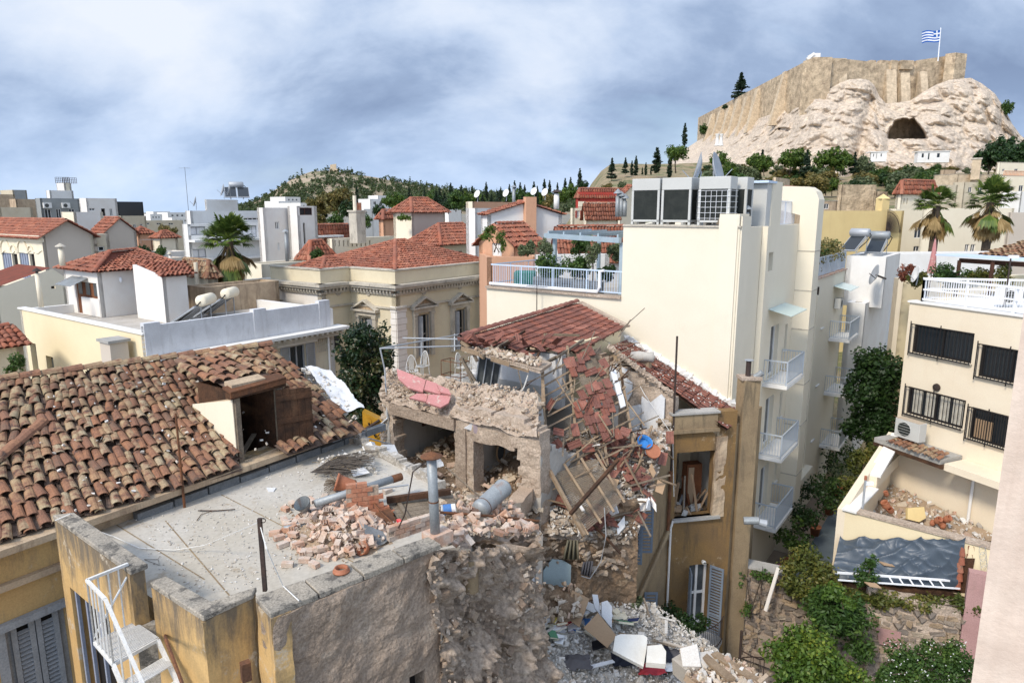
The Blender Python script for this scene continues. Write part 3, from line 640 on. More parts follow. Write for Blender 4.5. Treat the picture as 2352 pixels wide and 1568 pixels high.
# white scaffold sheds on the plateau, containers under the cave, two columns
sh=T('plateau_shed','white works shed with sloping crane arm on top of the fortress corner','shed',D(1875,134,362))
a=D(1866,134,360);b=D(1884,134,360);MB().prism([(a.x,a.y),(b.x,b.y),(b.x,b.y+6),(a.x,a.y+6)],a.z-1,a.z+2.4).build('cabin','white',sh);MB().beam(D(1853,137,360),D(1870,123,360),1.2,1.2).build('arm','white',sh)
for x0,x1,y0,y1,t_ in((2107,2180,349,368,'long white cabin on the terrace under the cave'),(2000,2036,350,366,'short white cabin among the trees below the cliff')):
 a=D(x0,y1,290);b=D(x1,y1,288);zz=D(x0,y0,290).z;t=T('site_cabin',t_,'cabin',(a+b)/2)
 L_=(b-a).xy.length;hs=[(L_*.12,L_*.2,a.z+.9,zz-.6),(L_*.32,L_*.38,a.z+.1,zz-.5),(L_*.6,L_*.7,a.z+.9,zz-.6)]
 wall_mesh(MB(),a,b,a.z-1,zz,3.5,hs).build('wall','white',t)
 for h in hs:window(t,a,b,h,'white','glass',.15,0,1,.1)
 MB().prism([(a.x-.3,a.y-.3),(b.x+.3,b.y-.3),(b.x+.3,b.y+4),(a.x-.3,a.y+4)],zz,zz+.3).build('roof','white',t)
for i,x in enumerate((1647,1656)):
 a=D(x,330,330);b=D(x,318,330);MB().lathe([(1.1,0),(1.1,.6),(.75,.7),(.62,b.z-a.z+2),(1.,b.z-a.z+2.6),(1.,b.z-a.z+3)],a-UP*1,10).build('marble_column','white',label='small white marble column standing on the rock slope',cat='column',group='columns on the rock slope',smooth=True)
 # wooded hill with a monument
HT=[(520,478),(560,470),(600,452),(640,428),(668,410),(690,400),(715,391),(745,389),(768,390),(800,394),(870,406),(950,421),(1020,431),(1100,440),(1200,446),(1350,450),(1500,455),(1640,470)]
def hl_fn(u,v):
 x=520+1120*u;y=492+(interp(HT,x)+3-492)*v;Y=620+330*v;p=D(x,y,Y);n=nz3(p,.012)*8*v*(1-v)*4;return(p.x,p.y-n*2,p.z+n*.3)
grid_mesh('wooded_hill',150,30,hl_fn,'hill_earth',kind='structure')
rng=np.random.default_rng(5);vs=[];fs=[];k=0
def blob(v_,f_):
 global k
 vs.append(v_);fs.append(f_+k);k+=len(v_)
for i in range(4800):
 u=rng.uniform(0,1);v=rng.uniform(0.02,1.0)**.8;x=520+1120*u
 if nz3((u*40,v*9,2),1.)>.18 and x<900 and v>.3:continue
 if 690<x<745 and v>.8 and rng.uniform()<.8:continue
 p=np.array(hl_fn(u,v));h=rng.uniform(3.2,7.5)*(1.0 if x>640 else .8);w=h*rng.uniform(.35,.55)
 if rng.uniform()<.12:w=h*.16;h*=1.6
 a,b=leaves(rng,[p+[0,0,h*.55],p+[w*.4,0,h*.45],p+[-w*.4,0,h*.5]],[[w*.7,w*.7,h*.42]]*3,20,1.15);blob(a,b)
npmesh('hill_wood',np.concatenate(vs),np.concatenate(fs),'leaf_hill' if 'leaf_hill' in M else leafmat('leaf_hill',(.03,.05,.022),(.065,.095,.034),(.135,.155,.05)),label='dense pine and cypress wood covering the far hill',cat='wood',kind='stuff')
mn=T('hill_monument','broken pale stone monument on the summit of the wooded hill','monument',D(766,392,945))
a=D(757,393,945);b=D(775,393,945);zt2=D(766,374,945).z
MB().prism([(a.x,a.y),(b.x,b.y),(b.x,b.y+6),(a.x,a.y+6)],a.z-4,a.z+3).build('plinth','acr_buttress',mn)
MB().prism([(a.x+1,a.y),(b.x-1.5,b.y),(b.x-2,b.y+4),(a.x+1,a.y+4)],a.z+3,lambda p:zt2-(abs(p[0]-(a.x+b.x)/2-1)*.5)).build('shaft','acr_buttress',mn)
# ================================================================ middle and far buildings
def pxhole(p0,p1,x0,y0,x1,y1,off=0.):
 ym=(y0+y1)/2;xm=(x0+x1)/2;a=W(x0,ym,p0,p1,off);b=W(x1,ym,p0,p1,off);o=V((p0[0],p0[1],0));d=(V((p1[0],p1[1],0))-o).normalized()
 return((V((a.x,a.y,0))-o).dot(d),(V((b.x,b.y,0))-o).dot(d),W(xm,y1,p0,p1,off).z,W(xm,y0,p0,p1,off).z)
def corners(cx,cy,Y,xl,xr,A=A0):
 c=D(cx,cy,Y);d1=V((math.cos(A),math.sin(A),0));d2=V((-math.sin(A),math.cos(A),0))
 l=c+d2*ext(c,d2,xl);r=c+d1*ext(c,d1,xr);return c,l,r,l+r-c
def roof_hip(t,c,l,r,b,zt,rh,over,m='tile_red',tw=.26,tl=.4,nind=0,base='tile_red_base'):
 e1=(l-c).normalized()*over;e2=(r-c).normalized()*over;z=V((0,0,zt-c.z));c,l,r,b=c-e1-e2+z,l+e1-e2+z,r-e1+e2+z,b+e1+e2+z
 L1=(l-c).length;L2=(r-c).length;k=min(L1,L2)/2
 if L1>=L2:m0=(c+r)/2+(l-c).normalized()*k;m1=(l+b)/2-(l-c).normalized()*k
 else:m0=(c+l)/2+(r-c).normalized()*k;m1=(r+b)/2-(r-c).normalized()*k
 m0=m0+UP*rh;m1=m1+UP*rh;tm=barrel(tw,tl)
 if L1>=L2:fl=[(l,c,m0,m1),(c,r,m0),(r,b,m1,m0),(b,l,m1)];hips=[(c,m0),(r,m0),(l,m1),(b,m1)]
 else:fl=[(l,c,m0),(c,r,m1,m0),(r,b,m1),(b,l,m0,m1)];hips=[(c,m0),(l,m0),(r,m1),(b,m1)]
 store=[]
 for i,q in enumerate(fl):
  if i<2:tile_face(t,q,tw,tl,m,tm,base,0,.35,store)
  else:MB().poly(*q).build('roof_deck',base,t)
 tiles(t,store,tm,m,nind)
 for a,q in hips+([(m0,m1)] if(m0-m1).length>.3 else[]):ridge(t,[a,q],tw*1.15,tl,m)
def roof_gable(t,c,l,r,b,zt,rh,over,along,m='tile_red',tw=.28,tl=.42,nind=0,base='tile_red_base'):
# along 'l': ridge runs with the left face (gable on the right face); 'r': the other way
 e1=(l-c).normalized()*over;e2=(r-c).normalized()*over;z=V((0,0,zt-c.z));tm=barrel(tw,tl);c0,l0,r0,b0=c+z,l+z,r+z,b+z
 k=rh*over/((r-c).length/2 if along=='l' else(l-c).length/2)*UP
 if along=='l':
  m0=(c0+r0)/2+UP*rh;m1=(l0+b0)/2+UP*rh;f1=(l0-e2-k+e1,c0-e2-k-e1,m0-e1,m1+e1);f2=(r0+e2-k-e1,b0+e2-k+e1,m1+e1,m0-e1);gb=[(c0,r0,m0),(b0,l0,m1)]
 else:
  m0=(c0+l0)/2+UP*rh;m1=(r0+b0)/2+UP*rh;f1=(c0-e1-k-e2,r0-e1-k+e2,m1+e2,m0-e2);f2=(b0+e1-k+e2,l0+e1-k-e2,m0-e2,m1+e2);gb=[(l0,c0,m0),(r0,b0,m1)]
 st=[];up=UP*.06
 tile_face(t,[q+up for q in f1],tw,tl,m,tm,base,0,.35,st);tile_face(t,[q+up for q in f2],tw,tl,m,tm,base,0,.35,st)
 tiles(t,st,tm,m,nind);ridge(t,[m0+UP*.08,m1+UP*.08],tw*1.2,tl,m);return gb
HS={}
def house(name,label,cx,cy,Y,xl,xr,z0,ml,mr=None,holes=(),roof='flat',rh=1.2,A=A0,over=.3,par=.35,cat='building',th=.3,nind=0,tw=.3,tl=.45,roof_m='roof_flat',frame_m='white',glass='glass',tm='tile_red',cop=None):
 c,l,r,b=corners(cx,cy,Y,xl,xr,A);zt=c.z;mr=mr or ml;t=T(name,label,cat,V(((c.x+b.x)/2,(c.y+b.y)/2,z0)));HL=[];HR=[]
 for h in holes:
  (HL if h[0]=='l' else HR).append((pxhole(l,c,*h[1:5]) if h[0]=='l' else pxhole(c,r,*h[1:5]))+(h[5:] or('w',)))
 wall_mesh(MB(),l,c,z0,zt,th,HL).build('wall',ml,t);e=(r-c).normalized()*th*1.0
 wall_mesh(MB(),c+e*.01,r,z0,zt-.002,th,HR).build('wall',mr,t)
 mb=MB();wall_mesh(mb,r,b,z0,zt-.004,th);wall_mesh(mb,b,l,z0,zt-.004,th);mb.build('wall',ml,t)
 for hs,p0,p1 in((HL,l,c),(HR,c,r)):
  for h in hs:
   k=h[4];wide=(h[1]-h[0])>1.9
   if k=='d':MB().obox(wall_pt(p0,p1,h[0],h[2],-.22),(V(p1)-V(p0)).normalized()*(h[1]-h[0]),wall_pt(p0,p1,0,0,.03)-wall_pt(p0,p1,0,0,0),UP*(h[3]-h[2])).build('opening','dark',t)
   else:
    w=window(t,p0,p1,h[:4],frame_m,glass,.1,3 if wide else 1,1,.07,sill=None)
    if k=='s':
     d=(V((p1.x,p1.y,0))-V((p0.x,p0.y,0))).normalized();n=V((d.y,-d.x,0));ww=(h[1]-h[0])/2
     for s0 in(h[0]-ww-.02,h[1]+.02):shutter_flat(t,wall_pt(p0,p1,s0,h[2],.06),d,ww,h[3]-h[2],h[5] if len(h)>5 else 'shutter_grey')
 mid=[c,r,b,l]
 if roof=='flat':
  ins=[q+((c+b)/2-q).normalized()*th*1.2 for q in mid];MB().poly(*[(q.x,q.y,zt-par) for q in ins]).build('flat_roof',roof_m,t)
  if cop:
   for p,q in((l,c),(c,r)):
    d=(q-p).normalized();n=V((d.y,-d.x,0));MB().obox(V((p.x,p.y,zt+.002))+n*.06-d*.05,d*((q-p).length+.1),-n*(th+.1),UP*.07).build('coping',cop,t)
 elif roof=='hip':roof_hip(t,c,l,r,b,zt,rh,over,tm,tw,tl,nind)
 elif roof in('gl','gr'):
  for g in roof_gable(t,c,l,r,b,zt,rh,over,roof[1],tm,tw,tl,nind):MB().poly(*g).build('gable',mr if roof=='gl' else ml,t)
 HS[label]=(t,c,l,r,b,zt);return t
def shutter_flat(parent,o,d,w,h,m):
# louvred leaf lying on the wall: stiles and rails with slats between
 d=V(d);n=V((d.y,-d.x,0));mb=MB();b=min(.07,w*.16);mb.obox(o,d*b,-n*.04,UP*h);mb.obox(o+d*(w-b),d*b,-n*.04,UP*h)
 for z in(0,h*.45,h-b):mb.obox(o+d*b+UP*z,d*(w-2*b),-n*.036,UP*b)
 s=mb.build('shutter',m,parent);k=max(6,int(h/.11));mb=MB()
 for i in range(k):mb.obox(o+d*b+UP*(h*i/k)-n*.03,d*(w-2*b),n*.022+UP*.02,UP*h/k*.55)
 mb.build('slats',m,s)['kind']='stuff';return s
 # ---- small roof-top things
def solar_heater(loc,rz,label,tank='paint_white',s=1.,n=2):
 t=T('solar_water_heater',label,'water heater',(0,0,0));f=MB()
 MB().lathe([(0,-.62),(.2,-.6),(.27,-.55),(.27,.55),(.2,.6),(0,.62)],(0,.55,1.25),14,(1,0,0)).build('tank',tank,t,smooth=True,local=True)
 for i in range(n):
  x=(i-(n-1)/2)*1.02-.48;a=V((x,-.95,.12));b=V((x,.45,1.0));nn=(b-a).cross(V((1,0,0))).normalized()
  p=MB().obox(a,V((.96,0,0)),b-a,-nn*.08).build('collector','metal_grey',t,local=True);o=a-nn*-.005;k=(b-a)
  MB().obox(a+k*.04+V((.04,0,0))+(nn if nn.z>0 else-nn)*.082,V((.88,0,0)),k*.92,(nn if nn.z>0 else-nn)*.006).build('glass_cover','glass',p,local=True)
 for x in(-.5,.5):
  f.beam((x,.5,0),(x,.5,1.0),.04,.04);f.beam((x,-.9,.06),(x,.5,.06),.04,.04);f.beam((x,-.9,.05),(x,.45,.95),.04,.04)
 f.build('stand','metal_grey',t,local=True);MB().tube([(.5,.6,1.3),(.75,.5,1.1),(.7,0,.7),(.55,-.6,.3)],.03).build('pipe','dark',t,local=True)
 t.location=loc;t.rotation_euler=(0,0,rz);t.scale=(s,)*3;return t
def dish(loc,aim,r,label,m='white',group=None,h=1.):
 t=T('satellite_dish',label,'satellite dish',loc,group);p=V(loc)+UP*h;a=V(aim).normalized()
 MB().lathe([(.02,0),(r*.5,r*.06),(r,r*.25),(r*1.02,r*.24),(r*.5,r*.03),(.02,-.03)],p,16,a).build('bowl',m,t,smooth=True)
 MB().cyl(loc,p-a*.05,.03,.03,6).build('mast','metal_grey',t);MB().tube([p-UP*r*.8+a*r*.2,p+a*r*1.0-UP*r*.2],.02,4).build('arm','metal_grey',t);return t
def antenna(loc,h,label,d=(1,0,0),group=None):
 t=T('tv_antenna',label,'antenna',loc,group);p=V(loc)+UP*h;d=V(d);e=V((-d.y,d.x,0))
 MB().cyl(loc,p,.022,.018,5).build('mast','iron',t);mb=MB().beam(p-d*.55-UP*.1,p+d*.55-UP*.1,.025,.025)
 for i in range(8):q=p+d*(-.5+i*.14)-UP*.1;mb.beam(q-e*.28,q+e*.28,.012,.012)
 mb.build('yagi','metal_grey',t);return t
def flue(loc,h,r,label,m='cream',cap='trim',group=None,cat='chimney',name='flue_pipe'):
 t=T(name,label,cat,loc,group);MB().cyl(loc,V(loc)+UP*h,r,r*.95,10).build('pipe',m,t,smooth=True)
 MB().lathe([(r*1.9,h+.10),(r*1.5,h+.16),(.01,h+.3)],loc,12).build('cap',cap,t);MB().cyl(V(loc)+UP*h,V(loc)+UP*(h+.14),r*.5,r*.5,6).build('cap_post',cap,t);return t
def ac_unit(o,d,label,s=1.,m='ac_body',group=None,top=None):
# outdoor unit, o = lower left corner of its front, d along the front
 d=V(d).normalized();n=V((d.y,-d.x,0));o=V(o);t=T('air_conditioner',label,'air conditioner',o+d*.4*s,group)
 MB().obox(o,d*.82*s,-n*.32*s,UP*.58*s).build('case',m,t,bev=.01);c=o+d*.32*s+UP*.29*s+n*.004
 MB().lathe([(.235*s,0),(.22*s,.012)],c,18,n).build('fan_ring',m,t);MB().lathe([(.001,.001),(.215*s,.001)],c,16,n).build('fan_opening','ac_dark',t)
 mb=MB()
 for i in range(5):mb.beam(c-d*.21*s+UP*(i-2)*.085*s+n*.016,c+d*.21*s+UP*(i-2)*.085*s+n*.016,.008,.01)
 mb.build('grille',m,t)
 if top:MB().obox(o+UP*.581*s+d*.01,d*.8*s,-n*.3*s,UP*.01).build('dirt',top,t)
 return t
 # ---- far left
house('concrete_block','bare brown concrete block far off at the edge of the roofs',-8,446,125,-60,34,0,'beige','stain_wall')
house('concrete_block','low beige block with flat rim behind the red ridge',-4,476,95,-80,74,0,'beige','beige')
house('concrete_block','peeling tan block joined to a grey rooftop storey',35,457,112,20,92,0,'stain_wall','stain_wall')
g=house('grey_building','grey rooftop storey with white framed windows and wall air conditioners',91,455,108,80,182,0,'grey_wall',None,[('r',103,480,118,503),('r',129,480,141,501),('r',158,480,172,496)])
for x in(101,144):q=W(x,478,HS['grey rooftop storey with white framed windows and wall air conditioners'][1],HS['grey rooftop storey with white framed windows and wall air conditioners'][3],.34);ac_unit(q,D1,'wall air conditioner above the windows of the grey storey',1.4,'white','air conditioners on the grey storey')
house('flat_block','low olive grey flat roofed block on the skyline',28,436,160,0,61,0,'beige','grey_wall',over=.4)
house('white_block','white rooftop block with a dark hatch and dish',113,437,120,105,168,0,'white','white')
wt=house('lift_tower','square white lift tower with a wire cage on top',146,420,122,129,163,0,'white_wall','cream')
a,b_=D(128,421,121),D(160,421,121);mb=MB()
for i in range(9):q=a+(b_-a)*i/8;mb.beam(q,q+UP*1.0,.05,.05);mb.beam(q+V((0,2,0)),q+V((0,2,1.)),.05,.05)
for z in(.1,.4,.7,1.):mb.beam(a+UP*z,b_+UP*z,.05,.05);mb.beam(a+UP*z+V((0,2,0)),b_+UP*z+V((0,2,0)),.05,.05)
mb.build('cage','iron',wt)
house('pink_white_block','pinkish white storey with brown doors and a stepped parapet',197,455,100,181,268,0,'white_wall','white_wall',[('r',205,478,218,484),('r',233,479,242,496,'d'),('r',252,479,259,496)])
house('glass_block','black glass clad block with plain sides on the skyline',268,463,150,262,328,0,'glass','glass')
house('office_block','grey beige office block with small dark windows',277,496,118,268,335,0,'beige','beige',[('r',306,515,313,525),('r',322,514,328,524)])
# gabled taupe houses
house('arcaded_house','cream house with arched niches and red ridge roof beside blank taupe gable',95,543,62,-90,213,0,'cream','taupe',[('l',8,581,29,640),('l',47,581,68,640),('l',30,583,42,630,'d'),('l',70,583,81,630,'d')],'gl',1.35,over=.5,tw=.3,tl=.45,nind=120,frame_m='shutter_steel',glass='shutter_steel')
hh=HS['cream house with arched niches and red ridge roof beside blank taupe gable']
for x0,x1 in((8,29),(47,68),(30,42),(70,81)):
 q=pxhole(hh[2],hh[1],x0,581,x1,640);mb=MB();c_=wall_pt(hh[2],hh[1],(q[0]+q[1])/2,q[3],.02);r_=(q[1]-q[0])/2+.12;d=(hh[1]-hh[2]).normalized()
 for i in range(8):
  t0=math.pi*i/8;t1=math.pi*(i+1)/8;mb.beam(c_+d*math.cos(t0)*r_+UP*math.sin(t0)*r_,c_+d*math.cos(t1)*r_+UP*math.sin(t1)*r_,.18,.14)
 mb.build('arch','cream',hh[0]);q2=MB()
for x in(2,27,60,85):
 q=W(x,575,hh[2],hh[1],.03);mb=MB();d=(hh[1]-hh[2]).normalized()
 for i in range(7):a=q+d*(i*.28-.9)-UP*(.25*math.sin(i/6*math.pi));mb.beam(a,a+d*.28-UP*(.25*(math.sin((i+1)/6*math.pi)-math.sin(i/6*math.pi)) if i<6 else 0),.08,.1)
 mb.build('swag','cream',hh[0])
for k_,y_ in((0,549),(.25,556)):
 p,q=hh[2],hh[1];d=(q-p).normalized();n=V((d.y,-d.x,0));MB().obox(W(95,y_,p,q)-d*11+n*(.3-k_*.5),d*11.3,-n*.3,UP*.3).build('cornice','cream',hh[0])
house('gabled_house','second blank taupe gable with a short red roof slope',240,534,70,209,313,0,'taupe','taupe',(),'gl',1.35,over=.25,tw=.3,tl=.45,nind=60)
house('stair_block','narrow stairwell with dark landing windows between two taupe gables',213,538,66,190,250,0,'taupe','beige',[('r',213,548,222,560),('r',214,566,240,577),('r',215,582,240,590)])
house('flat_block','flat beige stair top rising behind the taupe gables',168,487,76,140,236,0,'cream','white_wall')
# yellow gabled house, lower left
yh=house('yellow_gabled_house','pale yellow house with one tiny square window and a faded tile verge',-20,668,44,-60,155,-1,'cream','cream',[('r',117,651,127,663,'d')],over=.2)
hh=HS['pale yellow house with one tiny square window and a faded tile verge']
a=W(-20,668,hh[1],hh[3]);b_=W(120,617,hh[1],hh[3]);e_=W(155,640,hh[1],hh[3]);MB().poly(V((a.x,a.y,hh[5])),V((e_.x,e_.y,hh[5])),V((e_.x,e_.y,e_.z)),b_,V((a.x,a.y,a.z+.01))).build('gable','cream',yh)
n_=V((-D1.y,D1.x,0));tile_face(yh,[a-n_*-.25+UP*.05-V((0,0,0)),b_-n_*-.25+UP*.05,b_+n_*6+UP*.05,a+n_*6+UP*.05][::1],.3,.45,'tile_red')
flue(D(95,705,38),1.9,.13,'rust streaked flue pipe with cowl rising beside white parapet corner','cream','iron');flue(D(144,610,40),1.0,.16,'cream flue pipe with flat cone cap behind the penthouse roof','cream')
house('red_roof_shed','low shed with faded red roof beyond the rooftop corner',-30,800,33,-80,52,-1,'beige','beige',(),'gr',.7,tw=.3,tl=.45)
# orange houses, city beyond
house('peach_cottage','small orange cottage with red hip roof among the far trees',316,538,85,300,350,0,'peach','peach',[('r',318,548,325,560)],'hip',.8,tw=.35,tl=.5)
house('cream_cottage','small cream cottage with rusty roof beside the orange one',366,548,80,350,408,0,'cream','cream',(),'hip',.8,tw=.35,tl=.5)
for i,(x,y,Y,xl,xr,m_) in enumerate(((310,507,200,300,420,'beige'),(345,492,700,330,372,'white'),(385,488,800,360,430,'white'),(352,486,900,335,390,'white'),(395,500,420,372,436,'white'),(350,580,75,318,430,'white_wall'),(330,596,60,300,425,'taupe'),(640,462,500,607,668,'white'),(690,466,480,640,722,'white'),(655,452,620,620,690,'white'),(1410,461,260,1396,1440,'cream'),(960,463,420,915,1010,'cream'),(1030,458,520,990,1060,'white'))):
 w_=xr-xl;hs=[('r',x+(xr-x)*(.2+.25*j),y+5,x+(xr-x)*(.3+.25*j),y+9) for j in range(3)]
 house('far_block',['long grey beige roofline below the black glass block','tiny white block on the horizon below the dark cloud','white blocks of flats farthest out on the plain','pale slab block on the horizon','white flats with dark balconies in the plain','low white wall top behind the penthouse roof','taupe wall top behind the penthouse roof','white stepped block at the foot of the wooded hill','white block with dark rooms under the hill','small white villa low on the wooded hill','cream end wall beside the red villa','long cream villa under the cypress row','small white villa between the cypresses'][i],x,y,Y,xl,xr,-1.7,m_,m_,hs if Y>150 else(),over=.2,par=.2)
 # white flats close to the palm
wf=house('white_flats','white apartment building with rolled shutters and deep balconies beside palm',430,515,66,418,680,0,'white','white',[('r',432,520,472,540),('r',548,518,590,545),('r',440,572,474,592)],frame_m='shutter_grey',glass='parapet_grey')
house('white_flats_attic','white attic storey with curved awnings over the apartment building',436,484,72,425,610,0,'white','white',[('r',560,500,600,506)])
house('white_penthouse','white rooftop box carrying dishes and a solar heater',473,458,78,470,545,0,'white','white')
house('shaft_block','tall bare grey shaft wall with tiny windows beside the palm',603,477,60,590,682,0,'white_wall','white_wall',[('r',632,509,641,527),('r',637,558,642,574)])
sb=house('brown_loggia_block','pinkish block with dark glazed loggia and slit window',681,473,61,660,727,0,'white_wall','white_wall',[('r',684,477,717,494),('r',697,512,702,560,'d')],frame_m='wood_brown')
hh=HS['white apartment building with rolled shutters and deep balconies beside palm']
for y_ in(556,600):q=W(432,y_,hh[1],hh[3]);d=D1;n=V((d.y,-d.x,0));MB().obox(q,d*18,n*1.2,UP*.2).build('balcony_slab','white',wf)
mb=MB();q=W(545,556,hh[1],hh[3],1.15)
for i in range(30):mb.beam(q+D1*i*.15+UP*.2,q+D1*i*.15+UP*1.1,.03,.03)
mb.beam(q+UP*1.1,q+D1*4.4+UP*1.1,.05,.05);mb.build('railing','paint_white_clean',wf)
solar_heater(D(545,458,79),.4,'solar heater with tall tank on the white rooftop box','metal_grey',1.3)
for i,(x,y,r_) in enumerate(((515,457,.7),(529,457,.65),(451,483,.6))):dish(D(x,y,76),(-.85,-.45,.3),r_,'satellite dish on white rooftop box skyline','metal_grey','dishes on the white rooftop',.9)
antenna(D(433,484,74),4.5,'tall lattice antenna mast on white flats')
house('tiled_shed','small shed roofed in mottled old tiles next to palm',478,640,44,412,500,3,'cream','cream',(),'hip',1.1,tm='tile_old',tw=.26,tl=.4,nind=120,over=.2)
house('low_wall_block','low peach roof terrace wall streaked with black stains',470,660,41,430,640,3,'stain_wall','stain_wall',par=.5)
house('low_wall_block','pale yellow rooftop wall with metal flue in front of shaft block',600,607,52,560,760,3,'cream','cream')
flue(D(660,600,47),1.9,.12,'ribbed metal flue standing on pale yellow wall','galv','galv')
# chimney and balustrade building, tower house
bb=house('balustrade_building','cream building with slotted parapet and a big square chimney',762,548,60,752,910,2,'cream','cream',[('r',768+i*10,552,771+i*10,566,'d') for i in range(9)],par=.9)
c4=D(822,545,61);t=T('square_chimney','square weathered chimney with pots on slotted parapet building','chimney',c4);MB().box(c4-UP*.5,1.0,1.0,2.7,D1).build('shaft','trim',t);MB().box(c4+UP*2.2,1.2,1.2,.15,D1).build('cap','trim',t);MB().cyl(c4+UP*2.35-D1*.2,c4+UP*3.6-D1*.2,.16,.16).build('pot','cream',t);MB().cyl(c4+UP*2.35+D1*.3,c4+UP*3.0+D1*.3,.2,.2).build('pot','brick_red',t)
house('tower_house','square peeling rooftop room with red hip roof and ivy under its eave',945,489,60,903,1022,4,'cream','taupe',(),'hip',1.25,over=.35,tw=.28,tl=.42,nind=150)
house('red_roof_house','low house with small red roof and dentils between trees',725,546,78,722,800,0,'cream','cream',(),'gr',1.3,tw=.35,tl=.5)
house('red_roof_house','dark red roof low beside the pinkish block',712,598,56,690,765,0,'beige','beige',(),'hip',1.5,tw=.32,tl=.48)
house('pink_roof_house','salmon walled house with red roof behind the peeling rooftop room',880,505,75,870,925,0,'peach','peach',(),'hip',1.,tw=.35,tl=.5)
for i,(x,y,Y,xl,xr) in enumerate(((850,457,210,822,915),(868,449,230,845,900),(932,465,200,900,1010),(836,480,190,822,856))):
 house('white_villa',['white villa with terraces in front of the wooded hill','white roof storey stepping up below the wooded hill','long cream villa with shuttered windows below the hill','little white house with brown roof edge below the villas'][i],x,y,Y,xl,xr,-1.7,'white','white',[('r',x+8,y+6,x+14,y+13),('r',x+22,y+6,x+28,y+13),('r',x+36,y+6,x+42,y+13)] if i!=3 else[('r',x+4,y+6,x+8,y+11)],par=.3)
 # gabled white house with chimney wall, peach house, behind the hotel terrace
wg=house('white_gabled_house','white gabled house with a tall peach chimney breast up its gable',1119,494,50,1105,1291,3,'white','white',(),'gl',.85,over=.25,A=rad(24),tw=.28,tl=.42,nind=100)
hh=HS['white gabled house with a tall peach chimney breast up its gable'];q=W(1202,535,hh[1],hh[3],.01);d=(hh[3]-hh[1]).normalized();n=V((d.y,-d.x,0))
MB().obox(q,d*.85,n*.45,UP*(D(1202,461,49).z-q.z+.3)).build('chimney_breast','peach',wg)
house('peach_house','peach walled house with red tile roof, white door and climbing vine',1180,560,42,1100,1240,3,'peach','peach',[('l',1130,547,1152,588)],'gr',1.1,over=.35,tw=.26,tl=.4,nind=200,frame_m='white',glass='white')
house('white_wall_block','plain white wall end with wavy tile coping',1091,478,55,1070,1128,3,'white','white');house('flat_peach_block','long pale peach roof terrace with dishes and pipe rails',1085,463,66,1070,1215,3,'cream','peach')
flue(D(1180,478,58),1.6,.14,'grey flue with round cowl on peach roof terrace','galv','galv');flue(D(1278,480,47),1.0,.19,'thick white chimney with dark cowl on white gabled house','white','iron')
for x,y in((1163,462),(1227,458),(1252,460),(1097,464)):dish(D(x,y,64),(-.7,-.7,.4),.36,'white satellite dish on pale peach roof terrace','white','dishes on the peach terrace',.7)
rh_=house('red_villa','red neoclassical villa with cream corner bands and green shutters',1328,455,105,1322,1452,5,'red_wall','red_wall',[('r',1338,463,1346,473,'s','green_cover'),('r',1368,463,1378,472,'s','green_cover'),('r',1400,463,1408,476,'s','green_cover')],'hip',1.4,A=rad(20),over=.1,tw=.4,tl=.6)
hh=HS['red neoclassical villa with cream corner bands and green shutters'];d=(hh[3]-hh[1]).normalized();n=V((d.y,-d.x,0));MB().obox(hh[1]+n*.05-UP*1.3,d*10,n*.1,UP*.8).build('band','cream',rh_);MB().obox(hh[1]+n*.06-UP*6,d*.6,n*.1,UP*4.6).build('pilaster','cream',rh_)
MB().obox(hh[1]+n*.07+UP*0,d*10,-n*.25,UP*.9).build('parapet','red_wall',rh_)
house('cream_cottage','cream cottage with dark red shutters under the red villa',1315,478,84,1310,1345,5,'cream','cream',[('r',1325,484,1332,500,'s','red_wall')],A=rad(25),glass='white');house('tiled_cottage','low cottage with brown tile roof and red door under the red villa',1346,488,82,1340,1420,5,'cream','cream',[('r',1376,490,1384,506)],'gr',1.0,A=rad(25),tw=.35,tl=.5,tm='tile_red',glass='red_wall',frame_m='red_wall')
house('cream_gable','cream gable with orange roof beside the red villa',1425,452,95,1418,1470,5,'cream','cream',(),'gl',1.5,tw=.4,tl=.6)
house('roof_terrace_block','cluttered cream roof terrace with dark railing behind the pergola',1292,520,62,1286,1425,3,'cream','cream',A=rad(20),par=.1)
house('red_roof_house','broad red tile roof sloping under the pergola beams',1290,585,50,1270,1440,3,'white','white',(),'gr',1.9,A=rad(22),over=.3,tw=.28,tl=.42,nind=150)
house('curved_white_wall','long white garden wall rising behind hotel terrace shrubs',1235,586,40,1228,1400,4,'white','white',A=rad(17),par=.8);house('peach_wall','low salmon terrace wall with white end pier',1118,590,40,1100,1236,4,'peach','peach',A=rad(10),par=.8)
# ---- right side, below the rock
yw=house('yellow_long_wall','long blank yellow wall of a hall with a square turret',1858,484,62,1850,2077,2,'yellow_wall','yellow_wall',A=rad(16),par=.3)
hh=HS['long blank yellow wall of a hall with a square turret'];d=(hh[3]-hh[1]).normalized();n=V((d.y,-d.x,0));q=W(2025,486,hh[1],hh[3],0);MB().obox(q+UP*.01,d*.8,-n*.8,UP*1.15).build('turret','yellow_wall',yw);MB().lathe([(.66,1.15),(.01,1.6)],q+d*.4-n*.4+UP*.01,4).build('turret_roof','yellow_wall',yw)
fg=T('fan_grille','black radiating fan shaped spike grille on end of yellow wall','grille',W(2035,534,hh[1],hh[3],.2));mb=MB();o=W(2034,534,hh[1],hh[3],.3)
for i in range(26):t0=math.pi/2*i/25;mb.beam(o,o+d*math.cos(t0)*1.75+UP*math.sin(t0)*2.1,.025,.025)
mb.build('spike','iron',fg)['kind']='stuff';mb=MB()
for i in range(12):t0=math.pi/2*i/12;t1=math.pi/2*(i+1)/12;mb.beam(o+d*math.cos(t0)*1.55+UP*math.sin(t0)*1.85,o+d*math.cos(t1)*1.55+UP*math.sin(t1)*1.85,.04,.04)
mb.build('rim','iron',fg)
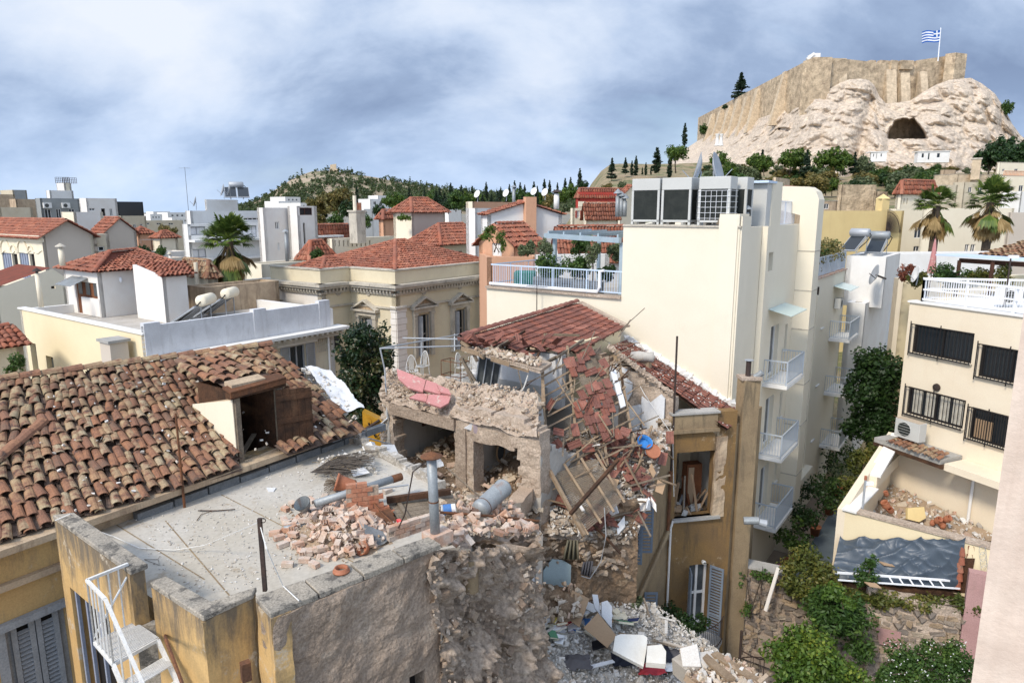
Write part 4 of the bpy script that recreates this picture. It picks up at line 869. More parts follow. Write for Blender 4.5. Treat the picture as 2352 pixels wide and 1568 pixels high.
house('stone_ruin','roofless rubble stone house wall among the hillside shrubs',1934,424,150,1925,2014,8,'acr_wall','acr_wall',A=rad(12));house('stone_ruin','lower stone shoulder of the ruined house',2012,440,148,2008,2040,8,'acr_wall','acr_wall',A=rad(12))
house('tan_low_building','low tan building with grey windows and weathered cornice',1790,461,95,1780,1924,5,'stain_wall','stain_wall',[('r',1852,468,1873,481),('r',1893,468,1904,480),('r',1833,459,1850,466)],A=rad(18),cop='trim')
house('little_kiosk','tiny tan roof kiosk with red pyramid roof',1805,446,110,1800,1836,8,'stain_wall','stain_wall',(),'hip',1.2,tw=.35,tl=.5)
house('white_terrace_house','white terraced house end at the foot of the slope',1742,430,130,1735,1790,8,'white','white');house('stone_house_end','bare stone house end above white terraces',1782,407,140,1775,1815,8,'acr_buttress','acr_buttress')
ch=house('cream_mansion','cream mansion with moulded string course and tall shuttered window',2058,480,72,2040,2215,2,'cream','cream',[('r',2101,512,2118,547),('r',2098,565,2112,578)],A=rad(20))
house('cream_mansion_attic','octagonal cream attic with red pyramid roof over the mansion',2070,447,76,2058,2150,6,'cream','cream',[('r',2075,456,2078,469,'d'),('r',2082,456,2085,469,'d')],'hip',1.5,A=rad(24),over=.2,tw=.35,tl=.5)
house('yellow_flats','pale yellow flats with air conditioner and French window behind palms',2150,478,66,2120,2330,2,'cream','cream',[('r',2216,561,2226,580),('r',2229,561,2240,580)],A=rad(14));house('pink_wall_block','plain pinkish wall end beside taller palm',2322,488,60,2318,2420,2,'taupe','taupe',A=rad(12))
for i,(x,y,Y,xl,xr,m_,hl) in enumerate(((2200,400,150,2145,2310,'acr_buttress',[]),(2168,390,158,2160,2196,'stain_wall',[]),(2076,413,140,2070,2110,'stain_wall',[]),(2297,373,155,2290,2380,'cream',[('r',2302,388,2308,394),('r',2330,388,2338,394)]),(2305,404,140,2270,2420,'cream',[('r',2318,428,2326,440),('r',2340,426,2350,440)]),(2215,418,132,2190,2300,'beige',[('r',2224,430,2232,442),('r',2246,430,2256,442)]),(2120,424,120,2090,2200,'beige',[]),(2345,440,110,2300,2420,'white',[]))):
 house('hillside_house',['long pale stone terrace house below the rock foot','bare brick stair top on pale terrace house','ruined brown gable wall with broken tiles','cream top storey with small windows nearest the rock','cream house with terracotta balustrade high under the rock','beige walled house with dark square windows','plain beige wall behind the mansion roof','bright white wall with a plant on top'][i],x,y,Y,xl,xr,4,m_,m_,[h for h in hl],A=rad(15),cop='trim' if i in(0,3,4) else None)
hh=HS['cream house with terracotta balustrade high under the rock'];d=(hh[3]-hh[1]).normalized();mb=MB()
for i in range(60):q=hh[1]+d*i*.35-V((0,0,0));mb.cyl(q+UP*.05,q+UP*.9,.1,.07,6)
mb.beam(hh[1]+UP*.95,hh[1]+d*21+UP*.95,.2,.12);mb.build('balustrade','peach',hh[0])
cm=D(2240,402,150);t=T('house_chimney','square tan chimney stack on pale terrace house','chimney',cm);MB().box(cm-UP*1,1.6,1.6,4.2,D1).build('shaft','acr_buttress',t);MB().box(cm+UP*3.2,1.9,1.9,.3,D1).build('cap','trim',t)
# white building close to hotel, flat roofs with heaters
wb=house('white_party_wall','bright white blank wall with dish and cable, shaded grey side',2036,590,42,1945,2068,10.1,'white','white_wall',A=rad(52))
hh=HS['bright white blank wall with dish and cable, shaded grey side']
house('grey_return','grey shaded return wall at foot of bright white wall',1988,697,41.5,1946,2066,-1,'white','white_wall',A=rad(52),par=.05)
q=W(2008,640,hh[2],hh[1],.05) if False else D(2022,637,42.6)
house('white_roof_terrace','long white roof terrace with pipes behind bright white wall',2035,583,48,1990,2330,2,'white','white',A=rad(8),par=.3)
solar_heater(D(2040,587,45),-.9,'dark grey solar heater lying low beside roof hedge','metal_grey',1.0,1).location=D(1962,580,44)
solar_heater(D(2012,585,45),-.7,'silver solar heater on white roof next to dark one','galv',1.0,1)
sp=T('satellite_dish','satellite dish on bracket arm across bright white wall','satellite dish',D(2025,633,41.0));MB().lathe([(.02,0),(.3,.04),(.62,.16),(.63,.15),(.3,.0),(.02,-.03)],D(2013,632,41),16,(-.92,.22,.3)).build('bowl','metal_grey',sp,smooth=True);MB().cyl(D(2013,632,41.0),D(2034,640,42.3),.06).build('bracket','iron',sp);MB().tube([D(2012,640,40.8),D(1997,628,40.3)],.025).build('arm','iron',sp)
# ================================================================ yellow and white house with penthouse
c=D(331,769,31);l=c+D2*ext(c,D2,45);r=c+D1*ext(c,D1,764);b=l+r-c;zr=c.z;zl=W(517,797,c,r).z;zp=W(331,750,c,r).z
yb=T('yellow_white_house','pale yellow and white house with flat roof, grey parapet and tiled penthouse','house',(c+b)/2-UP*((c.z+b.z)/2))
hs=[pxhole(l,c,73,789,86,859),pxhole(l,c,108,819,124,862)]
wall_mesh(MB(),l,c,-1.7,zr,.3,hs).build('wall','pale_yellow',yb)
for h in hs:MB().obox(wall_pt(l,c,h[0],h[2],-.28),-D2*(h[1]-h[0]),V((0,0,0))+(wall_pt(l,c,0,0,.02)-wall_pt(l,c,0,0)),UP*(h[3]-h[2])).build('slit_window','glass_dim',yb)
hw=pxhole(c,r,668,792,704,905);wall_mesh(MB(),c+D1*.02,r,-1.7,zl,.3,[hw]).build('wall','beige',yb)
mb=MB();wall_mesh(mb,r,b,-1.7,zr-.01,.3);wall_mesh(mb,b,l,-1.7,zr-.01,.3);mb.build('wall','white',yb)
N1=V((D1.y,-D1.x,0));Lr=(r-c).length
MB().obox(c+D1*.1+N1*.75+UP*(zl-c.z),D1*(Lr+.5),-N1*1.1,UP*.16).build('ledge','white',yb);MB().obox(c+D1*.1+N1*.45+UP*(zl-c.z-.35),D1*(Lr+.2),-N1*.44,UP*.34).build('cornice','trim',yb)
mb=MB()
for i in range(26):mb.obox(c+D1*(Lr-9+i*.36)+N1*.72+UP*(zl-c.z-.12),D1*.14,-N1*.26,UP*.11)
mb.build('dentils','trim',yb)['kind']='stuff'
pp=MB();pp.obox(c+UP*(zl+.17-c.z),D1*(Lr-.4),-N1*.22,UP*(zp-zl-.17));pp.build('parapet','parapet_grey',yb)
for s in(0,Lr*.52,Lr-1.0):
 MB().obox(c+D1*s+N1*.05+UP*(zl+.17-c.z),D1*.75,-N1*.34,UP*(zp-zl-.17+.14)).build('pier','parapet_grey',yb)
MB().obox(l+V((0,0,.002))+D2*.1+V((D2.y,-D2.x,0))*-.08,-D2*((l-c).length+.1),V((D2.y,-D2.x,0))*.42,UP*.08).build('coping','white',yb)
MB().poly(*[(q.x,q.y,9.86) for q in(c+D1*.3+D2*.3,r-D1*.3+D2*.3,b-D1*.3-D2*.3,l+D1*.3-D2*.3)]).build('flat_roof','roof_flat',yb)
q=W(45,705,l,c)
# window with open shutters under the ledge
ww=window(yb,c,r,hw,'shutter_grey','glass',.16,1,2,.08)
for s0,sg in((hw[0]-.62,-1),(hw[1]+.02,1)):shutter_flat(yb,wall_pt(c,r,s0,hw[2],.07),D1,.6,hw[3]-hw[2],'shutter_grey')
MB().obox(wall_pt(c,r,hw[0]-.8,hw[3]+.05,.12),D1*(hw[1]-hw[0]+1.6),-N1*.12,UP*.16).build('window_head','white',yb);mb=MB()
for s0 in(hw[0]-2.0,hw[1]+.8):
 for i in range(8):
  for j in range(5):mb.obox(wall_pt(c,r,s0+i*.14,hw[3]-.65+j*.16,.05),D1*.06,-N1*.05,UP*.11)
mb.build('lattice_frieze','trim',yb)['kind']='stuff'
MB().cyl(wall_pt(c,r,Lr-.5,-1.6,.1),wall_pt(c,r,Lr-.5,zl-.3,.1),.06).build('downpipe','white',yb)
q=W(276,834,l,c,.3);chm=T('square_chimney','stubby plastered chimney with dark slab cap beside yellow wall','chimney',q-UP*1);MB().obox(q-UP*1,-D2*1.0,V((D2.y,-D2.x,0))*-.8,UP*2.2).build('shaft','taupe',chm);MB().obox(q+D2*.1+UP*1.2-V((D2.y,-D2.x,0))*-.1,-D2*1.2,V((D2.y,-D2.x,0))*-1.0,UP*.12).build('cap','slab',chm)
# penthouse
c,l,r,b=corners(222,625,39.5,145,326);zt=c.z;ph=T('penthouse','white penthouse with red hip roof, brown door and corrugated door hood','penthouse',V(((c.x+b.x)/2,(c.y+b.y)/2,9.87)))
hd=pxhole(l,c,176,648,221,724);hd=(hd[0],(l-c).length-.04,9.9,hd[3])
wall_mesh(MB(),l,c,9.87,zt,.25,[hd]).build('wall','white_wall',ph);wall_mesh(MB(),c+D1*.01,r,9.87,zt-.002,.25).build('wall','white_wall',ph);mb=MB();wall_mesh(mb,r,b,9.87,zt-.01,.25);wall_mesh(mb,b,l,9.87,zt-.01,.25);mb.build('wall','white_wall',ph)
N2=V((-D1.x,-D1.y,0));MB().obox(wall_pt(l,c,hd[0],9.9,-.14),-D2*(hd[1]-hd[0]),N2*.05,UP*(hd[3]-9.9)).build('door','wood_door',ph)
for i in range(3):
 w_=(hd[1]-hd[0])/3;MB().obox(wall_pt(l,c,hd[0]+w_*i+w_*.25,11.1,-.085),-D2*w_*.5,N2*.02,UP*.75).build('door_pane','glass_dim',ph)
MB().obox(wall_pt(l,c,hd[0]+.75,9.9,.04),-D2*(hd[1]-hd[0]-.75),-N2*.16,UP*1.05).build('half_wall','white_wall',ph)
mb=MB();a=wall_pt(l,c,hd[0]-.2,hd[3]+.25,.02)
for i in range(16):
 p=a-D2*(i*.13);n_=N2*1.0-UP*.42;mb.poly(p,p-D2*.065+UP*.045,p-D2*.065+UP*.045+n_,p+n_);mb.poly(p-D2*.065+UP*.045,p-D2*.13,p-D2*.13+n_,p-D2*.065+UP*.045+n_)
mb.build('door_hood','galv',ph)
c2=D(372,637,37.6);r2=c2+D1*ext(c2,D1,428);l2=c2+D2*3.2
wall_mesh(MB(),l2,c2,9.87,c2.z,.2,top=lambda t:c2.z+.55*(1-t)).build('wall','white_wall',ph);wall_mesh(MB(),c2+D1*.01,r2,9.87,c2.z-.002,.2).build('wall','white_wall',ph)
up=.12;e0=V((l.x,l.y,zt))+D2*.35-D1*.35;e1=V((c.x,c.y,zt))-D2*.35-D1*.35;e2=V((r2.x,r2.y,zt))+D1*.35+(c-c).normalized()-D2*.0;rr=D(252,578,42.5);r3=D(314,574,45.5);zz=(rr.z+r3.z)/2;rr.z=r3.z=zz;st=[]
e2=e1+D1*ext(e1,D1,428);tm_=barrel(.26,.4);e3=V((c2.x,c2.y,c2.z+.05))-D2*.3-D1*.2;e4=V((r2.x,r2.y,c2.z+.05))-D2*.3+D1*.3;k_=e1+D1*ext(e1,D1,330)
tile_face(ph,[e0,e1,rr],.26,.4,'tile_red',tm_,'tile_red_base',0,.35,st);tile_face(ph,[e1,e2,r3+(e2-e2),rr],.26,.4,'tile_red',tm_,'tile_red_base',0,.35,st);tile_face(ph,[e3,e4,e2+UP*.3+D2*.2,k_+UP*.2+D2*.2],.26,.4,'tile_red',tm_,'tile_red_base',0,.35,st)
tiles(ph,st,tm_,'tile_red',300);ridge(ph,[e1,rr],.3,.4,'tile_red');ridge(ph,[e0,rr],.3,.4,'tile_red');ridge(ph,[rr,r3],.3,.4,'tile_red');ridge(ph,[e2,r3],.3,.4,'tile_red')
q=W(277,640,c,r,.12);MB().lathe([(.01,.1),(.07,.05),(.09,-.1),(.05,-.22),(.01,-.25)],q,8).build('wall_lamp','paint_white_clean',ph)
bx=G(410,708,9.86);st_=T('roof_hutch','low white hutch with corrugated lid against the penthouse','hutch',bx);MB().obox(bx,D1*3.2,D2*1.6,UP*.85).build('wall','white_wall',st_);MB().obox(bx-D1*.2-D2*.2+UP*.86,D1*3.5,D2*2+UP*.25,UP*.06).build('lid','galv',st_)
flue(G(400,690,9.9)+V((0,0,.5)),2.6,.1,'slim white flue pipe on penthouse hutch','white');pc=G(458,705,9.86);t=T('pipe_chimney','white square pier with buff flue on rooftop','chimney',pc);MB().box(pc,.75,.75,1.3,D1).build('pier','white',t);MB().cyl(pc+UP*1.3,pc+UP*2.9,.14,.13,10).build('flue','cream',t)
antenna(G(362,700,9.87),4.4,'thin antenna mast beside penthouse wing')
h1=G(452,748,9.87);solar_heater(h1,A0-math.pi/2+.25-1.2,'buff solar heater with tank nearest the grey parapet','cream',1.15);solar_heater(G(508,728,9.87),A0-math.pi/2+.25-1.2,'buff solar heater farther from grey parapet with black pipes','cream',1.15)
q=G(545,700,9.87);t=T('roof_shed','low rooftop shed with grey sheet roof by stained wall','shed',q);MB().obox(q,D1*5,D2*3,UP*.9).build('wall','white_wall',t);MB().obox(q-D1*.3-D2*.3+UP*.92,D1*5.6,D2*3.6+UP*.3,UP*.06).build('sheet_roof','galv',t)
# ================================================================ neoclassical house
c=D(907,622.7,45);l=c+D2*ext(c,D2,803);r=c+D1*ext(c,D1,1160);c2=l+D1*ext(l,D1,735);l2=c2+D2*ext(c2,D2,620);zt=c.z
ne=T('neoclassical_house','two wing neoclassical house with red hip roof, dentil cornice and pedimented windows','house',V(((c.x+l2.x)/2,(c.y+l2.y)/2+6,-1.7)))
path=[l2,c2,l,c,r]
holesR=[pxhole(c,r,957,722,986,815),pxhole(c,r,1042,711,1068,800)];holesL=[pxhole(l,c,832,730,860,815)]
for i,(p,q) in enumerate(zip(path[:-1],path[1:])):
 hs=holesR if i==3 else holesL if i==2 else[]
 wall_mesh(MB(),p,q,-1.7,zt-.85,.4,hs).build('wall','white_wall' if i==0 else 'neo_wall',ne)
 d=(q-p).normalized();n=V((d.y,-d.x,0));L=(q-p).length
 wall_mesh(MB(),V(p)+n*.01,V(q)+n*.01,zt-.849,zt,.3).build('parapet','neo_wall',ne)
 e0=-.62 if i in(0,3) or True else 0
 in0=i==2;k0=.62 if i in(0,1,3) else-.62;k1=.62 if i in(0,2) else(-.62 if i==1 else .0);k0={0:.62,1:.62,2:-.62,3:.62}[i];k1={0:.62,1:-.62,2:.62,3:0}[i]
 for dz,pr,hh_ in((-1.07,1.0,.2),(-1.24,.78,.17),(-1.62,.25,.14),(-2.55,.22,.12)):
  f_=pr/1.0*.62/.62;o=V(p)+UP*(zt+dz-p.z)-d*(k0*pr*.98)+n*pr*.62;MB().obox(o,d*(L+(k0+k1)*pr*.98),-n*pr*.615,UP*hh_).build('cornice' if dz>-1.6 else 'string_course','trim',ne)
 mb=MB();nd=int(L/.3)
 for j in range(nd):mb.obox(V(p)+UP*(zt-1.46-p.z)+d*(j*L/nd+.08)+n*.34,d*.14,-n*.33,UP*.2)
 mb.build('dentils','trim',ne)['kind']='stuff'
 MB().obox(V(p)+UP*(zt+.002-p.z)-d*.05+n*.08,d*(L+.1),-n*.45,UP*.09).build('coping','trim',ne)
for j in range(24):
 z=zt-2.75-j*.42
 if z<2:break
 w_=.95 if j%2==0 else .85;MB().obox(c+UP*(z-c.z)+N1*.06,D1*w_,-N1*.12,UP*.39).build('quoin','white_wall',ne);MB().obox(c+UP*(z-c.z)+D2*.01-D1*.05,D2*w_*.55,D1*.1,UP*.39).build('quoin','white_wall',ne)
def pediment_window(p,q,h,k=1.):
 a,b_,z0,z1=h;d=(V((q[0],q[1],0))-V((p[0],p[1],0))).normalized();n=V((d.y,-d.x,0));m_=(a+b_)/2;w_=(b_-a)/2
 wd_=window(ne,p,q,h,'trim','glass',.25,1,2,.08)
 for s in(a-.36,b_+.06):
  MB().obox(wall_pt(p,q,s,z0-.1,.2),d*.30,-n*.2,UP*(z1-z0+.12)).build('pilaster','trim',ne);MB().obox(wall_pt(p,q,s-.05,z1+.02,.26),d*.40,-n*.26,UP*.14).build('capital','trim',ne)
  mb=MB()
  for i in range(4):mb.obox(wall_pt(p,q,s+.03+i*.068,z0,.215),d*.035,-n*.02,UP*(z1-z0-.05))
  mb.build('fluting','trim',ne)
 MB().obox(wall_pt(p,q,a-.42,z1+.165,.22),d*(b_-a+.84),-n*.22,UP*.3).build('lintel','trim',ne);MB().obox(wall_pt(p,q,a-.62,z1+.47,.42),d*(b_-a+1.24),-n*.42,UP*.12).build('pediment_base','trim',ne)
 zb=z1+.59;W_=w_+.62
 for sg in(-1,1):
  e=wall_pt(p,q,m_+sg*W_,zb+.03,.2);t_=wall_pt(p,q,m_,zb+.66,.2);MB().beam(e,t_,.42,.11,n.cross(t_-e)).build('raking_cornice','trim',ne)
 MB().poly(wall_pt(p,q,m_-W_*.8,zb,.06),wall_pt(p,q,m_+W_*.8,zb,.06),wall_pt(p,q,m_,zb+.55,.06)).build('tympanum','stain_wall',ne)
 for s,dd in((a+.1,1),(b_-.1,-1)):MB().obox(wall_pt(p,q,s,z0,-.05),(d*.25*dd+n*.35),n.cross(UP)*.03,UP*(z1-z0-.05)).build('open_leaf','shutter_grey',ne)
for h in holesR:pediment_window(c,r,h)
for h in holesL:pediment_window(l,c,h)
hx=pxhole(c2,l,762,745,778,800);MB().obox(wall_pt(c2,l,hx[0],hx[2],.06),D1*(hx[1]-hx[0]),-N1*.05,UP*(hx[3]-hx[2])).build('window','glass',ne)
for p,q,x,y in((c2,l,777,671),(l,c,846,671),(c,r,973,669),(c,r,1056,657)):
 o=W(x,y,p,q,.02);d=(V(q)-V(p)).normalized();n=V((d.y,-d.x,0));MB().lathe([(.24,0),(.24,.06),(.17,.08),(.14,.03),(.08,.03),(.06,.09),(.01,.1)],o,14,n).build('medallion','trim',ne)
ci=c+D1*.35+D2*.35;li=ci+D2*ext(ci,D2,700);ri=ci+D1*ext(ci,D1,1128)
roof_hip(ne,ci,li,ri,li+ri-ci,zt-.06,1.75,.1,'tile_red',.25,.38,300)
cw=c2+D1*.4+D2*.4;roof_hip(ne,cw,cw+D2*ext(cw,D2,655),cw+D1*4.5,cw+D1*4.5+D2*ext(cw,D2,655),zt-.16,.8,.05,'tile_red',.25,.38,60)
MB().poly(*[(q.x,q.y,zt-.3) for q in(l2,c2,l,c,r,r+D2*16,l2+D1*3)]).build('gutter_roof','roof_flat',ne)
house('rear_wing','rear wing with own red hip roof and dentil eave behind neoclassical house',1012,564,57,938,1128,2,'neo_wall','neo_wall',[('r',1042,577,1062,588,'d')],'hip',1.7,over=.35,tw=.26,tl=.4,nind=250)
# ================================================================ hotel
HC=D(1700,523,24.7);zt=HC.z;HA=HC+D2*ext(HC,D2,1432);pl=W(1118,665,HC,HA);zd=W(1132,662,HC,HA).z;HL=HC+D2*ext(V((HC.x,HC.y,zd)),D2,1118)
ho=T('cream_hotel','tall cream hotel with blank front wall, lower roof terrace and balconied side','hotel',(HC.x+1,HC.y+6,-.6));NF=V((-D1.x,-D1.y,0))
wall_mesh(MB(),HL,HA,-1.7,zd,.35).build('terrace_wall','cream_hotel',ho);wall_mesh(MB(),HA,HC,-1.7,zt,.35).build('front_wall','cream_hotel',ho)
T1=HC+D1*9.94;T2=HC+D1*20.4;zw=W(1853,650,HC,T2).z
def cpx(x,z):return ext(V((HC.x,HC.y,z)),D1,x)
slabs=[8.85,5.65,2.45];hs=[]
for z in slabs+[12.05]:
 if z<12:hs.append((4.9,6.2,z+.05,z+2.3))
 if z<12:hs.append((7.25,7.65,z+.9,z+2.1))
hs2=[(17.6,19.0,z+.05,z+2.35) for z in slabs]+[(11.2,11.75,z+.9,z+2.1) for z in slabs]+[(14.6,15.2,z+.9,z+2.1) for z in slabs]
h3=pxhole(HC,T2,1764,580,1775,622);sl_=[(1.1,1.22,9.5,12.0),(1.1,1.22,5.5,7.5)]
wall_mesh(MB(),HC+D1*.01,T1,-1.7,zt-.001,.35,hs+[h3]+sl_).build('side_wall','cream_hotel',ho);wall_mesh(MB(),T1+D1*.001,T2,-1.7,zw,.35,hs2).build('wing_wall','cream_hotel',ho)
B1_=HC+D2*11.2;mb=MB();wall_mesh(mb,T2,T2+D2*12,-1.7,zw,.35);wall_mesh(mb,T1+V((0,0,0)),T1+D2*8,zw-1,zt-.01,.3);wall_mesh(mb,T1+D2*8,HA+D1*.35,zw-1,zt-.01,.3);mb.build('rear_wall','cream_hotel',ho)
MB().poly(*[(q.x,q.y,zt-.12) for q in(HC+D1*.3+D2*.3,T1-D1*.2+D2*.3,T1+D2*8,HA+D1*.3-D2*.3)]).build('tower_roof','roof_flat',ho)
MB().poly(*[(q.x,q.y,zd-.25) for q in(HA+D1*.2,HL+D1*.2,HL+D1*9,HA+D1*9)]).build('terrace_deck','roof_flat',ho);MB().poly(*[(q.x,q.y,zw-.3) for q in(T1+D2*.3,T2+D2*.3,T2+D2*8,T1+D2*8)]).build('wing_deck','roof_flat',ho)
MB().obox(HL+UP*(zd-HL.z+.001)+NF*.12,-D2*((HL-HA).xy.length),-NF*.5,UP*.1).build('terrace_coping','mortar',ho);MB().obox(HA+UP*(zt-HA.z+.001)+NF*.06,-D2*((HC-HA).xy.length+.05),-NF*.4,UP*.06).build('roof_edge','trim',ho)
MB().obox(HC+D2*.75+NF*.07-UP*16,-D2*.68,-NF*.069,UP*16.35).build('corner_strip','cream_hotel',ho);MB().obox(HC+D1*.05+N1*.06-UP*16,D1*1.0,-N1*.059,UP*16.4).build('corner_strip','cream_hotel',ho);MB().obox(HC+UP*.06+D2*.74+NF*.06,-D2*.72,-NF*1.1,UP*.42).build('corner_post','cream_hotel',ho)
for h in hs:
 if h[1]-h[0]>1:window(ho,HC,T2,h,'white','glass_dim',.2,1,1,.07)
 else:window(ho,HC,T2,h,'white','glass_dim',.2,0,1,.05,sill='white')
for h in hs2:window(ho,HC,T2,h,'white','glass_dim',.2,1 if h[1]-h[0]>1 else 0,1,.06,sill=None if h[1]-h[0]>1 else 'white')
window(ho,HC,T2,h3,'cream_hotel','glass_dim',.25,0,1,.05)
for h in sl_:MB().obox(wall_pt(HC,T2,h[0],h[2],-.15),D1*(h[1]-h[0]),N1*.02,UP*(h[3]-h[2])).build('slit_window','glass_dim',ho)
def balcony(s0,s1,z,dp):
 t=MB().obox(wall_pt(HC,T2,s0,z-.16,dp),D1*(s1-s0),-N1*(dp-.002),UP*.16).build('balcony','white',ho);r_=MB();b_=MB()
 P=[wall_pt(HC,T2,s0+.04,z,.02),wall_pt(HC,T2,s0+.04,z,dp-.05),wall_pt(HC,T2,s1-.04,z,dp-.05),wall_pt(HC,T2,s1-.04,z,.02)]
 for p,q in zip(P[:-1],P[1:]):
  r_.beam(p+UP*1.0,q+UP*1.0,.05,.05);r_.beam(p+UP*.1,q+UP*.1,.03,.03);n=max(2,int((q-p).length/.11))
  for i in range(n+1):k=p+(q-p)*i/n;b_.beam(k+UP*.1,k+UP*.98,.016,.016)
 for p in P[1:3]:r_.beam(p,p+UP*1.0,.045,.045)
 r_.build('handrail','rail_grey',t);b_.build('balusters','rail_grey',t)['kind']='stuff'
for z in slabs:balcony(4.2,7.0,z,1.0);balcony(17.0,19.8,z,1.1)
for s0,s1,z,dp in((4.3,6.9,11.75,.95),(17.1,19.7,11.6,.9)):MB().obox(wall_pt(HC,T2,s0,z,dp),D1*(s1-s0),-N1*(dp-.01)+UP*.22,UP*.025).build('glass_canopy','glass_green',ho)
# ventilation duct with bent head, slim pipes
dk=MB();s0,s1,dp=8.35,9.45,.75;dk.obox(wall_pt(HC,T2,s0,-.6,dp),D1*(s1-s0),-N1*(dp-.003),UP*(zt+1.0));dk.build('duct','cream_hotel',ho)
mb=MB();z0=zt+.4;pr=[(dp,z0),(dp,z0+.7),(dp-.15,z0+1.05),(dp-.45,z0+1.25),(-.7,z0+1.3),(-1.2,z0+1.3),(-1.2,z0+.3),(0,z0)]
A_=[wall_pt(HC,T2,s0,z,o) for o,z in pr];B_=[wall_pt(HC,T2,s1,z,o) for o,z in pr];k=len(pr)
for i in range(k):mb.poly(A_[i],B_[i],B_[(i+1)%k],A_[(i+1)%k])
mb.poly(*A_[::-1]);mb.poly(*B_);mb.build('duct_head','cream_hotel',ho)
for z in(14.2,12.4,10.6,8.0,6.0,3.5):MB().obox(wall_pt(HC,T2,s0-.02,z,dp+.02),D1*(s1-s0+.04),-N1*dp,UP*.04).build('duct_joint','trim',ho)
MB().obox(wall_pt(HC,T2,2.7,-.6,.22),D1*.35,-N1*.21,UP*(zt+.6)).build('pipe_casing','cream_hotel',ho);MB().cyl(wall_pt(HC,T2,3.25,-.6,.05),wall_pt(HC,T2,3.25,zt,.05),.04).build('downpipe','iron',ho);MB().obox(wall_pt(HC,T2,12.6,-.6,.16),D1*.3,-N1*.15,UP*(zw-.2)).build('pipe_casing','cream_hotel',ho);MB().cyl(wall_pt(HC,T2,13.1,-.6,.05),wall_pt(HC,T2,13.1,zw-.4,.05),.045).build('downpipe','iron',ho)
MB().obox(wall_pt(HC,T2,9.6,2.2,.5),D1*3.6,-N1*.49,UP*.25).build('entrance_ledge','cream_hotel',ho);ac_unit(wall_pt(HC,T2,17.6,10.5,.35),D1,'wall air conditioner under glass canopy at hotel wing corner',1.)
# roof plant
sh=T('lift_house','blue grey metal clad lift house with cream side wall on hotel roof','rooftop room',HC+D1*3.2+D2*1.2+UP*.05);a=HC+D1*3.2+D2*.05
MB().obox(a+UP*-.1,D1*2.0,D2*3.5,UP*1.75).build('room','ac_body',sh);MB().obox(a+UP*-.05+D1*.6+N1*.03,D1*1.42,-N1*.3,UP*1.8).build('side_wall','cream_hotel',sh);MB().obox(a+D2*3.6-D1*.25+UP*1.66,-D2*3.7,D1*1.2,UP*.09).build('sheet_roof','rail_blue',sh)
def vrf(p,label,mesh=False,w=1.18,dp=.78,h=1.75):
# tall outdoor unit: metal posts and top box, dark coil sides
 t=T('roof_air_conditioner',label,'air conditioner',p);d=-D2;e=D1
 MB().obox(p+UP*.1,d*w,e*dp,UP*.08).build('base','ac_body',t);MB().obox(p+UP*(h-.45),d*w,e*dp,UP*.45).build('top_box','ac_body',t,bev=.015)
 MB().obox(p+d*.03+e*.03+UP*.18,d*(w-.06),e*(dp-.06),UP*(h-.631)).build('coil','ac_dark',t)
 for i,j in((0,0),(1,0),(0,1),(1,1)):MB().obox(p+d*(w-.09)*i+e*(dp-.09)*j+(d*.002 if i else-d*.002)+UP*.0,d*.09,e*.09,UP*(h-.45)).build('post','ac_body',t)
 MB().obox(p+d*.2+e*.1,d*.1,e*.6,UP*.1).build('foot','trim',t);MB().obox(p+d*(w-.3)+e*.1,d*.1,e*.6,UP*.1).build('foot','trim',t)
 if mesh:
  mb=MB()
  for i in range(6):mb.beam(p+d*(.09+i*.2)+UP*.18-e*.03,p+d*(.09+i*.2)+UP*(h-.5)-e*.03,.012,.012)
  for i in range(6):mb.beam(p+UP*(.25+i*.2)-e*.03,p+d*w+UP*(.25+i*.2)-e*.03,.012,.012);mb.beam(p+d*(w+.03)+UP*(.25+i*.2),p+d*(w+.03)+e*dp+UP*(.25+i*.2),.012,.012)
  mb.build('guard_mesh','paint_white_clean',t)['kind']='stuff'
 return t
for x,lb,ms,back in((1449,'tall air conditioner with dark coil standing at roof corner of hotel',False,.35),(1517,'tall air conditioner with dark coil standing second from roof corner',False,.3),(1601,'white air conditioner behind wire guard mesh on hotel roof',True,.25),(1640,'air conditioner half hidden behind the wire mesh one',False,1.3),(1572,'air conditioner set back between two front units',False,1.7)):
 p=HC+D2*ext(HC,D2,x)+D1*back+UP*.07;p=p+D2*(ext(p,D2,x));vrf(p,lb,ms)
for x,am in((1607,(-.95,.2,.25)),(1640,(.9,-.5,.3))):dish(D(x,418,29.5),am,.75,'big satellite dish seen edge on behind hotel air conditioners','metal_grey','dishes behind the hotel units',.45)
for i,x in enumerate((1418,1426,1434)):flue(D(x,498,29),.85-.1*i,.1,'galvanised flue in a row of three at hotel roof edge','galv','galv','flues at the hotel roof edge')
flue(D(1712,512,26.2),.4,.12,'short metal flue with cone cap on hotel corner','galv','galv');pal=D(1670,516,25.4);t=T('board_stack','small stack of boards beside wire mesh unit','boards',pal)
for i in range(4):MB().box(pal+UP*i*.05,.7-.06*i,.4,.045,-D2).build('plank','wood_grey',t)
def railing(name,label,P,h,m,gap,post=1.5,bot=.12,r=.04,cat='railing',group=None,mid=None):
 t=T(name,label,cat,P[0],group);hr=MB();ba=MB()
 for p,q in zip(P[:-1],P[1:]):
  p=V(p);q=V(q);hr.beam(p+UP*h,q+UP*h,r*1.3,r*1.3);hr.beam(p+UP*bot,q+UP*bot,r,r);n=max(2,int((q-p).length/gap))
  if mid:hr.beam(p+UP*mid,q+UP*mid,r,r)
  for i in range(n+1):k=p+(q-p)*i/n;ba.beam(k+UP*bot,k+UP*(h-.01),.016,.016)
  k_=max(1,round((q-p).length/post))
  for i in range(k_+1):k=p+(q-p)*i/k_;hr.beam(k,k+UP*h,r,r)
 hr.build('rails',m,t);ba.build('balusters',m,t)['kind']='stuff';return t
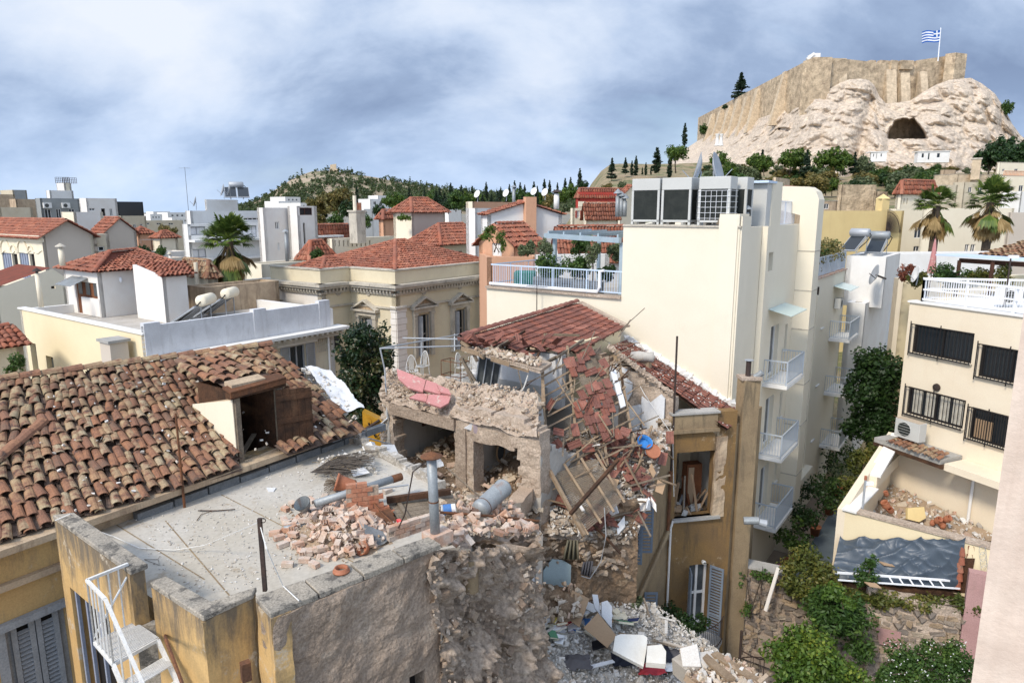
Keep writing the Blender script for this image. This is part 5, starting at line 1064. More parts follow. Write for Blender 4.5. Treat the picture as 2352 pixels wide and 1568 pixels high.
a=HL+UP*(zd+.1-HL.z)+D1*.1-D2*.2;b_=HA+UP*(zd+.1-HA.z)+D1*.1;railing('terrace_railing','white and blue railing round hotel roof terrace',[a+D1*6,a,b_],.98,'rail_blue',.12)
MB().tube([a+NF*.12+UP*.12,b_+D2*1.1+NF*.12+UP*.12,b_+D2*1.0+NF*.12+UP*.3,b_+D2*1.0+NF*.12+UP*.95,b_+D2*.8+NF*.12+UP*1.0],.07,8).build('drain_pipe','paint_white_clean',label='fat white drain pipe along foot of terrace railing',cat='pipe')
railing('wing_railing','grey railing in front of hedge on hotel wing roof',[T1+UP*(zw-T1.z+.02)+D2*.1+D1*.3,T2+UP*(zw-T2.z+.02)+D2*.1],1.05,'rail_grey',.11)
MB().obox(T1+UP*(zw-T1.z+.003)+N1*.08,D1*10.4,-N1*.45,UP*.07).build('wing_coping','brick_clay',ho)
railing('duct_railing','white railing with screen beside hotel duct head',[T1-D1*1.0+D2*.4+UP*-.1,T1-D1*4.2+D2*.4+UP*-.1],1.1,'paint_white_clean',.12)
# pergola on terrace
zdk=zd-.25;pg=T('pergola','grey blue timber pergola on hotel roof terrace','pergola',D(1350,620,34));p1_=G(1275,610,zdk);
q1=D(1275,600,34.5);q1.z=zdk;
for x,Y,s in((1274,33.5,1),(1375,37.5,1),(1428,28.5,1),(1352,34.5,0)):
 q=D(x,600,Y);
 if s:MB().box(V((q.x,q.y,zdk)),.16,.16,2.45,D1).build('post','pergola',pg)
t1=D(1252,532,33.8);t2=D(1425,534,28.3);t3=D(1375,534,37.5);t1.z=t2.z=t3.z=zdk+2.55
MB().beam(t1,t2,.14,.22).build('beam','pergola',pg);MB().beam(t1+(t1-t2).normalized()*.2+V((.2,.6,.0)),t3+V((.5,0,0)),.14,.2).build('beam','pergola',pg)
for i in range(5):a=t1+(t2-t1)*(.05+i*.23)+UP*.17;MB().beam(a,a+D1*4.2,.07,.14).build('rafter','pergola',pg)
gc=D(1204,650,31.8);gc.z=zdk;t=T('covered_barbecue','dark green tarpaulin covered box behind terrace railing','cover',gc);MB().prism([(gc.x+x,gc.y+y) for x,y in((-.5,-.35),(.5,-.5),(.6,.3),(-.4,.45))],zdk,zdk+1.0).build('cover','green_cover',t,bev=.06)
for i,x in enumerate((1258,1316,1350)):
 q=D(x,650,30.9-i*.9);q.z=zdk;t=T('planter',['grey plank planter below the first terrace shrub','grey plank planter under the bushiest terrace shrub','grey plank planter under the clipped olive'][i],'planter',q)
 for j in range(4):MB().box(q+UP*j*.2,1.3,.5,.19,-D2).build('plank','tar',t)
antenna(W(1233,700,HC,HA,-.4)-UP*.4,1.3,'small grid antenna on mast against the blank hotel wall',-D2)
# ================================================================ right building with grilles
RD=V((.39,-.92,0)).normalized();RC=D(2090,694,28.8);RE=RC+RD*9.5;zt=RC.z;RN=V((RD.y,-RD.x,0))
rb=T('grille_house','cream flat roofed house with black barred windows and white roof railing','house',RC+V((4,0,-RC.z-.6)))
wins=[(2096,754,2236,823),(2250,790,2352,868),(2082,902,2217,968),(2226,944,2322,1020)];hs=[pxhole(RC,RE,*w) for w in wins];hs[1]=(hs[1][0],hs[1][0]+2.3,hs[1][2]-.12,hs[0][3]-.35);hs[3]=(hs[3][0],hs[3][1],hs[3][2],hs[3][3])
wall_mesh(MB(),RC,RE,-1.7,zt,.3,hs).build('wall','cream_right',rb);q=RC+V((8,5,0));wall_mesh(MB(),q,RC,-1.7,zt-.01,.3).build('wall','cream_right',rb);wall_mesh(MB(),RE,RE+V((6,3,0)),-1.7,zt-.01,.3).build('wall','cream_right',rb)
MB().obox(RC-RD*.05+RN*.08+UP*.001,RD*9.6,-RN*.5,UP*.08).build('roof_edge','white',rb);MB().poly(*[(p.x,p.y,zt-.05) for p in(RC+V((.3,0,0)),RE+V((.3,0,0)),RE+V((7,2,0)),RC+V((8,5,0)))]).build('flat_roof','white',rb)
for i,h in enumerate(hs):
 o_=0
 window(rb,RC,RE,h,'grille','glass',.12-o_*.5,1,1,.08,sill='trim')
 gr=MB().obox(wall_pt(RC,RE,h[0]-.04,h[2]-.02,.16+o_),RD*(h[1]-h[0]+.08),-RN*.03,UP*.04).build('window_grille','grille',rb);MB().obox(wall_pt(RC,RE,h[0]-.04,h[3]-.02,.16+o_),RD*(h[1]-h[0]+.08),-RN*.03,UP*.04).build('top_rail','grille',gr)
 n=17;me=template(MB().obox((0,0,0),(.02,0,0),(0,.02,0),(0,0,h[3]-h[2])),'grille')
 for j in range(n):inst('bar',me,Matrix.Translation(wall_pt(RC,RE,h[0]+(h[1]-h[0])*j/(n-1),h[2],.16+o_)),gr)
 for s in(h[0]-.05,(h[0]+h[1])/2):MB().beam(wall_pt(RC,RE,s,h[3]+.12,.16+o_),wall_pt(RC,RE,s,h[2]-.12,.16+o_),.03,.03).build('hook_bar','grille',gr)
for i,s in enumerate((.08,.3,.55,.78)):
 h=hs[2];MB().obox(wall_pt(RC,RE,h[0]+(h[1]-h[0])*s,h[2]+.1,-.115),RD*(h[1]-h[0])*.17,RN*.02,UP*(h[3]-h[2]-.15)).build('curtain','curtain',rb)
h=hs[3];MB().obox(wall_pt(RC,RE,h[0]+.15,h[2]+.1,-.06),RD*.7,RN*.02,UP*.75).build('chair_back','board',rb)
q=W(2153,889,RC,RE,.0);MB().lathe([(.09,0),(.16,.03),(.15,.09),(.01,.11)],q,12,RN).build('bulkhead_lamp','iron',rb)
a=RC+V((.25,-.1,.08));rr_=[a+V((6.5,4.2,0)),a,a+RD*3.6]
for nm,P in(('white mesh roof railing along near edge of grille house',[a+RD*.2,a+RD*3.9]),('white mesh roof railing on the corner return of grille house',[a+RD*.2,D(2130,640,30.6)-UP*.95,D(2130,640,30.6)-UP*.95+V((6.5,-1.2,0))]),('white mesh railing round the stepped front roof bay',[a+RD*3.9+RN*.1,a+RD*8+RN*.1])):
 t=railing('roof_railing',nm,P,.95,'paint_white_clean',.1,1.6,.1,.07,mid=.5)
ac_unit(a+V((2.6,-1.3,0)),(1,.1,0),'white air conditioner standing on grille house roof',1.15,'white');am=a+V((2.4,-1.8,0));t=T('camera_mast','thin roof mast with white camera on top','mast',am);MB().cyl(am,am+UP*1.9,.03).build('pole','iron',t);MB().box(am+UP*1.9+V((.1,0,0)),.35,.12,.12).build('camera','paint_white_clean',t)
# orange-cream neighbour behind, pergola roof, parasol
house('orange_neighbour','apricot walled house strip with creeper stains beside grille house',2075,640,35,2054,2420,-1,'cream_right','pale_yellow',A=rad(14),par=.9)
pr_=T('tiled_pergola','brown timber pergola with dark tile roof above roof shrubs','pergola',D(2300,640,31));a=D(2205,598,32.5);b_=D(2420,612,29);
tile_face(pr_,[D(2248,587,33),D(2430,600,30),D(2430,560,34.5),D(2352,563,36)],.26,.4,'tile_old',None,'tile_pan')
MB().beam(a,b_,.16,.2).build('beam','wood_brown',pr_);MB().beam(a+UP*.22+V((0,1,0)),b_+UP*.22,1.6,.06).build('canopy','rail_blue',pr_)
for x,Y in((2204,32.3),(2281,30.8)):q=D(x,598,Y);MB().beam(q,q-UP*2.6,.12,.12).build('post','wood_brown',pr_)
q=D(2140,622,34);t=T('closed_parasol','closed red and pink garden parasol among roof shrubs','parasol',q-UP*1.2);MB().lathe([(.02,1.6),(.07,1.3),(.16,.4),(.22,-.1),(.15,-.12)],q,9).build('canopy','pink',t);MB().cyl(q-UP*1.2,q+UP*1.7,.025).build('pole','wood_brown',t)
q=D(2107,630,32);dish(q-UP*.5,(-.95,.2,.25),.4,'round white dish at corner of apricot wall','white',None,.5)
# courtyard below the grille house
K=G(1942,1172,5.0);KE=G(2300,1266,5.0);cy=T('courtyard_walls','pale yellow courtyard walls with grey coping around rubble','wall',V((K.x,K.y,-.6)))
wall_mesh(MB(),K,KE,-1.7,5.0,.3).build('front_wall','pale_yellow',cy);a=RC-RN*.0;Lk=(V((RC.x,RC.y,0))-V((K.x,K.y,0))).length
wall_mesh(MB(),V((RC.x,RC.y,0)),V((K.x,K.y,0)),-1.7,5.0,-.28,top=lambda t:6.4-1.4*t).build('side_wall','cream_right',cy);mb=MB()
d=(V((RC.x,RC.y,0))-V((K.x,K.y,0))).normalized();n=V((d.y,-d.x,0));mb.obox(V((K.x,K.y,5.02))-n*.1-d*.1,d*(Lk*.45),n*.5,UP*.07).build('coping','white',cy);MB().obox(V((K.x,K.y,5.5))+d*(Lk*.45)-n*.1,d*(Lk*.52)+UP*.85,n*.5,UP*.1).build('coping','white',cy);MB().obox(V((K.x,K.y,5.0))+d*(Lk*.45)-n*.02,d*(Lk*.54),n*.3,UP*.5).build('raised_wall','cream_right',cy)
dk=(KE-K).normalized();nk=V((dk.y,-dk.x,0));MB().obox(V((K.x,K.y,5.002))+nk*.06,dk*(KE-K).length,-nk*.42,UP*.08).build('coping','mortar',cy);fl_=[K,KE,RE,RC];MB().poly(*[(p.x,p.y,3.45) for p in(K,KE,V((RE.x,RE.y-1,0)),RE,RC)]).build('yard_floor','slab',cy)
lg=T('tiled_ledge','shallow ledge with curved tiles and rubble under barred window','ledge',W(2040,1040,RC,RE));zl_=W(2080,1000,RC,RE).z
MB().obox(wall_pt(RC,RE,.0,zl_-.25,1.3),RD*3.0,-RN*1.28,UP*.2).build('slab','slab',lg);g_=tile_grid(wall_pt(RC,RE,.7,zl_-.06,1.45),wall_pt(RC,RE,3.0,zl_-.06,1.45),wall_pt(RC,RE,.7,zl_+.1,.8),wall_pt(RC,RE,3.0,zl_+.1,.8),.2,.36,.5);tiles(lg,g_,barrel(.2,.36),'tile_old',60);MB().beam(wall_pt(RC,RE,.0,zl_-.33,1.25),wall_pt(RC,RE,3.1,zl_-.33,1.25),.16,.14).build('fascia_beam','wood_dark',lg)
ac_unit(wall_pt(RC,RE,.75,zl_+.25,1.1),RD,'old grey air conditioner covered in leaf dirt on tiled ledge',1.35,'ac_body',None,'debris_tan');sb_=MB().obox(wall_pt(RC,RE,3.1,zl_-.45,1.2),RD*5,-RN*1.19,UP*.28).build('awning_slab','cream_right',rb)
MB().tube([wall_pt(RC,RE,3.6,zl_-.5,.12),wall_pt(RC,RE,3.6,3.5,.12)],.06,8).build('downpipe','white',rb)
# near pillar of the viewer's own building
pc=D(2290,1150,3.0);MB().prism([(pc.x,pc.y),(pc.x+.16,pc.y-.12),(pc.x+1.2,pc.y-.4),(pc.x+1.2,pc.y+.5),(pc.x+.2,pc.y+.2)],10,15.75).build('plaster_pier',mat('pier',(.70,.58,.48),(.62,.5,.41),3.,stain=(.50,.38,.30),sa=.5,st=.48,streak=.04,fine=.1,fs=8.),label='pale pinkish plaster pier with vertical streaks',cat='pier')
# ================================================================ helpers for broken things
def proj(p):
 dp=p[1]*CT-(p[2]-EYE.z)*ST;return 1176+F*p[0]/dp,784-F*((p[2]-EYE.z)*CT+p[1]*ST)/dp
def rough_wall(name,p0,p1,z0,top,m,parent,holes=(),amp=.08,cell=.14,th=.45,rag=.12,seed=0.,fr=1.1,left=0.,right=0.):
# wall with a lumpy face and ragged edges: cells are left out where it is broken away
 p0=V((p0[0],p0[1],0));p1=V((p1[0],p1[1],0));d=p1-p0;L=d.length;d/=L;n=V((d.y,-d.x,0));nu=max(2,int(L/cell));zt=max(top(i/40) for i in range(41));nv=max(2,int((zt-z0)/cell));mb=MB();ix={};on=set()
 for i in range(nu):
  for j in range(nv):
   s=(i+.5)/nu*L;z=z0+(j+.5)/nv*(zt-z0);k=noise.noise(V((s*2.3+seed,z*2.3,seed)))*rag+noise.noise(V((s*7+seed,z*7,seed)))*rag*.5
   if z>top(s/L)+k*1.2:continue
   if s<left*max(0,k*3) or L-s<right*max(0,k*3+.2):continue
   if any(h[0]-k<s<h[1]+k and h[2]-.01-k*0<z<h[3]+k for h in holes):continue
   on.add((i,j))
 def vert(i,j,b):
  if(i,j,b) in ix:return ix[(i,j,b)]
  s=i/nu*L;z=z0+j/nv*(zt-z0);q=p0+d*s+UP*z
  a=noise.fractal(q*fr+V((seed,seed,0)),1.,2.,4)*amp*1.6+noise.noise(q*6)*amp*.35
  q=q+(n*a if not b else-n*(th-noise.noise(q*2.)*.05))+d*noise.noise(q*3+V((9,0,0)))*cell*.35+UP*noise.noise(q*3+V((0,9,0)))*cell*.35
  ix[(i,j,b)]=len(mb.v);mb.v.append(tuple(q));return ix[(i,j,b)]
 for i,j in on:
  mb.f.append((vert(i,j,0),vert(i+1,j,0),vert(i+1,j+1,0),vert(i,j+1,0)));mb.f.append((vert(i+1,j,1),vert(i,j,1),vert(i,j+1,1),vert(i+1,j+1,1)))
  for di,dj,a,b in((-1,0,(0,0),(0,1)),(1,0,(1,1),(1,0)),(0,-1,(1,0),(0,0)),(0,1,(0,1),(1,1))):
   if(i+di,j+dj) not in on:mb.f.append((vert(i+a[0],j+a[1],1),vert(i+a[0],j+a[1],0),vert(i+b[0],j+b[1],0),vert(i+b[0],j+b[1],1)))
 return mb.build(name,m,parent)
def bil(a,b,c,d_):
# patch: a left top, b right top, c left bottom, d right bottom
 a,b,c,d_=V(a),V(b),V(c),V(d_);return lambda u,v:(a*(1-u)+b*u)*(1-v)+(c*(1-u)+d_*u)*v
def mound(name,S,m,parent=None,nu=40,nv=30,amp=.2,fr=1.2,seed=0.,th=None,**k):
# lumpy debris surface over a patch
 nrm=(S(1,0)-S(0,0)).cross(S(0,1)-S(0,0)).normalized();
 if nrm.z<0 and abs(nrm.z)>.2:nrm=-nrm
 if nrm.y>.3:nrm=-nrm
 v=[]
 for j in range(nv):
  for i in range(nu):
   p=S(i/(nu-1),j/(nv-1));a=noise.fractal(p*fr+V((seed,0,seed)),1.,2.,5)*amp+abs(noise.noise(p*fr*3.1+V((0,seed,0))))*amp*.5;v.append(tuple(p+nrm*a))
 v=np.array(v);a=np.arange(nu*nv).reshape(nv,nu);f=np.stack([a[:-1,:-1],a[:-1,1:],a[1:,1:],a[1:,:-1]],-1).reshape(-1,4)
 return npmesh(name,v,f,m,parent,smooth=True,**k)
def rrot(tilt=3.14):return Matrix.Rotation(random.uniform(0,6.28),4,'Z')@Matrix.Rotation(random.uniform(-tilt,tilt),4,'X')@Matrix.Rotation(random.uniform(-tilt,tilt)*.6,4,'Y')
def chunk_templates(n,sx,sy,sz,m,j=.25,rot=False):
 return[template(MB().chunk((0,0,0),sx*random.uniform(.8,1.2),sy*random.uniform(.8,1.2),sz*random.uniform(.8,1.2),j,rot),m) for i in range(n)]
def scatter(name,S,n,tm,parent,sink=.3,size=(.6,1.3),dens=None,tilt=3.14,**k):
 out=[]
 while len(out)<n:
  u,v=random.random(),random.random()
  if dens and random.random()>dens(u,v):continue
  s=random.uniform(*size);mx=Matrix.Translation(S(u,v))@rrot(tilt)@Matrix.Diagonal((s,s,s,1));out.append(inst(name,random.choice(tm),mx,parent,**k))
 return out
def dust(name,S,n,lo,hi,m,parent=None,dens=None,**k):
# crumbs too small to pick apart: one mesh
 mb=MB();i=0
 while i<n:
  u,v=random.random(),random.random()
  if dens and random.random()>dens(u,v):continue
  i+=1;s=lo*(hi/lo)**random.random();mb.chunk(S(u,v),s,s*random.uniform(.4,.9),s*random.uniform(.25,.6),.3)
 return mb.build(name,m,parent,kind='stuff',**k)
def plate(name,pts,th,m,parent=None,**k):
# flat broken slab with the outline of its picture corners
 P=[V(p) for p in pts];n=(P[1]-P[0]).cross(P[2]-P[0]).normalized();
 if n.dot(EYE-P[0])<0:n=-n
 mb=MB();Q=[p-n*th for p in P];mb.poly(*P);mb.poly(*Q[::-1]);c=len(P)
 for i in range(c):mb.poly(P[(i+1)%c],P[i],Q[i],Q[(i+1)%c])
 return mb.build(name,m,parent,**k)
def plank(name,p,q,w,h,m,parent=None,up=None,**k):return MB().beam(p,q,w,h,up).build(name,m,parent,**k)
# ================================================================ tiled house
ZF=9.9;E1=G(832,986,10.35);E0=G(0,1245,10.35);E0=E0+(E0-E1)*.22;R0=G(0,878,12.2);R1=G(622,796,12.2);R0=R0+(R0-R1)*.22
Wa=G(269,1202,ZF);Wb=G(792,1014,ZF);wd_=(Wb-Wa).normalized();Wl=Wa-wd_*9;wn=V((wd_.y,-wd_.x,0))
th_=T('old_tiled_house','old house with mottled barrel tile roof, plank dormer and stained ochre walls','house',V((Wa.x-2,Wa.y+2,-1.7)))
S=lambda u,v:(E0*(1-u)+E1*u)*(1-v)+(R0*(1-u)+R1*u)*v
dorm=[(438,935),(530,868),(645,864),(650,1066),(548,1062),(548,1010),(470,950)];dz=V((0,0,-.05));mb=MB();[mb.poly(S(i/60,j/12)+dz*1.6,S((i+1)/60,j/12)+dz*1.6,S((i+1)/60,(j+1)/12)+dz*1.6,S(i/60,(j+1)/12)+dz*1.6) for i in range(60) for j in range(12) if not inside(proj(S((i+.5)/60,(j+.5)/12)),dorm)];mb.build('roof_deck','tile_pan',th_);back=V((-wn.x,-wn.y,0))*3
MB().poly(R0+dz,R1+dz,R1+back-UP*1.4,R0+back-UP*1.4).build('rear_slope','tile_pan',th_)
g_=[]
for mx in tile_grid(E0,E1,R0,R1,.195,.35,.6):
 x,y=proj(mx.translation)
 if inside((x,y),dorm):continue
 if x>725 and random.random()<.25:continue
 if 450<x<540 and 845<y<885 and random.random()<.6:continue
 g_.append(mx)
tiles(th_,g_,barrel(.19,.42,6,.035),'tile_old',300);ridge(th_,[R0+UP*.03,R1+UP*.03],.28,.42,'tile_old',jit=.25)
pan=[mx@Matrix.Translation((.0975,0,-.02)) for mx in g_];joined('pan_tiles',[MB().poly((-.07,-.2,.0),(-.03,-.2,-.02),(-.03,.2,.01),(-.07,.2,.03)).poly((-.03,-.2,-.02),(.03,-.2,-.02),(.03,.2,.01),(-.03,.2,.01)).poly((.03,-.2,-.02),(.07,-.2,0),(.07,.2,.03),(.03,.2,.01))],pan,'tile_pan',th_)
# mortared hip line at the lower left
def onroof(x,y):
 best=None
 for k in range(3000):pass
 n=(E1-E0).cross(R0-E0).normalized();r=ray(x,y);t=(E0-EYE).dot(n)/r.dot(n);return EYE+r*t
ridge(th_,[onroof(-30,1095)+UP*.12,onroof(100,985)+UP*.1],.27,.42,'tile_old');mb=MB();a,b_=onroof(-30,1060),onroof(72,990);a2,b2=onroof(-30,1092),onroof(98,992)
mb.poly(a+UP*.12,a2+UP*.14,b2+UP*.12,b_+UP*.1);mb.build('mortar_strip','mortar',th_)
vg=bil(onroof(700,848)+UP*.1,onroof(762,862)+UP*.12,onroof(786,958)+UP*.1,onroof(838,950)+UP*.1);mound('mortar_verge',lambda u,v:vg(u,v)+UP*.02,'plaster_white',th_,14,40,.09,2.)
dust('verge_crumbs',bil(onroof(690,850)+UP*.1,onroof(760,870)+UP*.1,onroof(760,980)+UP*.08,onroof(830,975)+UP*.1),90,.05,.16,'debris',th_)
dust('roof_crumbs',bil(onroof(455,860)+UP*.1,onroof(530,850)+UP*.1,onroof(460,885)+UP*.08,onroof(540,880)+UP*.1),60,.06,.2,'debris',th_);dust('roof_litter',lambda u,v:S(.25+u*.7,v*.9)+UP*.13,120,.03,.09,'debris',th_)
plank('fallen_trim',onroof(628,852)+UP*.2,onroof(690,915)+UP*.2,.09,.03,'paint_white_clean',th_)
# walls: stained band over the terrace, yellow wall with louvred window on the left
hw=pxhole(Wl,Wb,22,1408,168,1660);Lw=(Wb-Wl).length;sA=(G(150,1180,ZF)-Wl).dot(wd_)
wall_mesh(MB(),Wl,Wb,-1.7,10.3,.5,[hw]).build('wall','yellow_peel',th_)
rough_wall('stained_band',Wa-wd_*.9+wn*.03,Wb+wn*.03,9.75,lambda t:10.33,'stain_wall',th_,(),.02,.2,.02,.03)
MB().obox(wall_pt(Wl,Wb,0,10.18,.34),wd_*Lw,-wn*.33,UP*.13).build('eave_board','stain_wall',th_);MB().obox(wall_pt(Wl,Wb,0,9.45,.12),wd_*(sA-.3),-wn*.115,UP*.12).build('string_course','stain_wall',th_)
mb=MB()
for i in range(9):s=(Wa-Wl).length+.3+i*.78;mb.obox(wall_pt(Wl,Wb,s,ZF+.001,.22),wd_*.74,-wn*.17,UP*(.14+.02*(i%3)))
mb.build('tar_upstand','tar',th_)
wn_=window(th_,Wl,Wb,hw,'shutter_grey','dark',.12,1,1,.12)
for k in range(2):
 s0=hw[0]+.1+k*(hw[1]-hw[0]-.2)/2;w_=(hw[1]-hw[0]-.3)/2
 for j in range(30):
  z=hw[2]+.06+j*.085
  if z<hw[3]-.15:MB().obox(wall_pt(Wl,Wb,s0+.1,z,-.07),wd_*(w_-.16),wn*.05-UP*.04,UP*.012).build('louvre','shutter_grey',wn_)
 MB().obox(wall_pt(Wl,Wb,s0,hw[2],-.06),wd_*.09,wn*.04,UP*(hw[3]-hw[2])).build('stile','shutter_grey',wn_);MB().obox(wall_pt(Wl,Wb,s0+w_-.06,hw[2],-.06),wd_*.09,wn*.04,UP*(hw[3]-hw[2])).build('stile','shutter_grey',wn_)
MB().obox(wall_pt(Wl,Wb,hw[0]-.15,hw[3]+.0,.14),wd_*(hw[1]-hw[0]+.3),-wn*.13,UP*.13).build('window_head','shutter_grey',th_);MB().obox(wall_pt(Wl,Wb,hw[0]-.15,hw[2],.07),wd_*.14,-wn*.06,UP*(hw[3]-hw[2])).build('window_jamb','shutter_grey',th_)
# dormer
hd=pxhole(Wl,Wb,553,900,638,1050,.02);F1=wall_pt(Wl,Wb,hd[0]-.12,hd[3],.02);F2=wall_pt(Wl,Wb,hd[1]+.12,hd[3],.02);zb=hd[2]
bk=W(440,928,F1,F1-wn);MB().poly(F1,bk,wall_pt(Wl,Wb,hd[0]-.12,10.3,.02)).build('dormer_cheek','white_wall' if False else 'stain_wall',th_)
plate('dormer_cheek_plaster',[F1-wd_*.02-UP*.05-wn*.05,bk-wd_*.02,F1-wd_*.02+UP*(10.38-F1.z)-wn*.03],.02,'cream',th_)
for s in(hd[0]-.12,hd[1]):MB().obox(wall_pt(Wl,Wb,s,zb-.1,.06),wd_*.12,-wn*.12,UP*(hd[3]-zb+.1)).build('dormer_post','wood_grey',th_)
MB().obox(wall_pt(Wl,Wb,hd[0]-.25,hd[3],.1),wd_*(hd[1]-hd[0]+.5),-wn*.2,UP*.14).build('dormer_lintel','wood_dark',th_)
fa=wall_pt(Wl,Wb,hd[0]-.28,hd[3]+.145,.16);MB().obox(fa,wd_*(hd[1]-hd[0]+.5)+UP*.05,-wn*.3+UP*.08,UP*.05).build('dormer_flashing','rust',th_);MB().obox(fa+UP*-.1,wd_*(hd[1]-hd[0]+.5)+UP*.05,-wn*.02,UP*.12).build('dormer_flashing','rust',th_)
MB().obox(wall_pt(Wl,Wb,hd[0]-.15,hd[3]+.2,.02),wd_*(hd[1]-hd[0]-.1),-wn*.28+UP*.06,UP*.1).build('dormer_ridge','stain_wall',th_);MB().poly(wall_pt(Wl,Wb,hd[0]-.15,hd[3]+.2,-.1),wall_pt(Wl,Wb,hd[1]+.15,hd[3]+.2,-.1),wall_pt(Wl,Wb,hd[1]+.15,hd[3]+.55,-2.2),wall_pt(Wl,Wb,hd[0]-.15,hd[3]+.55,-2.2)).build('dormer_deck','tile_pan',th_)
me=template(barrel(.22,.42,6),'tile_old')
for mx in tile_grid(wall_pt(Wl,Wb,hd[0]-.3,hd[3]+.26,-.5),wall_pt(Wl,Wb,hd[1]+.4,hd[3]+.26,-.5),wall_pt(Wl,Wb,hd[0]-.3,hd[3]+.6,-2.2),wall_pt(Wl,Wb,hd[1]+.4,hd[3]+.6,-2.2),.23,.36,.6):inst('roof_tile',me,mx,th_)
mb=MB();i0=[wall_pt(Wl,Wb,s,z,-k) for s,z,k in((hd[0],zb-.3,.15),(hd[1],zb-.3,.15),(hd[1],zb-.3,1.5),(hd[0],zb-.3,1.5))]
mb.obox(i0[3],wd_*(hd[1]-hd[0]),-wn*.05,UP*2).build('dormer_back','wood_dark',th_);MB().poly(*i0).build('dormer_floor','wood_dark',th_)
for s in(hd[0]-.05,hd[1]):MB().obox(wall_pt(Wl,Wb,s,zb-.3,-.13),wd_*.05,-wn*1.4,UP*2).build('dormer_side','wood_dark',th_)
MB().obox(wall_pt(Wl,Wb,hd[0]-.1,zb-.07,.16),wd_*(hd[1]-hd[0]+.2),-wn*.4,UP*.06).build('dormer_sill','slab',th_);plank('loose_board',wall_pt(Wl,Wb,hd[0]+.1,zb,-.3),wall_pt(Wl,Wb,hd[1]-.1,zb+.3,-.8),.12,.03,'wood_grey',th_)
ds=T('plank_shutter','heavy brown plank shutter swung open from dormer','shutter',wall_pt(Wl,Wb,hd[1],zb-.05,.1));hg=wall_pt(Wl,Wb,hd[1]-.08,zb-.05,.12);dr=(wd_*.93+wn*.36).normalized();dn=V((dr.y,-dr.x,0));hh_=hd[3]-zb+.02
for i in range(5):MB().obox(hg+dr*(i*.172)+UP*random.uniform(0,.03),dr*.166,-dn*.03,UP*(hh_-random.uniform(0,.05))).build('plank','wood_dark',ds)
for z in(.12,hh_*.47,hh_-.28):MB().obox(hg+UP*z+dn*.028,dr*.86,-dn*.027,UP*.13).build('batten','wood_dark',ds)
MB().obox(Wb+wn*.1-wd_*.5-UP*.3,wd_*.8,-wn*.6,UP*.55).build('broken_corner','plaster_white',th_);scatter('stone',bil(Wb+V((-.1,0,.45)),Wb+V((.35,.1,.35)),Wb+V((-.1,-.2,-.2)),Wb+V((.4,-.1,-.3))),34,chunk_templates(5,.22,.18,.14,'masonry'),th_)
ip=onroof(418,1160);t=T('iron_pole','rusty iron pole standing at eave edge','pole',G(424,1165,ZF));q=G(424,1165,ZF);MB().cyl(q,q+UP*2.05,.028,.022,6).build('shaft','rust',t);MB().cyl(q+UP*.9,q+UP*.96,.045).build('clamp','rust',t)
# ================================================================ terrace building
tb=T('terrace_building','flat roofed building with yellow parapets and rough brown end wall','building',V((-4.2,9.5,-1.7)))
fl=[G(150,1225,ZF),Wa-wd_*.5,Wa,Wb+V((0,.3,0)),G(872,1050,ZF),G(975,1105,ZF),G(1050,1150,ZF),G(1095,1200,ZF),G(1080,1250,ZF),G(1010,1262,ZF),G(600,1400,ZF),G(480,1440,ZF),G(345,1370,ZF)]
MB().prism([(p.x,p.y) for p in fl],9.5,ZF).build('terrace_floor','concrete',tb)
for a,b_ in(((380,1195),(560,1405)),((508,1135),(890,1330)),((268,1205),(470,1330))):
 pts=[G(a[0]+(b_[0]-a[0])*i/20,a[1]+(b_[1]-a[1])*i/20,ZF+.004) for i in range(21)];mb=MB();d=(pts[-1]-pts[0]).normalized();e=V((-d.y,d.x,0))*.012
 for p,q in zip(pts[:-1],pts[1:]):mb.poly(p-e,q-e,q+e,p+e)
 mb.build('floor_joint','ochre_pale',tb)
def solid_wall(nm,px,zt,m,z0,cop='coping',over=.03):
 P=[G(x,y,zt) for x,y in px];MB().prism([(p.x,p.y) for p in P],z0,zt-.09).build(nm,m,tb);c_=sum(P,V((0,0,0)))/len(P)
 MB().prism([(p.x+(p.x-c_.x)*over,p.y+(p.y-c_.y)*over) for p in P],zt-.088,zt).build('coping',cop,tb,bev=.015);return P
PA=[G(x,y,10.85) for x,y in((123,1183),(296,1307),(336,1291),(172,1177))];hA=pxhole(PA[0],PA[1],182,1400,262,1620)
wall_mesh(MB(),PA[0],PA[1],3,10.76,(PA[1]-PA[2]).length*.85,[hA]).build('parapet','yellow_peel',tb);c_=sum(PA,V((0,0,0)))/4;MB().prism([(p.x+(p.x-c_.x)*.03,p.y+(p.y-c_.y)*.03) for p in PA],10.762,10.85).build('coping','coping',tb,bev=.015)
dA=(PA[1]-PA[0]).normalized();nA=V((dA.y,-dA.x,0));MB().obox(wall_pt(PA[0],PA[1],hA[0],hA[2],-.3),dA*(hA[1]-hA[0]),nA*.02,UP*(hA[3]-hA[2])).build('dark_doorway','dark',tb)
for s in(.02,.3,.62):MB().obox(wall_pt(PA[0],PA[1],hA[0]+(hA[1]-hA[0])*s,hA[2],-.1),dA*.06,nA*.05,UP*(hA[3]-hA[2])).build('door_frame','shutter_steel',tb)
PB=solid_wall('parapet',[(346,1336),(466,1413),(578,1362),(586,1346),(484,1378),(384,1322)],10.6,'yellow_peel',3)
q0=G(318,1425,9.15);MB().prism([(p.x,p.y) for p in(PA[1],PA[2],PB[5],PB[0])],3,9.9).build('threshold','coping',tb)
cp=[G(x,y,10.6) for x,y in((584,1368),(619,1408),(1014,1247),(986,1230))];mb=MB();pts=[cp[0],cp[1],cp[2],cp[3]]
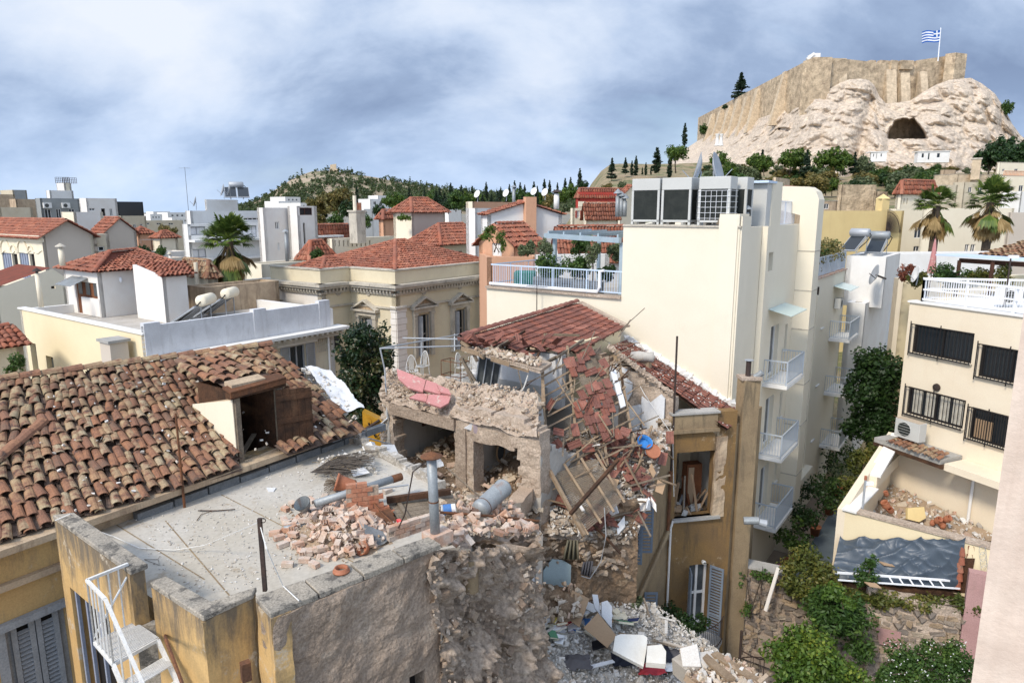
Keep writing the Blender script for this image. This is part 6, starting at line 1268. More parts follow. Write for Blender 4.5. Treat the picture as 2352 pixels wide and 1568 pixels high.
for i in range(4):
 a=cp[1]+(cp[2]-cp[1])*(i/4+.004);b_=cp[1]+(cp[2]-cp[1])*((i+1)/4-.004);a2=cp[0]+(cp[3]-cp[0])*(i/4+.004);b2=cp[0]+(cp[3]-cp[0])*((i+1)/4-.004);MB().prism([(p.x,p.y) for p in(a,b_,b2,a2)],10.5,10.6+random.uniform(-.008,.008)).build('coping_slab','coping',tb,bev=.012)
hx=pxhole(cp[1],cp[2],946,1542,974,1700);rough_wall('rough_end_wall',cp[1]+(cp[2]-cp[1])*.01,cp[2],3.0,lambda t:10.5,'rough',tb,[(hx[0],hx[1],3,hx[3])],.055,.075,.4,.06,3.,1.3,0,.35)
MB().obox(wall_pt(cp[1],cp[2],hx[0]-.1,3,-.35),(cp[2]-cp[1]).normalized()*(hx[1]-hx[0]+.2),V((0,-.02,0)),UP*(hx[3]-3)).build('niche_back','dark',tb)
rough_wall('pale_end',cp[0],cp[1],3,lambda t:10.5,'yellow_peel',tb,(),.02,.12,.3,.03);a=G(545,1350,ZF)
rough_wall('side_return',PB[1],PB[2],3,lambda t:10.51,'yellow_peel',tb,(),.012,.15,.2,.02)
# broken end: stone core
At,Bt=cp[2]+V((0,0,-.1))-(cp[2]-cp[1]).normalized()*.35+V((0,.05,0)),G(1238,1248,9.55);Ab,Bb=D(1035,1640,10.3),D(1290,1640,13.2);SB=bil(At,Bt,Ab,Bb);n_=V((.7,-.6,.25))
def SBd(u,v):p=SB(u,v);return p+n_*(noise.noise(p*.9)*.5*min(1,v*3)-.25*math.sin(u*3.1)*(1-v*.3))
mound('broken_core',SBd,'core',tb,80,110,.42,1.7,4.)
me=chunk_templates(8,.3,.24,.2,'masonry_dark',.3);scatter('stone',lambda u,v:SBd(u,v)+n_*.08,90,me,tb,size=(.2,.8),dens=lambda u,v:.5+.5*v);dust('core_crumbs',lambda u,v:SBd(u,v)+n_*.1,500,.03,.11,'masonry',tb)
mound('broken_slab_edge',bil(G(1010,1248,ZF-.05),G(1240,1235,ZF-.2),G(1015,1290,ZF-.7),G(1215,1290,ZF-.9)),'mortar',tb,40,14,.14,2.2,2.);bp_=D(1068,1262,11.6)
MB().lathe([(.14,-.62),(.145,0),(.15,.02),(.13,.02),(.13,-.3)],bp_+V((.12,-.25,-.05)),14).build('clay_duct','ochre_pale',tb,smooth=True)
# white steel stair
st=T('steel_stair','white rusting steel stair with slatted landing and twisted balusters','stair',G(300,1500,9.0));za=9.93
L0,L1_,L2_,L3_=G(217,1471,za),G(309,1428,za),G(362,1464,za),G(260,1521,za)
me=None
for i in range(22):f_=(i+.5)/22;a=L0+(L3_-L0)*f_;b_=L1_+(L2_-L1_)*f_;MB().beam(a,b_,.017,.02).build('landing_slat','paint_white',st)
for a,b_ in((L0,L1_),(L1_,L2_),(L2_,L3_),(L3_,L0)):MB().beam(a-UP*.03,b_-UP*.03,.04,.05).build('landing_frame','paint_white',st)
dn_=(L3_-L0).normalized()
for k in range(3):
 o=(dn_*(.32*(k+1)))-UP*(.22*(k+1));a0,b0=L3_+o,L2_+o
 for i in range(9):MB().beam(a0+dn_*(i*.03-.12),b0+dn_*(i*.03-.12),.018,.02).build('tread_slat','paint_white',st)
for p in(L3_,L2_):MB().beam(p-UP*.05,p+dn_*1.3-UP*.95,.04,.1).build('stringer','paint_white',st)
hp=[L1_+UP*.95,L0+UP*.95,L3_+UP*.95,L3_+dn_*1.4+UP*-.02]
for a,b_ in zip(hp[:-1],hp[1:]):MB().beam(a,b_,.04,.04).build('handrail','paint_white',st)
for a,b_,n in((L1_,L0,4),(L0,L3_,5),(L3_,L3_+dn_*1.4-UP*.97,4)):
 for i in range(n+1):q=a+(b_-a)*i/n;MB().cyl(q,q+UP*.95,.013,.013,5).build('baluster','paint_white',st)
MB().beam(L0+UP*.05,L1_+UP*.8,.04,.012).build('brace','paint_white',st);MB().tube([G(378,1452,9.3),D(382,1470,8.0),D(430,1600,7.2)],.025,6).build('grab_rail','rust',label='brown handrail pipe on yellow parapet',cat='handrail');pq=D(565,1545,8.0);t=T('roof_outlet','brown rain outlet box low on stained yellow wall','outlet',pq);MB().box(pq-UP*.1,.12,.1,.26,(1,.7,0)).build('box','rust',t);MB().box(pq-UP*.6,.1,.09,.5,(1,.7,0)).build('pipe','yellow_peel',t)
pb=G(609,1356,10.55);t=T('steel_post','dark brown steel post with ring on parapet corner','post',pb);tp=D(596,1190,pb.y+.02);MB().beam(pb,tp,.055,.055,(0,1,0)).build('shaft','iron',t);mb=MB()
for i in range(10):a=2*math.pi*i/10;b_=2*math.pi*(i+1)/10;mb.beam(tp+V((.05+.035*math.cos(a),0,-.03+.035*math.sin(a))),tp+V((.05+.035*math.cos(b_),0,-.03+.035*math.sin(b_))),.01,.01)
mb.build('ring','iron',t);cb=MB();pts=[G(126,1195,10.85),G(160,1180,10.9),G(200,1210,10.2)]+[G(x,y,z) for x,y,z in((262,1232,9.95),(320,1258,9.93),(400,1263,9.95),(470,1252,10.1),(540,1222,10.7))]+[tp-UP*.05];MB().tube(pts,.009,4).build('cable','paint_white',label='slack white cable drooping across terrace to post',cat='cable')
MB().tube([tp-UP*.1,D(612,1260,8.9),G(650,1345,10.62),G(686,1378,10.62),D(690,1440,9.2),D(697,1640,9.0)],.009,4).build('cable','paint_white',label='white cable hanging over rough brown wall',cat='cable')
cpt=G(784,1312,10.6);t=T('clay_pipe_collar','brown clay pipe collar lying on speckled coping','pipe collar',cpt);MB().lathe([(.10,.0),(.13,.0),(.13,.025),(.105,.03),(.105,.07),(.085,.07),(.085,.0)],cpt,18).build('collar','pot_clay',t,smooth=True)
# galvanised flue with cone cap
fb=G(1000,1222,10.62);ft=D(991,1052,fb.y-.05);t=T('rusty_flue','tall rust streaked galvanised flue with flat cone cap','flue',fb);MB().cyl(fb-UP*.1,ft,.085,.085,14,True).build('pipe','galv',t,smooth=True);MB().cyl(fb+(ft-fb)*.42,fb+(ft-fb)*.44,.09,.09,14).build('joint','rust',t)
MB().lathe([(.19,.04),(.01,.12),(.01,.11),(.19,.03)],ft,12).build('cap','rust',t);MB().cyl(ft-UP*.02,ft+UP*.08,.02).build('cap_post','rust',t);MB().box(fb-UP*.2+V((.03,.05,0)),.42,.34,.2,cp[2]-cp[1]).build('base','brick_clay',t);MB().tube([ft-UP*.05-V((.1,.05,0)),ft-V((.3,.1,.2)),D(930,1180,10.9),G(915,1212,10.62)],.013,5).build('stay','iron',t)
# ================================================================ collapsed house
FWL=D(880,935,22.0);FWR=FWL-D2*ext(V((FWL.x,FWL.y,9)),-D2,1242);ZR=7.3
ch=T('collapsed_house','half collapsed masonry house with torn open rooms and broken roof terrace','house',V((1,21,-1.7)))
hO=[pxhole(FWL,FWR,906,950,1046,1060),pxhole(FWL,FWR,1088,1010,1192,1090)];LW=(FWR-FWL).xy.length
h1=(hO[0][0],hO[0][1],5,9.48);h2=(hO[1][0],hO[1][1],5,9.2)
rough_wall('front_wall',FWL,FWR,5.6,lambda t:10.05-.15*math.sin(t*6)-.25*sm(.9,1,t),'mortar',ch,[h1,h2],.06,.11,.5,.10,2.)
nFW=V((-D1.x,-D1.y,0));mdir=-D2
plank('lintel',wall_pt(FWL,FWR,h1[0]-.1,9.62,.07),wall_pt(FWL,FWR,h1[1]+.05,9.58,.07),.12,.36,'rough',ch);MB().obox(wall_pt(FWL,FWR,h1[1]+.02,5.6,.05),mdir*.42,-nFW*.6,UP*3.9).build('pier','rough',ch)
SC=bil(D(886,852,FWL.y+1.1),D(1236,905,FWR.y+1.3),wall_pt(FWL,FWR,0,9.85,.12),wall_pt(FWL,FWR,LW,9.7,.1));mound('rubble_crest',SC,'mortar',ch,90,22,.2,1.6,7.)
me_m=chunk_templates(8,.26,.17,.1,'masonry',.18);scatter('stone',lambda u,v:SC(u,v)+UP*.08,150,me_m,ch,size=(.3,.95),tilt=.7);dust('crest_crumbs',lambda u,v:SC(u,v)+UP*.12,900,.03,.1,'debris_tan',ch)
scatter('stone',bil(wall_pt(FWL,FWR,-.25,10.4,-.2),wall_pt(FWL,FWR,.1,10.4,.05),wall_pt(FWL,FWR,-.1,6.4,-.1),wall_pt(FWL,FWR,.08,6.4,.06)),60,me_m,ch,size=(.5,1.1),tilt=.4)
for P in([(911,846),(978,872),(971,900),(938,890),(914,868)],[(980,872),(1003,880),(1022,897),(1010,905),(974,894)],[(1003,882),(1030,893),(1036,906),(1012,900)],[(957,903),(983,904),(979,922),(940,913)],[(985,905),(1036,908),(1030,925),(1012,935),(979,924)]):
 cx=sum(p[0] for p in P)/len(P);Yc=FWL.y-(cx-880)/360*3.7-.05;plate('pink_plaster',[D(x,y,Yc-(y-890)*.016) for x,y in P],.07,'pink',ch)
plate('lilac_plaster',[D(x,y,FWL.y-2.4) for x,y in((1086,973),(1124,981),(1112,994),(1100,999),(1088,993))],.05,'lilac',ch);plate('white_plaster',[D(x,y,FWL.y-2.3) for x,y in((1066,983),(1086,970),(1087,990))],.04,'plaster_white',ch)
# rooms
BW=D1*4.4;a,b_=V((FWL.x,FWL.y,0)),V((FWR.x,FWR.y,0));Sw=(2.4,3.7,8.1,9.3)
wall_mesh(MB(),a+BW,b_+BW,ZR-1,9.6,.3).build('back_wall','room_wall',ch);wall_mesh(MB(),a-nFW*.01+mdir*.25,a+BW+mdir*.25,ZR-1,9.6,.2,[Sw]).build('side_wall','room_wall',ch);wall_mesh(MB(),a+mdir*(h1[1]+.2),a+BW+mdir*(h1[1]+.2),ZR-1,9.6,.15).build('partition','room_wall',ch);rough_wall('side_wall',b_,b_+BW,ZR-2.5,lambda t:9.5-1.6*t,'room_wall',ch,(),.03,.15,.2,.2)
window(ch,a+mdir*.25,a+BW+mdir*.25,Sw,'white_wall','glass_green',.1,1,1,.07)
MB().prism([(p.x,p.y) for p in(a+D1*.45,b_+D1*.45+D2*.35,b_+D1*.9+D2*.5,b_+D1*3.6+D2*2.4,b_+D1*7.4+D2*2.4,a+D1*7.4)],9.6,10.0).build('roof_slab','slab',ch);MB().prism([(p.x,p.y) for p in(a+D1*.5+mdir*.1,b_+D1*.5+D2*.2,b_+BW+D2*.1,a+BW)],ZR-.3,ZR).build('room_floor','earth',ch)
q=a+mdir*.27+D1*1.55;fr=T('framed_picture','small dark framed picture on wall of torn open room','picture',V((q.x,q.y,8.7)));e_=V((D1.y,-D1.x,0));MB().obox(V((q.x,q.y,8.55)),D1*.42,e_*.03,UP*.5).build('frame','wood_brown',fr);MB().obox(V((q.x,q.y,8.62))+D1*.07+e_*.032,D1*.28,e_*.004,UP*.36).build('print','board',fr)
q=a+mdir*.9+D1*2.4;cb=T('book_cabinet','brown cabinet heaped with books in torn open room','cabinet',V((q.x,q.y,ZR)));MB().obox(V((q.x,q.y,ZR)),mdir*1.1,D1*.5,UP*.85).build('body','cardboard',cb);MB().obox(V((q.x,q.y,ZR+.1))+mdir*.05+nFW*.02,mdir*.48,D1*.02,UP*.65).build('door','wood_door',cb)
BK=[('bk_teal',(.05,.2,.22)),('bk_cream',(.66,.6,.46)),('bk_red',(.42,.04,.05)),('bk_blue',(.07,.18,.42)),('bk_white',(.75,.75,.74)),('bk_green',(.1,.25,.14)),('bk_yellow',(.7,.55,.12)),('bk_orange',(.55,.2,.06)),('bk_navy',(.03,.045,.12)),('bk_grey',(.3,.3,.31)),('bk_lilac',(.55,.5,.68)),('bk_black',(.012,.012,.014))]
for n,c_ in BK:plain(n,c_)
CN={'bk_teal':'teal','bk_cream':'cream','bk_red':'red','bk_blue':'blue','bk_white':'white','bk_green':'green','bk_yellow':'yellow','bk_orange':'orange','bk_navy':'navy','bk_grey':'grey','bk_lilac':'lilac','bk_black':'black'}
def book(p,m,label,s=1.,tilt=.35,group=None):
 t=T('book',label,'book',p,group);w,h,th=.17*s,.25*s,.035*s;MB().obox((-w/2,-h/2,0),(w,0,0),(0,h,0),(0,0,.005)).obox((-w/2,-h/2,th),(w,0,0),(0,h,0),(0,0,.005)).obox((-w/2,-h/2,.005),(.006,0,0),(0,h,0),(0,0,th-.005)).build('cover',m,t,local=True);MB().obox((-w/2+.006,-h/2+.005,.0051),(w-.012,0,0),(0,h-.01,0),(0,0,th-.0052)).build('pages','bk_cream',t,local=True)
 t.rotation_euler=(random.uniform(-tilt,tilt),random.uniform(-tilt,tilt),random.uniform(0,6.28));return t
for i,(n,_) in enumerate(BK[:9]):book(V((q.x,q.y,ZR+.87+.05*(i%3)))+mdir*(.12+.1*i)+D1*random.uniform(.1,.4),n,CN[n]+' book on cabinet in torn open room',1.1)
q=a+mdir*1.9+D1*4.2;rd=T('radiator','white ribbed radiator on back wall of torn open room','radiator',V((q.x,q.y,ZR+.2)))
for i in range(9):MB().obox(V((q.x,q.y,ZR+.25))+mdir*i*.085,mdir*.065,nFW*.12,UP*.65).build('rib','paint_white',rd,bev=.015)
q=a+mdir*1.25+D1*4.1;dr_=T('white_cupboard','grey white cupboard door standing in torn open room','cupboard',V((q.x,q.y,ZR)));MB().obox(V((q.x,q.y,ZR)),mdir*.62,nFW*.35,UP*1.25).build('carcass','white_wall',dr_);MB().obox(V((q.x,q.y,ZR+.1))+mdir*.08+nFW*.352,mdir*.46,nFW*.012,UP*1.0).build('door_panel','white',dr_)
cu=MB();q=a+mdir*.3+D1*3.9
for i in range(7):cu.cyl(V((q.x,q.y,7.9))+mdir*i*.07,V((q.x,q.y,9.4))+mdir*i*.05,.05,.035,7)
cu.build('curtain','curtain',ch)
SR=bil(V((a.x,a.y,ZR+.75))+mdir*.8+D1*3.6,V((b_.x,b_.y,ZR+.8))+D1*3.8,V((a.x,a.y,ZR+.1))+mdir*.3+D1*-.2,V((b_.x,b_.y,ZR+.1))+D1*-.3);mound('room_rubble',SR,'earth',ch,60,30,.28,1.4,3.);me_d=chunk_templates(7,.27,.15,.09,'debris_tan',.18);scatter('brick_fragment',lambda u,v:SR(u,v)+UP*.15,210,me_d,ch,size=(.5,1.15),tilt=.8);dust('room_crumbs',lambda u,v:SR(u,v)+UP*.16,700,.03,.12,'debris_tan',ch)
q=a+mdir*(h1[1]+2.6)+D1*1.6;bx=T('flattened_carton','large opened brown carton in torn open room','carton',V((q.x,q.y,ZR+.6)));plate('panel',[V((q.x,q.y,ZR+.55)),V((q.x,q.y,ZR+.6))+mdir*1.2,V((q.x,q.y,ZR+1.1))+mdir*1.1+D1*.5,V((q.x,q.y,ZR+1.0))+mdir*-.1+D1*.5],.02,'cardboard',bx);plate('flap',[V((q.x,q.y,ZR+.5)),V((q.x,q.y,ZR+.6))+mdir*1.2,V((q.x,q.y,ZR+.15))+mdir*1.3+nFW*.4,V((q.x,q.y,ZR+.1))+nFW*.4],.02,'cardboard',bx)
q=a+mdir*(h1[1]+.36)+D1*1.8;mr_=T('oval_mirror','oval gilt framed mirror on grey partition wall','mirror',V((q.x,q.y,8.0)));MB().lathe([(.20,.0),(.25,.02),(.25,.05),(.2,.06)],V((q.x,q.y,8.2)),18,e_).build('frame','board',mr_);MB().lathe([(.001,.02),(.2,.02)],V((q.x,q.y,8.2)),18,e_).build('glass','glass_dim',mr_);mr_.scale=(1,1,1.45);mr_.location.z=7.95
# roof terrace of the collapsed house: parapet, chairs, table, pipe frame
ZT=10.02;a2,b2=D(905,845,26.2),D(1090,795,26.2);pa=V((a.x,a.y,0))+D1*7.2;pb_=pa+mdir*6.2
rough_wall('terrace_parapet',pa,pb_,ZT-.5,lambda t:ZT+.62+.05*math.sin(t*9),'stain_wall',ch,(),.03,.14,.25,.06,1.)
def wire_chair(p,rz,label):
 t=T('wire_chair',label,'chair',(0,0,0),'white wire chairs on broken terrace');m='paint_white'
 MB().lathe([(.2,.45),(.215,.455),(.215,.47),(.2,.475)],(0,0,0),16).build('seat_ring',m,t,local=True);mb=MB()
 for i in range(5):x=-.16+i*.08;w_=math.sqrt(.04-x*x);mb.beam((x,-w_,.46),(x,w_,.46),.012,.012)
 mb.build('seat_wires',m,t,local=True)
 for x,y in((-.16,-.16),(.16,-.16),(-.17,.17),(.17,.17)):MB().cyl((x,y,.46),(x*1.15,y*1.2,0),.012,.012,5).build('leg',m,t,local=True)
 arc=[(-.2+.4*i/12,.17+.05*math.sin(math.pi*i/12),.46+.52*math.sin(math.pi*i/12)**.6) for i in range(13)];MB().tube(arc,.013,5).build('back_hoop',m,t,local=True)
 for i in range(3,10):MB().tube([(arc[i][0]*.7,.18,.47),arc[i]],.007,4).build('back_wire',m,t,local=True)
 t.location=p;t.rotation_euler=(0,0,rz)
for i,(x,y,rz) in enumerate(((948,880,.3),(970,868,-.5),(1062,872,.9),(1078,866,-.6),(1092,878,.2))):wire_chair(G(x,y,ZT),rz,'white wire chair with rounded back on broken roof terrace')
q=G(1014,872,ZT);tt=T('table_frame','rusty bare table frame between wire chairs','table',q)
for x,y in((0,0),(.9,0),(0,.5),(.9,.5)):MB().beam(q+mdir*x+D1*y,q+mdir*x+D1*y+UP*.72,.025,.025).build('leg','rust',tt)
for z in(.2,.72):
 for p,r_ in(((0,0),(.9,0)),((.9,0),(.9,.5)),((.9,.5),(0,.5)),((0,.5),(0,0))):MB().beam(q+mdir*p[0]+D1*p[1]+UP*z,q+mdir*r_[0]+D1*r_[1]+UP*z,.025,.025).build('rail','rust',tt)
q=G(1098,850,ZT);wt=T('white_table','small white table behind leaning timber frame','table',q);MB().box(q+UP*.7,.8,.6,.03,mdir).build('top','paint_white',wt)
for s in(-.35,.35):MB().beam(q+mdir*s,q+mdir*s+UP*.7,.03,.03).build('leg','paint_white',wt)
pf=T('scaffold','grey scaffold pipe frame above broken roof terrace','scaffold',D(874,870,23));pc_=[D(873,800,22.3),D(1062,763,28),D(1060,795,23.5),D(925,776,26)]
for p,r_ in((pc_[0],D(1078,764,28)),(pc_[0],D(1062,794,23.2)),(D(925,776,25.5),D(1062,779,25)),(pc_[0],D(884,850,22.3)),(D(968,782,25),D(968,835,25)),(D(1044,767,27.5),D(1044,806,27)),(D(884,850,22.2),D(890,960,21.8)),(D(890,960,21.8),D(834,1008,21.5)),(D(834,1003,21.5),D(900,1020,21.8))):MB().cyl(p,r_,.028,.028,6).build('pipe','metal_grey',pf)
# upper tile roof and its timbers
R_0,R_1,V_1=D(1058,777,22.5),D(1325,697,28.2),D(1431,752,26.2);E_l=R_0+(V_1-R_1)*1.25;V_1b=R_1+(V_1-R_1)*1.0
ur=T('upper_tile_roof','torn brown red roof of flat interlocking tiles with exposed rafters','roof',(R_0+V_1)/2)
def keep(u,v):
 lim=.80-1.55*u+.2*noise.noise(V((u*9,v*4,3)));return v>lim if u<.7 else True
mx_=tile_grid(E_l,V_1b,R_0,R_1,.24,.33,.12,lambda u,v:not keep(u,v));tiles(ur,mx_,marseille(.235,.37),'tile_flat',300);ridge(ur,[R_0+UP*.04,R_1+UP*.04],.26,.38,'tile_flat')
SU=lambda u,v:(E_l*(1-u)+V_1b*u)*(1-v)+(R_0*(1-u)+R_1*u)*v;nu_=(V_1b-E_l).cross(R_0-E_l).normalized();nu_=nu_ if nu_.z>0 else-nu_
mb=MB();N_=24
for i in range(N_):
 for j in range(10):
  if keep((i+.5)/N_,(j+.5)/10-.07):mb.poly(*[SU((i+p)/N_,(j+r_)/10)-nu_*.03 for p,r_ in((0,0),(1,0),(1,1),(0,1))])
mb.build('roof_boards','wood_dark',ur)
for i in range(10):u=i/9;v0=max(0,.62-1.0*u+random.uniform(-.2,.1));MB().beam(SU(u,v0)-nu_*.1,SU(u,.98)-nu_*.1,.07,.1,nu_).build('rafter','wood_light',ur)
for v in(.15,.4,.65):MB().beam(SU(.12+.1*random.random(),v)-nu_*.2,SU(.8,v)-nu_*.2,.08,.1,nu_).build('purlin','wood_grey',ur)
for p,r_ in(((1108,818),(1190,770)),((1100,812),(1150,778)),((1130,815),(1235,790)),((1250,768),(1330,770)),((1155,795),(1205,760)),((1205,810),(1290,800)),((1060,795),(1110,770)),((1280,820),(1340,780)),((1190,838),(1215,800)),((1230,830),(1250,780))):MB().beam(D(*p,21.3+random.random()*1.5),D(*r_,22.4+random.random()*1.5),.07,.08).build('broken_timber',random.choice(['wood_light','wood_grey','wood_dark']),ur)
me=template(marseille(.235,.37),'tile_flat')
for x,y in((1065,780),(1075,776),(1085,785),(1090,778),(1100,790),(1105,782),(1118,795),(1130,800),(1190,778),(1200,786),(1225,820),(1215,815),(1200,812),(1262,772),(1280,785),(1150,772),(1170,780),(1240,800)):inst('loose_tile',me,Matrix.Translation(D(x,y,21.6+random.random()*.7))@rrot(.9),ur)
plate('ceiling_slab',[D(1076,800,21.8),D(1242,850,20.6),D(1268,832,21.6),D(1120,786,23.4)],.12,'mortar',ur);mb=MB()
for i in range(34):p=D(1084+i*4.7,806+i*1.36,21.7-i*.034);mb.beam(p,p+D1*.25-UP*.01,.02,.015)
mb.build('lath_ends','wood_grey',ur)['kind']='stuff';dust('ceiling_rubble',bil(D(1110,795,22.2),D(1250,822,21.2),D(1090,803,21.6),D(1240,842,20.7)),180,.05,.22,'debris_tan',ur)
for x0,x1,y0 in((1128,1170,824),(1172,1215,838),(1060,1100,800)):plank('fascia_board',D(x0,y0,21.2),D(x1,y0+13,20.8),.03,.14,'wood_light',ur)
wall_mesh(MB(),V_1-D1*3.2+V((0,0,0)),V_1-D1*.2,9.4,V_1.z-.08,.3).build('gable_wall','pale_yellow',ur);MB().tube([D(1312,703,27.8),D(1372,760,25.8),D(1440,830,24.5),D(1480,905,22.8),D(1545,1000,22.0),D(1548,1140,21.5)],.012,4).build('hanging_cable','paint_white',label='pale cable sagging over both tile roofs down ochre wall',cat='cable')
MB().beam(R_1+V((.15,0,.05)),V_1+V((.2,0,.05)),.22,.08).build('verge','mortar',ur)
# attic room under it
wall_mesh(MB(),D(1085,880,25.0),D(1290,890,22.6),9.3,11.2,.25).build('attic_wall','plaster_white',ch);gd=T('sliding_door','dark glazed metal door leaning under broken ceiling','door',D(1115,890,22.2));P=[(1102,812),(1150,838),(1141,898),(1092,880)];plate('pane',[D(x,y,22.2) for x,y in P],.02,'glass_dim',gd)
for p,r_ in((P[0],P[1]),(P[1],P[2]),(P[2],P[3]),(P[3],P[0]),((1118,822),(1108,887)),((1135,830),(1125,893))):MB().beam(D(*p,22.15),D(*r_,22.15),.04,.04).build('frame','metal_grey',gd)
tf=T('leaning_frame','olive green timber window frame leaning under broken eave','frame',D(1080,860,21.8))
for p,r_ in(((1060,820),(1088,812)),((1060,820),(1086,880)),((1088,812),(1096,830)),((1064,830),(1092,875))):MB().beam(D(*p,21.8),D(*r_,21.7),.09,.07).build('timber','wood_grey',tf)
bro=bil(D(1150,900,21.2),D(1245,930,20.6),D(1150,985,20.0),D(1245,985,19.2));mound('attic_rubble',bro,'mortar',ch,30,24,.3,1.6,1.);scatter('stone',lambda u,v:bro(u,v)+V((0,-.1,.12)),70,me_m,ch,size=(.4,1.),tilt=.8)
for p,r_ in(((1190,850),(1200,930)),((1215,855),(1185,920)),((1225,890),(1255,940)),((1160,905),(1215,945)),((1205,880),(1250,860)),((1180,900),(1230,870))):MB().tube([D(*p,21.0),D((p[0]+r_[0])/2+4,(p[1]+r_[1])/2,20.8),D(*r_,20.5)],.02,4).build('dangling_wire',random.choice(['wood_grey','paint_white','iron']),ch)
# hanging roof: rafters, battens, tile patch, lath panel
hr=T('hanging_roof','fallen roof slope hanging as bare battens with a patch of tiles','roof',D(1340,1000,20.5));SH=bil(D(1246,855,21.6),D(1425,770,23.6),D(1262,1110,19.0),D(1470,1020,20.4))
for u,v0,v1 in((0,0,1.12),(.32,-.15,1.1),(.62,.0,1.05),(.93,.12,1.0)):MB().beam(SH(u,v0)-V((0,-.06,.05)),SH(u,v1)-V((0,-.06,.05)),.08,.1,(0,-1,.3)).build('rafter','wood_light',hr)
for i,(u0,u1) in enumerate(((0,.55),(0,.5),(-.02,.62),(0,.95),(.02,.9),(0,.95),(0,.9),(.0,.95),(-.01,.98),(.0,.9),(.02,1))):v=.02+i*.097;MB().beam(SH(u0,v+.02),SH(u1,v-.02),.055,.05,(0,-1,.5)).build('batten','wood_light',hr)
def skipH(u,v):
# v up from the lower edge
 w_=1-v;core=.40+.08*math.sin(w_*9)<u<.80 and .30<w_<.72+.06*math.sin(u*14);top=.2<u<.62 and .02<w_<.16+.05*math.sin(u*20);return not(core or top)
me=template(marseille(.25,.40),'tile_flat');n_h=(SH(1,0)-SH(0,0)).cross(SH(0,1)-SH(0,0)).normalized();n_h=n_h if n_h.y<0 else-n_h
for mx in tile_grid(SH(0,1)+n_h*.06,SH(1,1)+n_h*.06,SH(0,0)+n_h*.06,SH(1,0)+n_h*.06,.255,.33,.8,skipH):inst('roof_tile',me,mx,hr)
for u,v in((.05,.34),(.12,.62),(.3,.66),(.28,.78),(.42,.86),(.62,.82),(.75,.85),(.55,.22),(.66,.26),(.72,.2),(.84,.86),(.1,.72)):inst('roof_tile',me,frame(SH(u,v)+n_h*.09,*[V(c_) for c_ in((SH(1,v)-SH(0,v)).normalized(),(SH(u,1)-SH(u,0)).normalized(),n_h)])@rrot(.25),hr)
for i in range(3):plate('white_verge_mortar',[SH(.79+.02*i,.3+.12*i)+n_h*.1,SH(.85+.02*i,.3+.12*i)+n_h*.1,SH(.86+.02*i,.41+.12*i)+n_h*.1,SH(.80+.02*i,.41+.12*i)+n_h*.1],.06,'plaster_white',hr)
SL=bil(D(1262,1092,18.9),D(1372,1052,19.6),D(1345,1222,17.5),D(1430,1150,18.4));SL2=bil(SH(.32,.05),SH(.6,-.05),SH(.55,.5),SH(.75,.42))
for SS,n,pp in((SL,34,hr),(SL2,34,hr)):
 for i in range(n):v=(i+.3)/n;MB().beam(SS(0+.02*random.random(),v),SS(1-.04*random.random(),v),.035,.012,(0,-1,.6)).build('lath','wood_grey',pp)
for u in(0,.35,.7,1):MB().beam(SL(u,-.1)+n_h*.05,SL(u,1.05)+n_h*.05,.07,.06,(0,-1,.4)).build('lath_rafter','wood_light',hr)
for i in range(80):
 u,v=random.uniform(0,1.),random.uniform(-.1,1.15);p=SH(u,v)+n_h*random.uniform(-.1,.2);d=(SH(1,v)-SH(0,v)).normalized() if random.random()<.6 else(SH(u,1)-SH(u,0)).normalized();d=(d+V((random.gauss(0,.35),random.gauss(0,.3),random.gauss(0,.35)))).normalized()*random.uniform(.3,1.5);MB().beam(p,p+d,random.uniform(.02,.05),.02).build('splinter',random.choice(['wood_light','wood_grey','wood_grey','wood_dark']),hr)
MB().beam(D(1246,845,21.2),D(1250,1065,19.4),.1,.1).build('strut','wood_light',hr);MB().beam(D(1262,1080,18.7),D(1342,1230,17.3),.09,.1).build('strut','wood_light',hr);MB().beam(D(1310,1180,17.3),D(1420,1055,18.6),.1,.07).build('strut','wood_dark',hr)
# debris slope behind and below
SD=bil(D(1255,1000,21.5),D(1545,985,21.6),D(1265,1235,18.2),D(1462,1235,18.9));mound('inner_debris',SD,'mortar',ch,60,50,.35,1.3,5.);scatter('rubble_stone',lambda u,v:SD(u,v)+V((0,-.15,.15)),230,me_d+me_m,ch,size=(.45,1.3),tilt=1.);dust('inner_crumbs',lambda u,v:SD(u,v)+V((0,-.2,.18)),1600,.03,.13,'debris',ch)
me2=template(marseille(.25,.40),'tile_flat');k=0
while k<62:
 u,v=random.uniform(.1,1),random.uniform(.1,.95)
 if random.random()>.4+u*.6:continue
 k+=1;inst('fallen_tile',me2,Matrix.Translation(SD(u,v)+V((0,-.3,.28)))@Matrix.Rotation(.6,4,'X')@rrot(.7),ch)
for i in range(34):
 p=SD(random.uniform(.1,1),random.uniform(.02,.9))+V((0,-.35,.3));d=V((random.uniform(-1,1),random.uniform(-.8,.3),random.uniform(-.7,.7))).normalized()*random.uniform(.5,1.5);plank('broken_plank',p,p+d,random.uniform(.04,.1),.035,random.choice(['wood_light','wood_grey','wood_dark','white_wall']),ch)
for i in range(18):
 p=SD(random.uniform(.1,1),random.uniform(.1,.9))+V((0,-.4,.3));e1=V((random.uniform(-1,1),-.2,random.uniform(-.5,.5))).normalized()*random.uniform(.2,.45);e2=V((random.uniform(-.3,.3),-.5,random.uniform(-.9,-.2))).normalized()*random.uniform(.2,.4);plate('plaster_shard',[p,p+e1,p+e1*.9+e2,p+e2*1.1],.03,random.choice(['plaster_white','plaster_white','board','white_wall']),ch)
